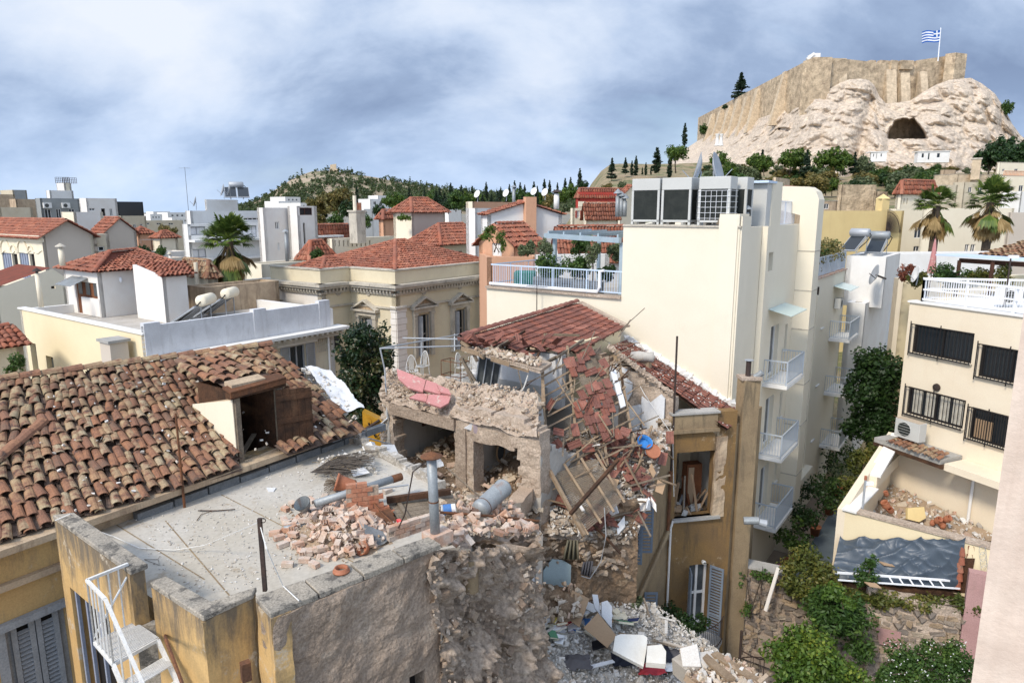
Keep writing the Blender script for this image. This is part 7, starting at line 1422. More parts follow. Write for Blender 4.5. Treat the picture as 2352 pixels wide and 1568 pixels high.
bl=D(1478,1020,20.3);MB().lathe([(.0,0),(.2,.02),(.24,.1),(.25,.16),(.22,.15),(.18,.06)],bl,14,(.2,-.6,.8)).build('plastic_basin','blue_plastic',label='blue plastic basin on debris by white plaster',cat='basin');MB().lathe([(.001,.02),(.2,.02),(.23,.04),(.24,.01),(.2,-.01)],D(1500,1036,20.1),18,(.1,-.8,.6)).build('round_tray','pot_clay',label='round orange rimmed tray among roof debris',cat='tray')
# gable wall with white plaster, lower tile roof
C0=D(1545,985,22.5);CG=C0+D2*2.75;CE=D(1692,985,23.0)
rough_wall('cross_wall',CG+D2*.6,C0,6.0,lambda t:11.05-1.3*t,'mortar',ch,(),.05,.13,.4,.1,6.)
for P in([(1398,838),(1430,862),(1452,880),(1450,905),(1440,922),(1420,915),(1402,880)],[(1412,834),(1440,850),(1438,860),(1414,845)],[(1474,910),(1492,925),(1518,905),(1527,915),(1523,995),(1508,1000),(1478,990),(1470,960)],[(1443,935),(1470,928),(1476,945),(1462,1010),(1450,1005)]):plate('white_plaster',[W(x,y,CG,C0,.1) for x,y in P],.05,'plaster_white',ch)
Nt,Nb,Ft,Fb=D(1400,797,24.1),D(1668,988,22.6),W(1441,783,HC,HA,.02),W(1708,950,HC,HA,.02)
lr=T('lower_tile_roof','dusty red flat tile roof leaning against hotel wall','roof',(Nt+Fb)/2);MB().poly(Nb-UP*.03,Fb-UP*.03,Ft-UP*.03,Nt-UP*.03).build('roof_boards','wood_dark',lr);tiles(lr,tile_grid(Nb+UP*.02,Fb+UP*.02,Nt+UP*.02,Ft+UP*.02,.24,.34,.2),marseille(.235,.39),'tile_flat',300)
mb=MB();pr=None
for i in range(40):p=Ft+(Fb-Ft)*(i/39);w_=.14+.1*noise.noise(p*2.);mb.chunk(p+UP*.1-V((0,.05,0)),.32,w_+.1,.3,.3)
mb.build('mortar_flashing','white',lr)['kind']='stuff';mb=MB()
for i in range(60):p=Nt+(C0+UP*1-Nt)*(i/59)*.98;mb.chunk(V((p.x,p.y,0))+UP*(Nt.z+(9.85-Nt.z)*i/59),.2,.2,.1,.3)
mb.build('verge_mortar','mortar',lr)['kind']='stuff';dust('roof_crumbs',bil(Nt+UP*.08,Ft+UP*.08,Nb+UP*.08,Fb+UP*.08),260,.03,.1,'debris',lr,lambda u,v:.25+.75*u)
sk=D(1475,826,24.3);t=T('cement_sack','crumpled grey sack lying on red tile roof','sack',sk);v_,f_=[],[];mb=MB().lathe([(.01,-.45),(.16,-.4),(.2,-.1),(.17,.2),(.19,.4),(.01,.46)],sk+UP*.12,10,(1,-.3,.0));mb.build('sack','room_wall',t,smooth=True)
# ================================================================ ochre wing
oc=T('ochre_wing','smoke stained ochre rear wing with broken window and shuttered door','house wing',V((C0.x+.8,C0.y,-1.7)));hs=[pxhole(C0,CE,1552,1037,1640,1186),pxhole(C0,CE,1578,1296,1622,1500)]
wall_mesh(MB(),C0,CE,-1.7,9.15,.4,hs).build('wall','ochre',oc);dC=(CE-C0);dC.z=0;dC.normalize();nC=V((dC.y,-dC.x,0));CS=CE+D1*3.0;wall_mesh(MB(),CE,CS,-1.7,8.6,.4).build('side_wall','ochre_pale',oc)
MB().obox(wall_pt(C0,CE,-.05,8.5,.16),dC*1.75,-nC*.155,UP*.12).build('cornice','ochre_pale',oc);MB().obox(wall_pt(C0,CE,-.06,8.62,.08),dC*1.7,-nC*.07,UP*.53).build('parapet','ochre_pale',oc);MB().obox(wall_pt(C0,CE,-.1,9.152,.14),dC*1.8,-nC*.5,UP*.07).build('coping','slab',oc)
h=hs[0];MB().obox(wall_pt(C0,CE,h[0]-.06,h[2]-.1,.14),dC*(h[1]-h[0]+.3),-nC*.3,UP*.1).build('sill','slab',oc);rough_wall('torn_jamb',wall_pt(C0,CE,h[1]-.02,0,.04),wall_pt(C0,CE,h[1]+.42,0,.04),h[2]-.1,lambda t:h[3]+.5,'stain_wall',oc,(),.05,.1,.12,.12,3.)
i0=[wall_pt(C0,CE,s,h[2]-.2,-k) for s,k in((h[0]-.8,.41),(h[1]+.5,.41),(h[1]+.5,3),(h[0]-.8,3))];MB().poly(*i0).build('room_floor','earth',oc);wall_mesh(MB(),i0[3],i0[2],h[2]-.2,h[3]+.4,.1).build('room_back','room_wall',oc);wall_mesh(MB(),i0[2],i0[1],h[2]-.2,h[3]+.4,-.1).build('room_side','room_wall',oc);MB().poly(*[p+UP*(h[3]+.55-h[2]) for p in i0]).build('room_ceiling','wood_dark',oc)
for i in range(12):
 p=wall_pt(C0,CE,random.uniform(h[0]+.1,h[1]-.2),h[2]-.1,-random.uniform(.3,1.2));plank('fallen_timber',p,p+V((random.uniform(-.5,.5),random.uniform(-.1,.3),random.uniform(.5,1.5))),.09,.05,random.choice(['shutter_grey','wood_grey','wood_door','board']),oc)
for i in range(10):p=wall_pt(C0,CE,random.uniform(h[0]+.1,h[1]-.2),h[2]+.05,-random.uniform(.1,.9));MB().chunk(p,.35,.25,.2,.3).build('rubble_lump',random.choice(['room_wall','slab','board']),oc)
wr=T('wardrobe','orange brown wooden wardrobe inside broken window','wardrobe',wall_pt(C0,CE,h[1]-.3,h[2]-.15,-1.0));MB().obox(wall_pt(C0,CE,h[1]-.55,h[2]-.15,-1.0),dC*.6,-nC*.4,UP*1.7).build('carcass','wood_door',wr);MB().obox(wall_pt(C0,CE,h[1]-.5,h[2]-.05,-.99),dC*.22,nC*.02,UP*1.5).build('door','board',wr)
h=hs[1];window(oc,C0,CE,h,'white_wall','glass_dim',.2,1,3,.09,'french_door');mb=MB();MB().obox(wall_pt(C0,CE,h[0]+.08,h[2]+.1,-.15),dC*(h[1]-h[0]-.16),nC*.02,UP*.75).build('door_panel','white_wall',oc)
for s0,an in((h[0]-.02,-1.25),(h[1]+.02,.9)):
 o=wall_pt(C0,CE,s0,h[2]+.1,.05);dd=(dC*math.cos(an)+nC*abs(math.sin(an))*(1)).normalized() if an>0 else(-dC*math.cos(an)+nC*abs(math.sin(an))).normalized()
 shutter_flat(oc,o if an>0 else o+dd*0,dd,.52,h[3]-h[2]-.15,'shutter_blue')
MB().lathe([(.01,0),(.07,.02),(.08,.12),(.05,.16)],wall_pt(C0,CE,h[0]+.45,h[3]+.18,.12),8,nC).build('wall_lamp','paint_white',oc)
# broken side wall with shutters
B0=C0-D1*3.6;B0.z=0;C0f=V((C0.x,C0.y,0));hs2=[(.35,1.15,5.1,6.9),(1.0,1.75,1.0,3.4)]
rough_wall('broken_side_wall',B0,C0,-1.7,lambda t:interp([(0,5.3),(.3,6.2),(.55,7.0),(.8,7.7),(.92,8.3),(1,9.1)],t),'ochre_pale',oc,[hs2[0],hs2[1]],.02,.13,.5,.1,8.);nS=V((D1.y,-D1.x,0));SE=bil(B0-nS*.52+UP*5.5,B0+nS*-.02+UP*5.2,B0-nS*.52+UP*1,B0+UP*1);ST_=bil(B0-nS*.5+UP*5.3,B0-nS*.05+UP*5.3,C0f-nS*.5-D1*.2,C0f-nS*.05-D1*.2)
def STz(u,v):p=ST_(u,v);p.z=interp([(0,5.25),(.3,6.15),(.55,6.95),(.8,7.65),(.92,8.2),(1,9.0)],v);return p
scatter('brick',STz,150,chunk_templates(6,.28,.13,.09,'masonry',.1),oc,size=(.7,1.1),tilt=.35);scatter('stone',lambda u,v:SE(u,v)+V((-.05,-.1,0)),130,me_m,oc,size=(.5,1.15),tilt=.5)
for i in range(2):
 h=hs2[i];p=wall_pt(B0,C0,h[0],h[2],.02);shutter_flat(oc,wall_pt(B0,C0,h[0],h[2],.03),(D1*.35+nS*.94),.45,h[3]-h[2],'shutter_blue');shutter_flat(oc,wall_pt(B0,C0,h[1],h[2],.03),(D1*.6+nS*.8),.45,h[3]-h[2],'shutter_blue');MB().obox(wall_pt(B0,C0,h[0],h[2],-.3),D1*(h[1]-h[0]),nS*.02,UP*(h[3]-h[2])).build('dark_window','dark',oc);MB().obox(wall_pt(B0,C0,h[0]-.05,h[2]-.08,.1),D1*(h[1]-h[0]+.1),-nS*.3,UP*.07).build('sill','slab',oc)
for nm,P,r_,m_,lb in(('drain_pipe',[wall_pt(B0,C0,.3,1.0,.12),wall_pt(B0,C0,.3,5.2,.12)],.07,'ochre_pale','ochre painted clay downpipe at broken wall end'),('drain_pipe',[wall_pt(B0,C0,3.35,4.9,.1),wall_pt(B0,C0,3.35,7.2,.1)],.06,'rust','short rusty orange pipe at inner corner'),('drain_pipe',[wall_pt(B0,C0,3.35,5.0,.12),wall_pt(B0,C0,2.2,4.3,.15),wall_pt(B0,C0,.7,3.4,.16)],.07,'ochre_pale','sloping ochre drain pipe across side wall'),('drain_pipe',[wall_pt(C0,CE,.05,1.2,.1),wall_pt(C0,CE,.05,5.0,.1),wall_pt(C0,CE,.12,5.3,.1)],.04,'white_wall','thin white downpipe in ochre corner'),('drain_pipe',[wall_pt(C0,CE,-.02,5.2,.08),wall_pt(C0,CE,-.02,10.0,.08),wall_pt(C0,CE,-.02,11.9,.06)],.035,'iron','tall thin dark flue pipe rising from ochre corner')):MB().tube(P,r_,8).build(nm,m_,label=lb,cat='pipe')
for j in range(3):MB().cyl(wall_pt(B0,C0,.3,1.6+j*1.2,.12),wall_pt(B0,C0,.3,1.7+j*1.2,.12),.085).build('pipe_collar','ochre_pale',oc)
cb_=D(1712,1000,23.4);ck=T('ochre_chimney','tall slim ochre chimney stack with twin pipes against hotel corner','chimney',V((cb_.x,cb_.y,-1.7)));MB().box(V((cb_.x,cb_.y,-1.7)),.62,.5,11.9,dC).build('stack','ochre_pale',ck);MB().prism([(cb_.x+x,cb_.y+y) for x,y in((-.36,-.3),(.36,-.3),(.36,.3),(-.36,.3))],10.2,10.3).build('cap','mortar',ck);MB().cyl((cb_.x-.05,cb_.y,10.3),(cb_.x-.05,cb_.y,10.85),.09,.09,10).build('pipe','iron',ck);MB().cyl((cb_.x-.05,cb_.y,10.86),(cb_.x-.05,cb_.y,10.88),.16,.16,12).build('pipe_cap','metal_grey',ck);MB().cyl((cb_.x+.2,cb_.y,10.25),(cb_.x+.42,cb_.y-.1,10.45),.11,.11,10).build('elbow','galv',ck)
fq=D(1708,1195,22.6);t=T('vent_elbow','bent grey metal vent sticking out low on ochre stack','vent',fq);MB().cyl(fq,fq+V((.5,-.1,.05)),.14,.14,12).build('elbow','galv',t);MB().cyl(fq+V((.5,-.1,.0)),fq+V((.75,-.15,-.05)),.12,.14,12).build('mouth','metal_grey',t)
# balcony with iron rail, spiral stair
zb_=.75;bc=T('iron_balcony','rounded black iron balcony crowded with pots below shuttered door','balcony',D(1600,1480,21.6));o=wall_pt(C0,CE,.6,zb_,0);cv=[o+dC*(-1.2+2.6*i/14)+nC*(.15+1.15*math.sin(math.pi*(.08+.84*i/14))**.6) for i in range(15)]
MB().prism([(p.x,p.y) for p in cv]+[(p.x,p.y) for p in(o+dC*1.4,o-dC*1.2)],zb_-.12,zb_).build('floor','slab',bc);MB().tube([p+UP*.95 for p in cv],.018,5).build('handrail','iron',bc);MB().tube([p+UP*.08 for p in cv],.014,5).build('bottom_rail','iron',bc);mb=MB()
for p,r_ in zip(cv[:-1],cv[1:]):
 for k in range(2):q=p+(r_-p)*k/2;mb.beam(q,q+UP*.95,.014,.014)
mb.build('balusters','iron',bc)['kind']='stuff'
sp_=T('spiral_stair','black iron spiral stair winding down beside stone wall','stair',D(1712,1530,21.2));sc_=D(1700,1500,21.4);MB().cyl((sc_.x,sc_.y,-1.7),(sc_.x,sc_.y,1.7),.05,.05,8).build('pole','iron',sp_)
for i in range(11):
 an=-1.9+i*.42;z=.55-i*.19;q=V((sc_.x,sc_.y,z));d=V((math.cos(an),math.sin(an),0));d2=V((math.cos(an+.42),math.sin(an+.42),0));plate('tread',[q,q+d*.85,q+d2*.85],.03,'slab',sp_);MB().beam(q+d*.82,q+d*.82+UP*.95,.015,.015).build('baluster','iron',sp_);MB().beam(q+d*.82+UP*.95,q+d2*.82+UP*(.95-.19),.03,.03).build('handrail','iron',sp_)
 # ---- lower torn rooms
rough_wall('earth_wall',D(1222,1330,18.4),D(1462,1320,18.9),1.5,lambda t:7.2-.3*math.sin(t*5),'earth',ch,(),.16,.12,.4,.15,5.,.8);pq0,pq1=D(1222,1330,18.4),D(1462,1320,18.9);scatter('stone',bil(W(1225,1190,pq0,pq1,.1),W(1440,1210,pq0,pq1,.1),W(1235,1300,pq0,pq1,.1),W(1450,1330,pq0,pq1,.1)),150,me_m,ch,size=(.4,1.),tilt=.6,dens=lambda u,v:1-.6*v)
plate('blue_plaster',[W(x,y,pq0,pq1,.2) for x,y in((1248,1310),(1268,1284),(1292,1287),(1312,1298),(1310,1365),(1285,1355),(1247,1350))],.05,'plaster_blue',ch);plate('blue_plaster',[W(x,y,pq0,pq1,.2) for x,y in((1231,1305),(1245,1312),(1244,1352),(1230,1350))],.05,'plaster_blue',ch)
q=D(1207,1400,17.2);MB().box(V((q.x,q.y,3.2)),.42,.3,4.3,(1,.3,0)).build('door_post','plaster_white',ch);MB().box(V((q.x+.33,q.y+.1,3.2)),.2,.25,4.2,(1,.3,0)).build('door_post','room_wall',ch);MB().cyl((q.x-.26,q.y-.1,4.4),(q.x-.26,q.y-.1,6.9),.04).build('conduit','white_wall',ch)
rough_wall('inner_brick_wall',D(1090,1380,14.6),D(1222,1330,18.4),1.5,lambda t:8.2,'masonry',ch,(),.08,.12,.4,.1,2.);plate('grey_panel',[D(1145,1395,16.4),D(1168,1390,16.6),D(1198,1445,16.4),D(1190,1505,15.8),D(1158,1480,15.6),D(1142,1440,15.9)],.05,'room_wall',ch)
# ================================================================ terrace debris
def hollow_brick():
 mb=MB();L,w,h=.20,.105,.082;X=[0,.1,.44,.56,.9,1];Z=[0,.09,.33,.39,.61,.67,.91,1];d=.035
 for i in range(5):
  for j in range(7):
   x0,x1,z0,z1=X[i]*w-w/2,X[i+1]*w-w/2,Z[j]*h,Z[j+1]*h
   if i in(1,3) and j in(1,3,5):
    y0=-L/2;y1=y0+d;q=[(x0,z0),(x1,z0),(x1,z1),(x0,z1)]
    for k in range(4):a,b=q[k],q[(k+1)%4];mb.poly((a[0],y0,a[1]),(b[0],y0,b[1]),(b[0],y1,b[1]),(a[0],y1,a[1]))
    mb.poly(*[(a,y1,c) for a,c in q])
   else:mb.poly((x0,-L/2,z0),(x1,-L/2,z0),(x1,-L/2,z1),(x0,-L/2,z1))
 a,b,c=w/2,L/2,h;mb.poly((a,-b,0),(a,b,0),(a,b,c),(a,-b,c));mb.poly((-a,b,0),(-a,-b,0),(-a,-b,c),(-a,b,c));mb.poly((-a,-b,c),(a,-b,c),(a,b,c),(-a,b,c));mb.poly((-a,b,0),(a,b,0),(a,-b,0),(-a,-b,0));mb.poly((a,b,0),(-a,b,0),(-a,b,c),(a,b,c));return mb
HB=template(hollow_brick(),'brick_clay');pile=[(650,1195),(700,1168),(760,1150),(800,1135),(850,1150),(905,1170),(918,1225),(860,1262),(790,1288),(700,1278),(655,1240)]
def hp(x,y):r=math.hypot((x-790)/130,(y-1222)/62);return .36*max(0,1-r*r)
n=0
while n<125:
 x,y=random.uniform(650,918),random.uniform(1135,1288)
 if not inside((x,y),pile) or random.random()>.35+hp(x,y)*2:continue
 n+=1;p=G(x,y,ZF+.02)+UP*(hp(x,y)*random.uniform(.5,1));inst('hollow_brick',HB,Matrix.Translation(p)@rrot(.9 if hp(x,y)>.1 else .25),None,'broken hollow clay brick in heap on flat terrace','brick','bricks heaped on the terrace')
for x,y in((641,1238),(632,1228),(656,1172),(672,1160),(700,1290),(722,1300),(650,1255),(715,1152),(890,1130),(660,1300)):inst('hollow_brick',HB,Matrix.Translation(G(x,y,ZF+.01))@rrot(.12),None,'single hollow clay brick strewn clear of heap on terrace','brick','bricks strewn clear of the heap')
me_c=chunk_templates(6,.16,.11,.08,'brick_clay',.3);tsp=T('brick_spoil','spill of crushed brick under hollow bricks on terrace','rubble',G(785,1225,ZF))
mound('spoil',lambda u,v:(lambda p:V((p.x,p.y,ZF-.05+hp(640+u*285,1135+v*155)*.75)))(G(640+u*285,1135+v*155,ZF)),'debris_tan',tsp,50,34,.05,4.);
def inpile(u,v):return G(640+u*285,1135+v*160,ZF+.02)+UP*hp(640+u*285,1135+v*160)*.85
scatter('fragment',inpile,190,me_c,tsp,size=(.4,1.1),dens=lambda u,v:1 if inside((640+u*285,1135+v*160),pile) else .06);dust('crumbs',inpile,900,.015,.06,'debris_tan',tsp,lambda u,v:1 if inside((640+u*285,1135+v*160),pile) else .15)
dust('terrace_grit',lambda u,v:G(260+u*900,1030+v*330,ZF+.008),1300,.012,.055,'debris',None,lambda u,v:1 if inside((260+u*900,1030+v*330),[(290,1195),(440,1165),(790,1020),(870,1055),(1000,1140),(900,1230),(600,1340),(480,1370),(360,1310)]) else 0,label='fine grit and chips scattered over concrete terrace floor',cat='grit')
# standing brick fragments
def brickwork(name,label,p,d,rows,cols,m='brick_red',ragged=1):
 t=T(name,label,'brick wall',p);d=V(d).normalized();e=V((-d.y,d.x,0));me=template(hollow_brick(),m)
 for j in range(rows):
  for i in range(cols-(j//3)*ragged):
   o=p+d*(i*.21+(j%2)*.1)+UP*j*.092;inst('brick',me,frame(o,e,d,UP)@Matrix.Translation((random.uniform(-.008,.008),0,0)),t)
 MB().obox(p+e*.035-d*.1,d*.21*(cols-1),e*-.07,UP*(rows-1)*.092).build('mortar','mortar',t);return t
p=G(810,1200,ZF);brickwork('brick_wall_stub','standing stub of brick wall rising out of brick heap',p,G(850,1195,ZF)-p,9,4);p=G(903,1238,10.3);brickwork('brick_wall_stub','low stub of brick wall along parapet beside tall flue',p,G(975,1215,10.3)-p,3,5,'brick_clay',0)
a,b_=G(724,1156,ZF+.42),G(921,1094,ZF+.5);t=T('fallen_flue','long fallen grey flue pipe lying across brick heap','flue',(a+b_)/2);MB().cyl(a,b_,.08,.08,14).build('pipe','galv',t,smooth=True);MB().cyl(b_-(b_-a).normalized()*.22,b_+(b_-a).normalized()*.01,.084,.084,14).build('collar','rust',t)
q=G(795,1128,ZF);t=T('overturned_pot','overturned clay pot spilling a dead plant','flower pot',q);MB().lathe([(.13,-.2),(.16,.05),(.18,.17),(.2,.17),(.2,.22),(.17,.22),(.15,.0),(.02,-.17)],q+UP*.17,16,(-.8,-.1,.25)).build('pot','pot_clay',t,smooth=True);rng=np.random.default_rng(3);mb=MB()
for i in range(60):d=V((-1+rng.normal()*.35,rng.normal()*.5,.3+rng.normal()*.45)).normalized();s=q+V((-.15,0,.17));mb.tube([s,s+d*.18,s+d*.33+V((0,0,-.06))],.006,3)
mb.build('dead_plant','wood_grey',t)
q=G(706,1192,ZF+.05);t=T('extractor_duct','dented metal extractor hood with bent duct','duct',q);MB().lathe([(.17,.24),(.13,.12),(.06,0),(.06,-.1),(.05,-.1),(.05,0),(.16,.24)],q+UP*.2,16,(-.2,-.5,.8)).build('hood','galv',t,smooth=True);MB().tube([q+UP*.14,q+V((.12,-.12,.05)),q+V((.5,-.2,.08))],[.06,.06,.05],10).build('duct','galv',t,smooth=True)
q=G(668,1212,ZF+.06);mb=MB();mb.tube([q+V((-.12,-.05,0)),q,q+V((.15,.07,.02)),q+V((.3,.08,.02))],.065,12);mb.build('flexible_duct','galv',label='ribbed flexible grey duct lying next to extractor hood',cat='duct',smooth=True)
plate('black_sheet',[G(836,1202,ZF+.35),G(905,1230,ZF+.1),G(882,1248,ZF+.05),G(852,1260,ZF+.03),G(838,1225,ZF+.25)],.02,'tar',label='bent sheet of black roofing felt beside brick heap',cat='sheet');MB().lathe([(.0,0),(.1,.01),(.13,.12),(.12,.12),(.09,.02)],G(840,1262,ZF+.06),14,(-.5,-.6,.6)).build('broken_pot','pot_clay',label='broken orange pot shard by terrace parapet',cat='pot shard',smooth=True)
dp=T('fallen_door','grey plank door lying flat with dark beam on top','door',G(960,1170,ZF+.15));A_=[G(888,1152,ZF+.2),G(1040,1135,ZF+.2),G(1055,1180,ZF+.12),G(925,1208,ZF+.12)]
for i in range(6):f0,f1=i/6+.006,(i+1)/6-.006;plate('plank',[A_[0]+(A_[3]-A_[0])*f0,A_[1]+(A_[2]-A_[1])*f0,A_[1]+(A_[2]-A_[1])*f1,A_[0]+(A_[3]-A_[0])*f1],.03,'wood_grey',dp)
for f_ in(.15,.62):MB().beam(A_[0]+(A_[1]-A_[0])*f_+UP*.03,A_[3]+(A_[2]-A_[3])*f_+UP*.03,.08,.035).build('ledge','wood_grey',dp)
MB().beam(G(888,1148,ZF+.3),G(1035,1128,ZF+.35),.1,.12).build('fallen_beam','wood_dark',label='charred dark beam lying on fallen door',cat='beam');MB().tube([G(815,1102,ZF+.5),G(880,1180,ZF+.35),G(915,1212,ZF+.3)],.014,5).build('bent_rod','rust',label='thin rusty rod leaning across brick heap',cat='rod');MB().tube([G(808,1136,ZF+.3),G(860,1123,ZF+.4),G(938,1113,ZF+.4),G(940,1140,ZF+.2)],.02,6).build('bent_pipe','metal_grey',label='slim grey water pipe bent down beside fallen flue',cat='pipe')
plate('rusty_grating',[G(862,1178,ZF+.3),G(895,1165,ZF+.3),G(915,1205,ZF+.1),G(885,1215,ZF+.1)],.02,'rust',label='rusted mesh panel under fallen door',cat='grating');plate('red_canister',[G(910,1192,ZF+.2),G(918,1190,ZF+.22),G(938,1212,ZF+.1),G(915,1215,ZF+.08)],.1,'red_plastic',label='crushed bright red plastic canister beside fallen door',cat='canister')
SRg=bil(G(985,1140,ZF+.1),G(1170,1150,ZF-.7),G(1010,1245,ZF+.12),G(1242,1246,ZF-.45));sp=T('slab_rubble','heap of crushed masonry along broken terrace edge','rubble',G(1110,1210,ZF));mound('heap',SRg,'mortar',sp,60,30,.2,1.9,9.);dust('crumbs',lambda u,v:SRg(u,v)+UP*.15,900,.02,.1,'debris_tan',sp);scatter('fragment',lambda u,v:SRg(u,v)+UP*.12,120,me_c+me_d,sp,size=(.5,1.2),tilt=.9)
for i in range(62):
 u,v=random.uniform(.12,.95),random.uniform(.35,1);inst('hollow_brick',HB,Matrix.Translation(SRg(u,v)+UP*random.uniform(.12,.24))@rrot(.8),None,'hollow clay brick lying on broken terrace edge','brick','bricks on the broken edge')
for x,y in((1050,1248),(1062,1238),(1075,1243),(1058,1228),(1070,1255)):inst('hollow_brick',HB,Matrix.Translation(D(x,y,11.4))@rrot(1.2),None,'hollow clay brick jammed in mouth of clay duct','brick','bricks jammed in the duct')
a,b_=D(1100,1172,13.3),D(1158,1118,14.2);t=T('water_boiler','dented grey cylindrical water boiler lying in rubble','boiler',a);d=(b_-a).normalized();L=(b_-a).length;MB().lathe([(.01,-.02),(.17,0),(.2,.06),(.2,L-.08),(.21,L-.07),(.21,L-.03),(.17,L+.02),(.01,L+.05)],a,18,d).build('tank','galv',t,smooth=True);MB().lathe([(.205,L*.15),(.21,L*.16),(.205,L*.17)],a,18,d).build('seam','rust',t)
q=D(1058,1164,12.7);t=T('paint_bucket','white and blue paint bucket on its side','bucket',q);ax=V((.95,.1,.15));MB().lathe([(.09,0),(.115,.28),(.12,.28),(.105,.26),(.08,.02),(.01,.01)],q-ax*.1,16,-ax).build('tub','bk_white',t,smooth=True);MB().lathe([(.101,.08),(.114,.24),(.113,.24),(.1,.08)],q-ax*.1+ax*-.002,16,-ax).build('label_band','bk_blue',t,smooth=True);MB().lathe([(.001,.1),(.104,.262)],q-ax*.1,16,-ax).build('mouth','bk_black',t)
MB().tube([D(1008,1176,12.4),D(1120,1184,13.0),D(1238,1196,13.6)],.028,6).build('iron_pipe','rust',label='long rusty pipe lying over bricks on broken edge',cat='pipe');MB().tube([D(1028,1075,14.5),D(1090,1130,14.2),D(1150,1180,14)],.02,5).build('iron_rod','wood_grey',label='thin grey pole slanting over water boiler',cat='pole')
mt=T('reed_mat','collapsed bundle of dark reed matting at terrace corner','mat',G(790,1070,ZF));mb=MB()
for i in range(150):f_=random.random();a=G(712+f_*60,1085-f_*38,ZF+.03+random.random()*.25);b_=G(800+f_*66+random.uniform(-25,12),1090-f_*40+random.uniform(-22,4),ZF+.05+random.random()*.35);mb.beam(a,b_,.012,.012)
mb.build('reeds','reed',mt)['kind']='stuff';dust('mat_litter',bil(G(730,1050,ZF+.1),G(850,1035,ZF+.3),G(720,1090,ZF+.03),G(870,1085,ZF+.05)),120,.04,.16,'debris',mt)
for i in range(26):p=G(735+random.random()*90,1052+random.random()*32,ZF+.2);MB().tube([p,p+V((random.gauss(0,.1),random.gauss(0,.1),random.random()*.12))],.006,3).build('straw','straw',mt)
plate('plaster_sheet',[G(804,1078,ZF+.15),G(835,1072,ZF+.2),G(850,1085,ZF+.1),G(812,1094,ZF+.06)],.03,'plaster_white',label='curled white plaster sheet in front of reed mat',cat='plaster');plate('plaster_chip',[G(612,1119,ZF+.02),G(634,1119,ZF+.03),G(628,1128,ZF+.02),G(616,1128,ZF+.02)],.02,'plaster_white',label='flat white plaster chip alone on terrace floor',cat='plaster')
ep=[G(800,1012,ZF),G(868,1048,ZF),G(975,1105,ZF),G(1000,1128,ZF)]
for a,b_ in zip(ep[:-1],ep[1:]):rough_wall('broken_parapet',a+V((0,0,0)),b_,ZF-.3,lambda t:ZF+.16+.06*math.sin(t*7),'debris_bed',tb,(),.05,.08,.22,.14,4.)
for x,y,s in((872,1040,.5),(890,1038,.45),(850,1030,.35),(905,1072,.3),(1000,1058,.35),(1012,1066,.2)):MB().chunk(D(x,y,17.0),s,s*.8,s*.7,.2).build('masonry_block','plaster_white',label='fallen white plastered masonry block by broken parapet',cat='masonry block',group='fallen blocks by the parapet')
hg=T('wire_hanger','bent wire coat hanger on terrace floor','hanger',G(345,1290,ZF+.01));MB().tube([G(331,1284,ZF+.015),G(362,1284,ZF+.015),G(368,1276,ZF+.02)],.004,4).tube([G(331,1284,ZF+.015),G(366,1297,ZF+.015),G(363,1284,ZF+.015)],.004,4).build('wire','iron',hg);MB().tube([G(455,1172,ZF+.03),G(500,1172,ZF+.03),G(540,1169,ZF+.04)],.012,5).tube([G(490,1172,ZF+.03),G(462,1181,ZF+.02),G(452,1195,ZF+.02)],.008,4).build('dead_branch','wood_dark',label='dead branch lying by stained wall on terrace',cat='branch')
# yellow excavator behind
ex=T('excavator','yellow excavator arm glimpsed between broken walls','excavator',D(860,1010,24));q=D(860,985,24)
MB().prism([(0,0),(0,0)] and[(q.x-.42,q.y),(q.x+.45,q.y),(q.x+.45,q.y+.4),(q.x-.42,q.y+.4)],q.z-.9,lambda p:q.z+.45-(p[0]-q.x)*.5).build('arm','yellow_machine',ex);MB().cyl(q+V((-.25,-.02,.3)),q+V((-.25,.4,.3)),.16,.16,12).build('pivot','yellow_machine',ex);MB().tube([q+V((-.2,-.05,.25)),q+V((.05,-.08,-.3)),q+V((.3,-.08,-.1)),q+V((.35,-.05,.2))],.03,6).build('hose','dark',ex);MB().cyl(q+V((-.5,-.05,-.1)),q+V((.2,-.05,.35)),.05,.05,8).build('ram','iron',ex)
# ================================================================ white rubble heap at the foot
HS0=bil(G(1110,1415,4.9),G(1500,1392,3.9),G(1080,1720,4.9),G(1850,1640,2.7));rb2=T('white_rubble_heap','wide heap of white broken masonry at foot of ruin','rubble',V((2.5,16.5,2)))
def HSd(u,v):p=HS0(u,v);return p+UP*(.35*noise.noise(p*.7)+.25*math.exp(-((u-.0)/.2)**2))
mound('heap',HSd,'debris_bed',rb2,130,110,.2,2.6,2.);me_w=chunk_templates(9,.2,.15,.1,'debris',.28);scatter('lump',lambda u,v:HSd(u,v)+UP*.1,290,me_w,rb2,size=(.3,1.5),tilt=1.2,dens=lambda u,v:1 if v<.75 else .3);dust('crumbs',lambda u,v:HSd(u,v)+UP*.14,5200,.02,.09,'debris',rb2,lambda u,v:1 if v<.8 else .2)
def onheap(x,y,up=0.):
# nearest heap point under a picture point
 best=None;
 for i in range(41):
  for j in range(41):
   p=HSd(i/40,j/40);X,Y=proj(p);e=(X-x)**2+(Y-y)**2
   if best is None or e<best[0]:best=(e,p)
 return best[1]+UP*(.12+up)
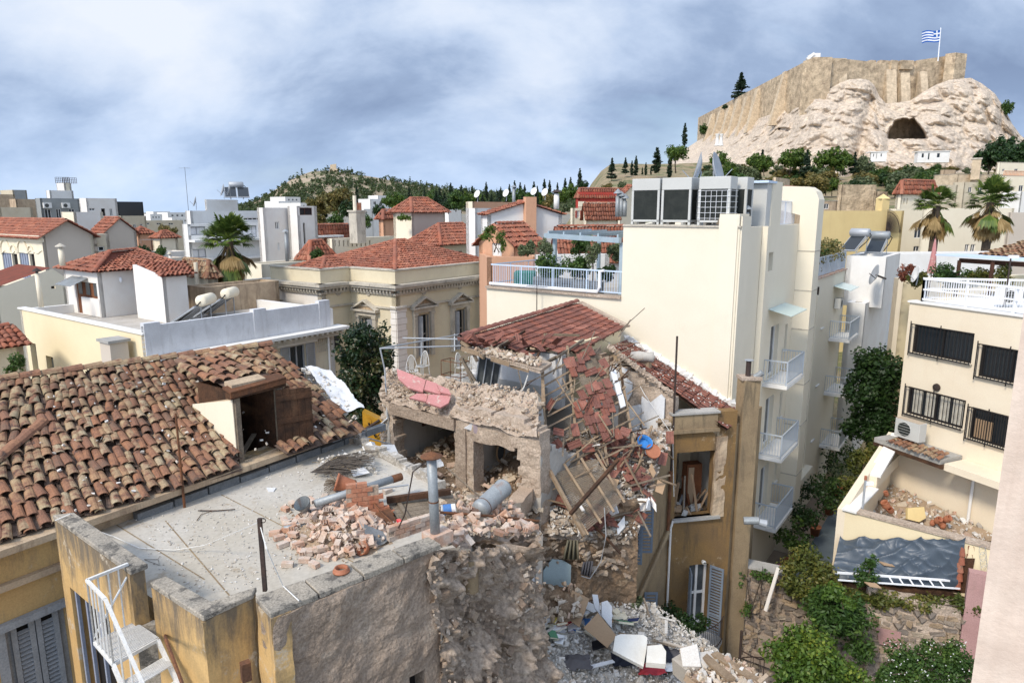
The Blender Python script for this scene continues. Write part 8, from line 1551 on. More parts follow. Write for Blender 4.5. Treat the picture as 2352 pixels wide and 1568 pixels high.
bh=onheap(1180,1470);dn=T('brown_rubble_bank','bank of brown earth and stones spilling from broken end','rubble',bh);SBk=bil(D(1150,1440,14.2),D(1215,1450,15.8),D(1075,1640,11.2),D(1240,1640,13.6));mound('bank',SBk,'earth',dn,40,40,.3,1.5,6.);scatter('stone',lambda u,v:SBk(u,v)+V((.05,-.1,.15)),170,me_d+chunk_templates(4,.34,.28,.2,'masonry',.25),dn,size=(.4,1.3));dust('crumbs',lambda u,v:SBk(u,v)+V((.05,-.1,.17)),600,.03,.1,'debris_tan',dn)
SB2=bil(D(1225,1340,17.9),D(1330,1345,18.0),D(1215,1440,16.6),D(1330,1420,17.0));mound('dirt_slope',SB2,'earth',dn,30,20,.25,1.4,2.);scatter('stone',lambda u,v:SB2(u,v)+V((0,-.1,.12)),70,me_d,dn,size=(.3,1.))
def slab_px(nm,P,Y0,Y1,th,m,lb,cat):y0=min(p[1] for p in P);y1=max(p[1] for p in P);return plate(nm,[D(x,y,Y1+(Y0-Y1)*(y-y0)/(y1-y0)) for x,y in P],th,m,label=lb,cat=cat)
slab_px('chipboard',[(1314,1354),(1354,1374),(1331,1440),(1299,1416)],16.9,17.6,.025,'board','upright sheet of brown chipboard in white rubble','board');slab_px('chipboard',[(1373,1406),(1417,1460),(1395,1487),(1340,1441)],16.3,16.9,.025,'board','slanting sheet of brown chipboard propped on mattress','board')
slab_px('plaster_slab',[(1360,1364),(1373,1365),(1381,1415),(1366,1394)],17.2,17.6,.08,'plaster_white','narrow pale slab leaning on earth wall','slab');slab_px('plaster_slab',[(1382,1382),(1395,1378),(1406,1392),(1405,1442),(1382,1414)],16.9,17.3,.12,'plaster_white','broad white plaster slab standing behind chipboard','slab')
slab_px('mattress',[(1413,1460),(1425,1455),(1478,1457),(1487,1463),(1485,1490),(1478,1530),(1408,1493)],15.2,15.9,.16,'mattress','big stained white mattress flopped over rubble','mattress').modifiers.new('b','BEVEL').width=.05;slab_px('mattress',[(1487,1482),(1520,1479),(1530,1495),(1529,1524),(1484,1520)],15.0,15.6,.16,'mattress','smaller white mattress tucked beside big one','mattress').modifiers.new('b','BEVEL').width=.05
q=onheap(1258,1430,.22);t=T('carton','brown cardboard carton sunk in rubble','carton',q);MB().box(q-UP*.1,.5,.36,.3,(1,-.5,.15)).build('box','cardboard',t);plate('flap',[q+V((-.28,-.05,.22)),q+V((.2,-.25,.24)),q+V((.16,-.36,.3)),q+V((-.3,-.2,.28))],.012,'cardboard',t)
spots=[(1235,1440,'bk_cream','cream book wedged next to carton'),(1228,1440,'bk_blue','blue book beside lilac cloth'),(1283,1433,'bk_teal','turquoise booklet close to carton'),(1297,1443,'bk_red','bright red book behind yellow paper'),(1282,1446,'bk_green','sage green book beside bright red one'),(1262,1449,'bk_yellow','yellow folder spread on rubble'),(1278,1458,'bk_orange','orange red book under yellow folder'),(1246,1450,'bk_white','white booklet next to yellow folder'),(1318,1465,'bk_white','white striped book below chipboard sheets'),(1345,1452,'bk_blue','small blue book at chipboard foot'),(1352,1475,'bk_cream','open cream ledger at chipboard foot'),(1387,1487,'bk_cream','cream notebook below slanting chipboard'),(1376,1508,'bk_black','black album with gilt emblem on white rubble'),(1222,1450,'bk_cream','cream tile of paper with screws near carton'),(1310,1440,'bk_lilac','pink lilac paperback by red book'),(1430,1455,'bk_green','bright green folder on mattress corner'),(1453,1448,'bk_navy','navy binder behind mattress'),(1335,1437,'bk_grey','grey paperback behind chipboard'),(1207,1475,'bk_white','white panel sheet at next to rubble'),(1272,1480,'bk_green','green board plank on rubble')]
for i in range(44):x,y=random.gauss(1275,55),random.gauss(1455,22);k=random.choice(['bk_cream','bk_white','bk_red','bk_blue','bk_yellow','bk_orange','bk_teal','bk_lilac','bk_cream','bk_grey','bk_white']);book(onheap(x,y,.17),k,CN[k]+' paper or book strewn loosely over white rubble',random.uniform(.9,1.5),.5,'books strewn over the white rubble')
for x,y,m_,lb in spots:book(onheap(x,y,.2),m_,lb,1.9 if 'folder' in lb or 'panel' in lb or 'album' in lb else 1.35,.45)
def cloth(x,y,s,m,lb,Y=None):
 p=onheap(x,y,.12) if Y is None else D(x,y,Y);v=[];nu=14
 for j in range(nu):
  for i in range(nu):
   a,b=(i/(nu-1)-.5)*2,(j/(nu-1)-.5)*2;r=math.hypot(a,b);q=V((a*s,b*s*.7,0));v.append(tuple(p+V((q.x+.25*s*noise.noise(V((a*2,b*2,x))),q.y+.25*s*noise.noise(V((b*2,a*2,y))),.28*s*max(0,1-r*r)+.3*s*abs(noise.noise(V((a*1.8+x,b*1.8,y))))))))
 a=np.arange(nu*nu).reshape(nu,nu);f=np.stack([a[:-1,:-1],a[:-1,1:],a[1:,1:],a[1:,:-1]],-1).reshape(-1,4);npmesh('clothing',np.array(v),f,m,label=lb,cat='clothing',smooth=True)
plain('cl_navy',(.012,.014,.024));plain('cl_grey',(.09,.085,.09));plain('cl_olive',(.14,.125,.085))
for x,y,s,m_,lb in((1440,1532,.38,'cl_navy','black jumper crumpled alone on white rubble'),(1500,1525,.5,'cl_navy','dark navy clothes heaped below small mattress'),(1545,1525,.4,'cl_grey','grey brown clothes beside navy heap'),(1495,1552,.35,'bk_red','bright red cloth on rubble edge'),(1527,1545,.35,'bk_white','white cloth next to bright red cloth'),(1218,1425,.45,'bk_lilac','lilac and white bedding next to carton'),(1320,1545,.4,'cl_grey','grey checked shirt in white rubble'),(1312,1440,.25,'bk_white','white patterned scarf near carton'),(1415,1430,.25,'bk_cream','cream rag on rubble behind mattress')):cloth(x,y,s,m_,lb)
def hangcloth(P,Y,m,lb):
 t=T('hanging_clothes',lb,'clothing',D(P[0][0],P[0][1],Y));mb=MB();n=16
 for i in range(n):
  u=i/n;u1=(i+1)/n;f=lambda u,k:D(P[0 if k==0 else 3][0]+(P[1 if k==0 else 2][0]-P[0 if k==0 else 3][0])*u,P[0 if k==0 else 3][1]+(P[1 if k==0 else 2][1]-P[0 if k==0 else 3][1])*u,Y-.08*math.sin(u*22)*(.3+k));mb.poly(f(u,1),f(u1,1),f(u1,0),f(u,0))
 o=mb.build('cloth',m,t,smooth=True);s=o.modifiers.new('s','SOLIDIFY');s.thickness=.03
hangcloth([(1303,1240),(1328,1240),(1330,1285),(1292,1283)],17.7,'cl_olive','olive coat hanging from torn wall');hangcloth([(1340,1290),(1362,1288),(1356,1325),(1334,1318)],17.7,'cl_grey','grey bag of clothes dangling on a cable');MB().tube([D(1388,1165,18),D(1392,1230,17.7),D(1380,1290,17.6),D(1355,1328,17.6),D(1335,1322,17.6)],.016,5).build('loop_cable','shutter_grey',label='grey cable looping down over torn wall',cat='cable')
for i in range(26):
 x,y=random.uniform(1180,1560),random.uniform(1430,1560);p=onheap(x,y,.16);d=V((random.uniform(-1,1),random.uniform(-.6,.6),random.uniform(-.1,.25))).normalized()*random.uniform(.25,.8);MB().beam(p,p+d,random.uniform(.05,.12),.025).build('board_scrap',random.choice(['wood_light','board','plaster_white','debris','wood_grey']),rb2)
for i,(p,r_) in enumerate((((1640,1500),(1745,1568)),((1610,1500),(1680,1560)),((1650,1535),(1770,1580)))):MB().beam(D(*p,14.8),D(*r_,13.6),.22,.06).build('splintered_board','wood_light',label=['long pale splintered board slanting off rubble','short split board beside long splintered one','pale plastered board at rubble edge'][i],cat='board')
bw=chunk_templates(3,.6,.5,.45,'debris',.25);
for x,y in((1590,1515),(1575,1535),(1620,1530)):inst('masonry_boulder',random.choice(bw),Matrix.Translation(D(x,y,14.6))@rrot(.5),None,'large white masonry boulder at end of rubble heap','boulder','masonry boulders at heap end')
SE2=bil(D(1560,1500,15.2),D(1700,1525,14.6),D(1600,1640,12.8),D(1840,1640,12.6));mound('heap_tail',SE2,'debris_tan',rb2,40,30,.2,1.7,3.);scatter('lump',lambda u,v:SE2(u,v)+UP*.12,110,me_w+me_d,rb2,size=(.4,1.3));dust('tail_crumbs',lambda u,v:SE2(u,v)+UP*.14,500,.03,.1,'debris_tan',rb2)
# ================================================================ alley, garden walls, tarp roof
al=MB().poly(*[(p.x,p.y,-.55) for p in(HC+N1*.0+D1*-1,T2+D1*6,T2+D1*6+N1*4.2,HC+N1*4.6-D1*1)]).build('alley_paving','paving_tan',kind='structure');
for i in range(9):o=HC+N1*1.35+D1*(1+i*2.6);MB().obox(V((o.x,o.y,-.546)),D1*2.55,N1*1.25,UP*.02).build('paving_slab','paving_blue',al)
gd_=MB().poly((6,8,-1.68),(26,8,-1.68),(26,24.6,-1.68),(6,24.6,-1.68)).build('garden_ground','garden_soil',kind='structure')
def stone_wall(nm,lb,p0,p1,zt,n,m,sm_,seed,top=None):
 t=T(nm,lb,'stone wall',V((p0.x,p0.y,-1.7)));rough_wall('core',p0,p1,-1.7,lambda q:zt,m,t,(),.05,.16,.5,.08,seed);me=chunk_templates(8,.34,.22,.16,sm_,.25);L=(V((p1.x,p1.y,0))-V((p0.x,p0.y,0))).length;d=(V((p1.x,p1.y,0))-V((p0.x,p0.y,0)))/L
 rows=int((zt+1.6)/.2);k=0
 for j in range(rows):
  s=random.uniform(0,.2)
  while s<L:
   w=random.uniform(.22,.5);q=wall_pt(p0,p1,s+w/2,-1.6+j*.2+random.uniform(-.05,.05),-.02+random.uniform(-.03,.03));sc3=Matrix.Diagonal((w/.36,1,random.uniform(.75,1.15),1));k+=1
   if k<300:inst('stone',random.choice(me),frame(q,d,V((-d.y,d.x,0)),UP)@sc3@Matrix.Rotation(random.uniform(-.12,.12),4,'Y'),t)
   s+=w+.02
 if top:MB().obox(wall_pt(p0,p1,-.05,zt,.06),d*(L+.1),V((-d.y,d.x,0))*.6,UP*.09).build('coping',top,t)
 return t
sA,sB,sC,sD=D(1678,1300,23.6),D(1800,1315,22.8),D(1990,1420,21.6),D(2208,1420,20.65)
stone_wall('rubble_garden_wall','old grey rubble wall with broken coping beside spiral stair',sA,sB,3.0,200,'rough','stone_garden',2.,'slab');stone_wall('rubble_garden_wall','brown rubble wall under tarp roof edge',sB,sC,2.6,200,'rough','stone_garden',4.);stone_wall('rubble_garden_wall','tan pebbly wall with pink patch below ladder',sC,sD,3.0,200,'mortar','stone_garden',6.)
plate('pink_patch',[W(x,y,sC,sD,.14) for x,y in((2012,1440),(2070,1452),(2066,1490),(2020,1478))],.03,'pink_dull',label='faded pink plaster patch on pebbly garden wall',cat='plaster')
pw=D(2215,1400,20.55);t=T('pink_house_corner','pink house corner with window at garden edge','house',V((pw.x,pw.y,-1.7)));p2=pw+V((3,-1.6,0));hs=[(.7,1.8,.6,2.0)];wall_mesh(MB(),pw,p2,-1.7,4.4,.3,hs).build('wall','pink_dull',t);window(t,pw,p2,hs[0],'white','glass_dim',.1,1,1,.06,sill='white')
MB().beam(D(1788,1303,22.5),D(1758,1402,22.3),.13,.04).build('loose_board','white_wall',label='pale board hanging down old rubble wall',cat='board');MB().tube([W(1752,1300,sA,sB,.1),W(1748,1370,sA,sB,.15),W(1744,1420,sA,sB,.15)],.015,4).build('hanging_cable','iron',label='black cable hanging on old rubble wall',cat='cable')
# tarp over low roof
tl,tr,bl_,br=W(1922,1246,K,KE,.05),W(2244,1250,K,KE,.05),G(1905,1326,3.0),G(2226,1350,3.4);tp_=T('tarp_roof','low tiled lean-to roof under crumpled blue grey tarp','roof',bl_)
SP=bil(tl,tr,bl_,br);nT=V((0,-.3,.95))
grid=lambda u,v:(lambda p:tuple(p+nT*(.08+.17*(1-abs(noise.noise(V((u*4.5+v*2.2,v*2.4,1)))))**4+.12*(1-abs(noise.noise(V((u*6-v*3,v*3.2,5)))))**5+.05*noise.noise(V((u*9,v*6,7))))-UP*(.25*max(0,v-.9)*10*(.4+.6*noise.noise(V((u*6,0,2)))**2))))(SP(u*.9+.01,v*1.04))
o=grid_mesh('tarp',110,50,grid,'tarp',smooth=True);o.parent=tp_;o.location=o.location-tp_.location
MB().poly(tl-UP*.5,tr-UP*.5,br-UP*.35,bl_-UP*.35).build('roof_boards','wood_dark',tp_);tiles(tp_,tile_grid(SP(.9,1),SP(1.0,1),SP(.88,.05),SP(1,.05),.2,.3,.2),barrel(.2,.34),'tile_red',100)
for x,y in((1996,1268),(2017,1287),(1985,1335),(2203,1257),(2210,1300)):q=G(x,y,3.75);plate('weight_tile',[q,q+V((.35,-.1,.0)),q+V((.4,-.35,-.02)),q+V((.08,-.25,-.02))],.03,'board' if x<2200 else 'mortar',tp_)
lad=T('aluminium_ladder','white aluminium ladder lying along tarp roof edge','ladder',G(1925,1333,3.0));r0,r1=G(1925,1331,3.5),G(2205,1351,3.5);q0,q1=r0+V((0,.32,.1)),r1+V((0,.32,.1));MB().beam(r0,r1,.03,.05).build('rail','paint_white_clean',lad);MB().beam(q0,q1,.05,.07).build('rail','paint_white_clean',lad)
for i in range(5,11):f_=(i+.5)/12;MB().beam(r0+(r1-r0)*f_,q0+(q1-q0)*f_,.045,.025).build('rung','paint_white_clean',lad)
rw=T('razor_wire','coil of razor wire on pink wall edge','wire',D(2265,1290,21));MB().tube([D(2256+8*math.cos(i*.5)+i*.12,1255+i*1.2+14*math.sin(i*.5),21-.004*i) for i in range(90)],.007,3).build('coil','metal_grey',rw)
# courtyard contents
yd=lambda u,v:wall_pt(RC,RE,.2+4.6*u,3.48+.6*(1-v)*(1-u*.6),.1+2.1*v);yr=T('yard_rubble','rubble and broken pots strewn over small courtyard','rubble',V((K.x+2,K.y+1.5,3.45)));mound('bed',yd,'debris_tan',yr,30,16,.1,2.);scatter('lump',lambda u,v:yd(u,v)+UP*.08,130,me_w+me_c+me_d,yr,size=(.4,1.5));dust('crumbs',yd,500,.03,.12,'debris',yr)
q=D(2100,1185,25.6);plate('yellow_plaster_block',[q+V((-.3,0,.35)),q+V((.35,0,.4)),q+V((.38,-.15,0)),q+V((.1,-.2,-.15)),q+V((-.35,-.15,-.05))],.15,'yellow_wall',label='broken wall block with yellow plaster face in courtyard',cat='masonry block')
for i,(x,y,s) in enumerate(((2040,1160,1),(2048,1168,.8),(2038,1130,.6),(2150,1190,.8),(2160,1197,.7),(2170,1186,.8),(2165,1205,.7),(2140,1198,.6))):q=D(x,y,26.0-(x-2040)*.008);MB().lathe([(.0,0),(.1*s,.0),(.16*s,.12*s),(.17*s,.26*s),(.13*s,.34*s),(.15*s,.38*s),(.12*s,.38*s),(.1*s,.3*s),(.02,.02)],q-UP*.15,14,(random.uniform(-.6,.6),random.uniform(-.9,0),.8)).build('clay_pot','pot_clay',label='old clay pot among courtyard rubble',cat='pot',group='clay pots in the courtyard',smooth=True)
q=G(1981,1168,5.05);t=T('camera_pole','short grey pole with white camera on courtyard wall corner','pole',q);MB().cyl(q,q+UP*1.15,.04,.04,8).build('shaft','metal_grey',t);MB().box(q+UP*.95+V((.16,0,0)),.28,.12,.12).build('camera','paint_white_clean',t);MB().tube([q+UP*1.15,q+UP*1.3],.05,8).build('tip','pot_clay',t)
# alley things
def pot_plant(x,y,Y,r,h,m,lb,seed,n=900):
 b=D(x,y,Y);b.z=-.52;t=T('potted_plant',lb,'plant',b);MB().lathe([(.0,0),(.2,0),(.27,.42),(.3,.42),(.3,.48),(.25,.48),(.24,.4)],b,14).build('pot','pot_clay',t,smooth=True);rng=np.random.default_rng(seed);c_,q_=clumps(rng,(b.x,b.y,.0+h*.55),(r,r,h*.42),16,r*.4);v,f=leaves(rng,c_,q_,n,.08);npmesh('foliage',v,f,m,t);MB().cyl(b+UP*.4,V((b.x,b.y,h*.5)),.03,.02).build('stem','bark',t)
for i,(x,y,Y,r,h,m) in enumerate(((1822,1205,29.5,.7,2.0,'leaf_mid'),(1850,1165,31,.8,2.4,'leaf_dark'),(1880,1130,33,.9,2.6,'leaf_dark'),(1912,1090,35.5,.9,2.2,'leaf_mid'),(1935,1050,38,1.1,2.6,'leaf_dark'))):pot_plant(x,y,Y,r,h,m,['bushy potted shrub by drying rack in alley','tall potted shrub beside black rubbish bag','dark potted shrub along hotel wall','small potted tree farther up alley','leafy potted tree at alley end'][i],40+i)
q=D(1862,1198,29.8);q.z=-.52;v,f=leaves(np.random.default_rng(1),[[q.x,q.y,-.3]],[[.38,.35,.3]],10,.1);t=T('rubbish_bag','black plastic rubbish bag on blue paving','bag',q);MB().lathe([(.0,0),(.32,.02),(.4,.2),(.33,.42),(.12,.55),(.1,.62),(.02,.66)],q,10).build('bag','bk_black',t,smooth=True)
q=D(1765,1268,27.6);q.z=-.52;t=T('drying_rack','folding drying rack hung with green and blue washing','drying rack',q)
for x in(0,1.0):
 for y in(0,.5):MB().beam(q+V((x,y,0)),q+V((x,y,.95)),.02,.02).build('leg','metal_grey',t)
for y in(0,.17,.34,.5):MB().beam(q+V((-.1,y,.95)),q+V((1.1,y,.95)),.014,.014).build('rail','metal_grey',t)
for x,m_ in((.15,'bk_blue'),(.32,'bk_blue'),(.55,'green_cover'),(.72,'green_cover')):MB().box(q+V((x,0,.45)),.16,.02,.5).build('washing',m_,t)
MB().box(q+V((.55,.3,.97)),.5,.25,.1).build('tray','red_plastic',t)
q=D(1808,1262,27.2);q.z=-.52;t=T('condenser_unit','rounded cream condenser unit with brown fan disc on paving','air conditioner',q);MB().lathe([(.0,0),(.42,0),(.45,.15),(.42,.55),(.3,.75),(.01,.8)],q,14).build('case','cream',t,smooth=True);MB().lathe([(.0,.0),(.2,.0),(.2,.03),(.0,.03)],q+V((.02,-.1,.77)),14,(0,-.3,1)).build('fan_disc','wood_brown',t)
MB().tube([wall_pt(HC,T2,1.6,.2,.05),wall_pt(HC,T2,1.6,1.4,.05)],.02,5).build('broom','blue_plastic',label='blue broom leaning on hotel wall',cat='broom')
# ================================================================ trees and plants
mg=D(848,880,27.2);t=T('magnolia_tree','dense dark glossy magnolia in front of neoclassical house','tree',V((mg.x,mg.y,-1.7)));rng=np.random.default_rng(11);c1,q1=clumps(rng,(mg.x,mg.y,9.3),(1.25,1.2,2.7),70,.42);c2,q2=clumps(rng,(mg.x+.3,mg.y,6.2),(1.35,1.2,2.6),50,.45);v,f=leaves(rng,np.concatenate([c1,c2]),np.concatenate([q1,q2]),15000,.085,up=.5);npmesh('crown',v,f,'leaf_magnolia',t);MB().tube([(mg.x,mg.y,-1.7),(mg.x+.1,mg.y,4),(mg.x,mg.y,10)],[.22,.17,.05],8).build('trunk','bark',t)
def palm(x,y,Y,ybase,r,lb,nf=46,nd=60,seed=2,z0=None):
 rnd=random.Random(seed);c=D(x,y,Y);zb=D(x,ybase,Y).z;t=T('fan_palm',lb,'palm',V((c.x,c.y,zb if z0 is None else z0)));MB().tube([(c.x,c.y,zb-6),(c.x+.1,c.y,(zb+c.z)/2),(c.x,c.y,c.z-.2)],[.34,.3,.26],10).build('trunk','bark',t)
 def frond(d,L,m_,dead=False):
  d=d.normalized();s=V((c.x,c.y,c.z-.25 if dead else c.z));e=s+d*L*.55;side=d.cross(UP).normalized() if abs(d.z)<.97 else V((1,0,0));up=side.cross(d);mb=MB();mb.tube([s,(s+e)/2+UP*.06,e],[.03,.025,.02],4);n=17
  for i in range(n):
   a=(i/(n-1)-.5)*(2.5 if not dead else 1.3);q=(d*math.cos(a)+side*math.sin(a)+up*(.12-.28*abs(a))).normalized();l=L*.52*(1-.22*abs(a))*rnd.uniform(.85,1.1);w=side*math.cos(a)-d*math.sin(a);k=l*.085;m1=e+q*l*.6+up*.03;tip=e+q*l-UP*(.18*l*(1.4 if dead else .8))
   mb.poly(e,m1-w*k,tip,m1+w*k)
  mb.build('frond',m_,t)
 for i in range(nf):
  el=math.asin(rnd.uniform(-.35,1));az=rnd.uniform(0,6.28);frond(V((math.cos(az)*math.cos(el),math.sin(az)*math.cos(el),math.sin(el))),r*rnd.uniform(.85,1.12),'palm_green')
 for i in range(nd):
  az=rnd.uniform(0,6.28);dn=rnd.uniform(-5,-.8);frond(V((math.cos(az),math.sin(az),dn)),r*rnd.uniform(.8,1.55),'palm_dead' if rnd.random()<.7 or dn<-2 else 'palm_green',True)
 return t
palm(524,548,46,640,1.8,'stout fan palm with brown skirt beside white flats',74,50,2);palm(2152,468,56,560,1.65,'fan palm with ragged skirt nearer the yellow hall',44,46,3);palm(2276,458,54,575,1.85,'taller fan palm with hanging dead fronds beside pinkish wall',46,54,4)
# template trees copied over the landscape
Z0=(0,-60,-80);TP={}
TP['cyp']=tree('cypress','x',Z0,10,2.3,'leaf_cypress',1500,.34,.16,21,'cypress',ncl=60);TP['fir']=tree('fir_tree','x',Z0,10,5,'leaf_cypress',1500,.4,.16,22,'cone',ncl=60);TP['pine']=tree('pine_tree','x',Z0,8,7.5,'leaf_pine',1700,.4,.2,23,'round',ncl=34,low=.25);TP['olive']=tree('olive_tree','x',Z0,6,6.5,'leaf_olive',1500,.36,.18,24,ncl=32,low=.15);TP['autumn']=tree('broadleaf_tree','x',Z0,8,7.5,'leaf_autumn',1800,.38,.2,25,ncl=40,low=.12);TP['green']=tree('broadleaf_tree','x',Z0,7,7,'leaf_mid',1700,.38,.2,26,ncl=36,low=.1);TP['dark']=tree('broadleaf_tree','x',Z0,8,7.5,'leaf_dark',1900,.4,.2,27,ncl=40,low=.08);TP['umb']=tree('umbrella_pine','x',Z0,10,9.5,'leaf_pine',1900,.42,.25,28,'umbrella',ncl=40,low=.45)
TH_={'cyp':10,'fir':10,'pine':8,'olive':6,'autumn':8,'green':7,'dark':8,'umb':10};used=set()
def put(kind,x,ytop,ybase,Y,label,group=None,wide=1.,base=None):
 b=D(x,ybase,Y) if base is None else base;h=D(x,ytop,Y).z-b.z if base is None else ytop;s=h/TH_[kind];o=TP[kind];sc3=(s*wide,s*wide,s);rz=random.uniform(0,6.28)
 if kind in used:return copy_tree(o,b,rz,sc3,label,group)
 used.add(kind);o.location=b;o.rotation_euler=(0,0,rz);o.scale=sc3;o['label']=label
 if group:o['group']=group
 elif 'group' in o:del o['group']
 return o
cg='cypresses along the skyline'
for x,yt,yb,Y in((748,440,500,120),(821,428,470,260),(1036,421,470,230),(1060,426,470,240),(1117,419,462,230),(1182,416,460,230),(1195,420,460,235),(1170,424,460,240),(1150,430,460,230),(1234,428,466,180),(1226,418,460,230),(1205,425,460,240),(1262,415,455,250),(1298,410,450,250),(1310,408,450,260),(1331,388,440,260),(1085,428,465,250),(1010,430,462,260),(975,432,460,300),(940,428,455,380),(1280,420,450,260),(1250,412,455,255)):put('cyp',x,yt,yb,Y,'narrow dark cypress in row along low skyline',cg)
sg='cypresses on the bare ridge'
for x,yt,yb,Y in((1460,359,405,300),(1451,370,405,300),(1483,374,403,300),(1537,357,408,250),(1475,384,404,310),(1495,382,402,310)):put('cyp',x,yt,yb,Y,'slim cypress standing on bare grassy ridge',sg)
put('cyp',1507,340,398,285,'broad plump cypress on bare ridge',None,1.5);put('cyp',1572,284,335,400,'lone cypress at foot of fortress wall');put('fir',1405,364,416,280,'pyramidal fir at start of grassy ridge');put('fir',1436,363,402,290,'smaller spiky fir beside pyramidal one');put('umb',1552,332,398,235,'umbrella pine with leaning trunk on ridge');put('fir',1700,168,232,470,'dark conifer rising behind fortress wall',None,1.4)
for x,yt,yb,Y,k,lb in((780,424,505,115,'autumn','tall bronze tree in front of wooded hill'),(740,440,508,118,'autumn','bronze tree next to tall one'),(805,455,515,105,'dark','dark round tree beside bronze trees'),(735,487,530,92,'autumn','yellow green hedge tree behind pinkish block'),(775,488,532,90,'green','light green tree behind chimney building'),(840,492,528,92,'green','green tree beside square chimney'),(870,465,500,150,'dark','dark fir like tree among white villas'),(990,445,482,180,'pine','bright pine behind peeling rooftop room'),(1010,452,490,170,'fir','dark pointed tree behind peeling rooftop room'),(1030,455,492,160,'dark','dark thicket tree before cypress row'),(1060,455,490,165,'pine','round pine below cypress row'),(385,512,560,95,'autumn','brownish tree beyond orange cottages'),(330,560,600,66,'dark','dark creeper tree beside taupe gable'),(372,565,592,64,'green','leafy tree behind penthouse ridge'),(730,570,605,52,'green','green courtyard tree beside dark red roof'),(1312,420,470,140,'pine','bright yellow green pine beside red villa'),(1290,435,475,130,'pine','rounded pine next to red villa'),(1280,462,505,110,'olive','olive tree below pines'),(1340,412,440,210,'dark','dark shrub tree above red villa'),(1265,440,490,150,'autumn','brown scrub tree by white chimney'),(1395,418,450,180,'autumn','dry scrub on slope above red villa'),(1430,415,440,200,'olive','olive scrub on grassy slope'),(2300,305,400,250,'dark','big dark tree at foot of cliff'),(2270,325,400,235,'dark','smaller dark tree next to big one at cliff foot'),(2340,320,410,240,'dark','dark tree beside big one under cliff shoulder'),(2310,232,268,352,'green','small green tree clinging to cliff shoulder'),(1615,285,312,520,'green','shrub at far end of fortress wall'),(1665,238,254,440,'dark','little bush growing on fortress wall'),(2115,508,560,80,'green','green courtyard shrub by cream mansion'),(1795,425,462,120,'green','bush by tiny roof kiosk')):put(k,x,yt,yb,Y,lb)
for x,yt,yb,Y,k in((1650,345,400,240,'pine'),(1675,370,415,215,'pine'),(1735,350,400,250,'pine'),(1748,345,402,250,'fir'),(1755,355,405,245,'pine'),(1812,340,402,255,'pine'),(1835,338,402,255,'pine'),(1850,345,402,250,'fir'),(1890,342,402,255,'pine'),(1915,335,402,255,'pine'),(1935,345,404,250,'pine'),(1960,350,404,250,'fir'),(1985,355,405,250,'olive')):put(k,x,yt,yb,Y,'yellow green pine in clump at foot of cliff' if k=='pine' else 'dark spiky conifer in clump at foot of cliff' if k=='fir' else 'grey olive at end of pine clump','trees clumped at the cliff foot')
for i in range(34):x=890+i*12.5+random.uniform(-8,8);put(random.choice(['pine','dark','fir','cyp','pine','green']),x,random.uniform(436,452),random.uniform(478,492),random.uniform(150,210),'tree in belt of woodland before far hill','belt of trees before the far hill',random.uniform(.8,1.3))
random.seed(31);n=0
while n<110:
 x=random.uniform(1610,2345);Y=random.uniform(150,272);r=ray(x,450);X=r.x/r.y*Y;b=V((X,Y,terr(X,Y)-.3));px=proj(b)
 if px[1]<378 or px[1]>458:continue
 if 1925<px[0]<2045 and Y<158:continue
 n+=1;k=random.choice(['olive','olive','autumn','green','dark','autumn','green','pine','autumn']);put(k,0,random.uniform(3.5,7.5),0,0,{'olive':'grey green olive tree on slope below rock','autumn':'bronze tinted tree on slope below rock','green':'green leafy tree on slope below rock','dark':'dark green tree on slope below rock','pine':'yellow green pine on slope below rock'}[k],'trees on the slope below the rock',random.uniform(.9,1.4),b)
for i in range(46):x=random.uniform(1600,2330);y=random.uniform(392,408);put(random.choice(['olive','green','autumn','dark']),x,y-random.uniform(9,20),y,random.uniform(262,290),'low scrub bush at foot of pale cliff','scrub at the cliff foot',random.uniform(1.1,1.7))
for o in TP.values():
 if o.location.y<-50:bpy.data.objects.remove(o)
random.seed(77)
# garden shrubs: picture centre, depth, radii in picture units
def gb(nm,lb,items,m,n,size,seed,**k):
 cs=[];rs=[]
 for x,y,Y,rx,ry in items:p=D(x,y,Y);cs.append(tuple(p));rs.append((rx*Y/F,min(rx,ry)*Y/F,ry*Y/F))
 return bush(nm,lb,cs,rs,m,n,size,seed,**k)
gb('vine_bush','yellow brown vine bush spilling over rubble wall end',[(1845,1290,22.6,48,40),(1885,1310,22.2,40,45),(1820,1330,22.3,30,40),(1850,1350,22.0,45,40),(1905,1345,21.9,30,30)],'leaf_vine',5200,.06,61);gb('schefflera_tree','bright green palmate shrub tree in garden centre',[(1880,1385,21.2,55,45),(1935,1400,21.0,55,55),(1960,1440,20.7,50,55),(1900,1430,20.7,50,45),(1975,1490,20.4,35,45)],'leaf_mid',6500,.075,62,asp=.4,up=.6);gb('yellow_shrub','yellow leafed shrub top inside palmate tree',[(1920,1365,20.7,30,25),(1945,1385,20.6,22,18)],'leaf_bright',900,.07,63)
gb('garden_tree','broad citrus like tree low in overgrown garden',[(1850,1480,19.4,70,45),(1800,1510,19.4,50,45),(1900,1530,18.6,80,60),(1830,1560,18.4,80,50),(1950,1560,18.6,55,40)],'leaf_bright',9000,.065,64);gb('jasmine_shrub','dense jasmine shrub flecked with white blossom',[(2090,1530,18.6,70,50),(2150,1510,18.6,70,50),(2200,1540,18.3,50,50),(2050,1560,18.3,50,40),(2130,1570,18,90,40)],'leaf_mid',9500,.05,65);p=[D(2030+random.random()*200,1470+random.random()*95,17.9) for i in range(60)];mb=MB()
for q in p:mb.chunk(q,.032,.032,.02,.3)
mb.build('blossoms','flower',label='white jasmine blossoms dotted over shrub',cat='flowers',kind='stuff')
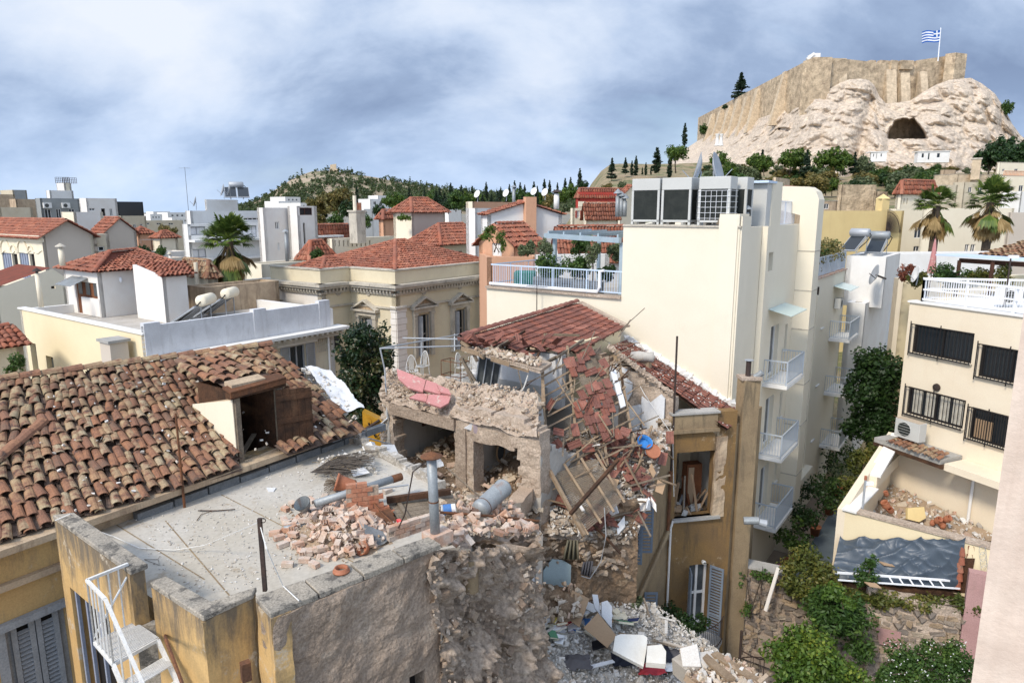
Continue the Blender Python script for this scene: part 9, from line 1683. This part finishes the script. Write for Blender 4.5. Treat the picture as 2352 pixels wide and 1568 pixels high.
gb('vine_edge','trailing vine along tarp roof edge',[(1960,1366,21.7,40,18),(2020,1376,21.5,45,20),(2080,1382,21.3,45,20),(2140,1386,21.1,45,20),(2200,1386,20.9,40,20),(2245,1392,20.6,22,35)],'leaf_vine',4600,.06,66);gb('ivy_shrub','leafy sprig growing through tarp edge',[(1985,1320,21.6,28,28),(2002,1290,21.5,14,26)],'leaf_mid',900,.06,67);gb('wall_ivy','thin ivy on old rubble wall',[(1700,1330,23.2,14,25),(1745,1320,23,25,16),(1715,1400,23,14,22),(1770,1330,22.7,16,20)],'leaf_mid',800,.05,68)
gb('dark_creeper','great dark creeper filling gap beside grille house',[(2010,850,35.5,55,50),(1990,900,35,55,60),(2020,940,34,50,60),(1985,970,34.5,50,60),(2030,1000,33,30,45),(2045,880,33.5,25,60)],'leaf_dark',14000,.1,69);gb('alley_shrub','brownish green shrubs at foot of courtyard wall',[(1985,1070,31,40,45),(1960,1120,29.5,28,40),(2010,1040,31.5,30,30),(1940,1170,27.5,16,40)],'leaf_vine',4200,.07,70)
gb('balcony_plants','dark leafy pots crowding iron balcony',[(1545,1420,21.2,38,34),(1580,1440,21.0,32,28),(1610,1430,21.2,20,26),(1530,1460,20.8,25,25)],'leaf_dark',3200,.05,71);gb('hanging_plant','grey green plant hanging from ochre downpipe',[(1462,1385,19.0,16,18),(1460,1410,19.0,11,22)],'leaf_olive',900,.045,72)
for i,(x,y,rx,ry,Y,m_) in enumerate(((1258,615,36,26,30.9,'leaf_mid'),(1324,612,40,28,30.0,'leaf_mid'),(1395,625,24,18,29.2,'leaf_dark'),(1415,575,18,22,30,'leaf_olive'),(1330,560,26,22,35,'leaf_mid'),(1208,572,18,16,38,'leaf_olive'),(1345,545,14,12,36,'leaf_bright'))):gb('terrace_shrub',['round dark shrub at railing end of terrace','bushiest dark shrub on hotel terrace','low dark shrub beside hotel wall','grey green bush against pergola post','bright bush under pergola','pale bush by peach wall','light green sprig behind pergola'][i],[(x,y,Y,rx,ry)],m_,1900,.06,80+i)
for i,(x,y,Y,r_,yb) in enumerate(((1251,568,32.5,20,625),(1362,582,29.6,22,650))):p=D(x,y,Y);b=D(x,yb,Y);t=gb('clipped_olive',['clipped olive ball on thin stem near railing corner','clipped olive ball on thin stem in front of pergola'][i],[(x,y,Y,r_,r_)],'leaf_olive',1500,.045,90+i);MB().cyl(b,p,.035,.025,6).build('trunk','bark',t)
hd=[];
for i in range(9):p=T1+D1*(.6+i*1.1)+D2*.7+UP*(zw-T1.z+1.15);hd.append((tuple(p),.8))
bush('roof_hedge','rusty green hedge behind grey wing railing',[h[0] for h in hd],[h[1] for h in hd],'leaf_autumn',4200,.07,95,sub=10);bush('roof_hedge','fresh green shoots within roof hedge',[h[0] for h in hd[3:]],[h[1]*.8 for h in hd[3:]],'leaf_mid',1500,.07,96,sub=8)
for i,(x,y,Y,rx,ry,m_) in enumerate(((2085,628,33,22,22,'leaf_russet'),(2110,645,32.5,25,20,'leaf_vine'),(2165,625,32.5,28,25,'leaf_mid'),(2225,640,32,30,22,'leaf_mid'),(2250,635,31.5,25,20,'leaf_vine'),(2310,640,30.5,25,30,'leaf_vine'),(2190,648,32,25,18,'leaf_dark'))):gb('roof_shrub',['russet leaved bush at corner of apricot wall','brown green bush below russet one','green bush beside closed parasol','green bush under tiled pergola','bronze bush beside pergola post','spindly bush behind roof mast','dark low bush behind roof railing'][i],[(x,y,Y,rx,ry)],m_,1100,.06,100+i)
gb('climbing_vine','green vine climbing over peach house gable',[(1115,545,41,22,8),(1150,548,41,10,20),(1155,565,41,8,20),(1125,528,41.5,18,10)],'leaf_bright',1200,.06,110);gb('wall_creeper','yellowing creeper under tower eave',[(930,500,59,26,5)],'leaf_bright',500,.08,111);gb('corner_climber','sparse climber beside pale yellow corner wall',[(40,830,32,18,22),(25,850,32,14,16)],'leaf_mid',700,.07,112);gb('skyline_ivy','dark ivy topping office block edge',[(345,585,66,26,10)],'leaf_dark',600,.12,113)
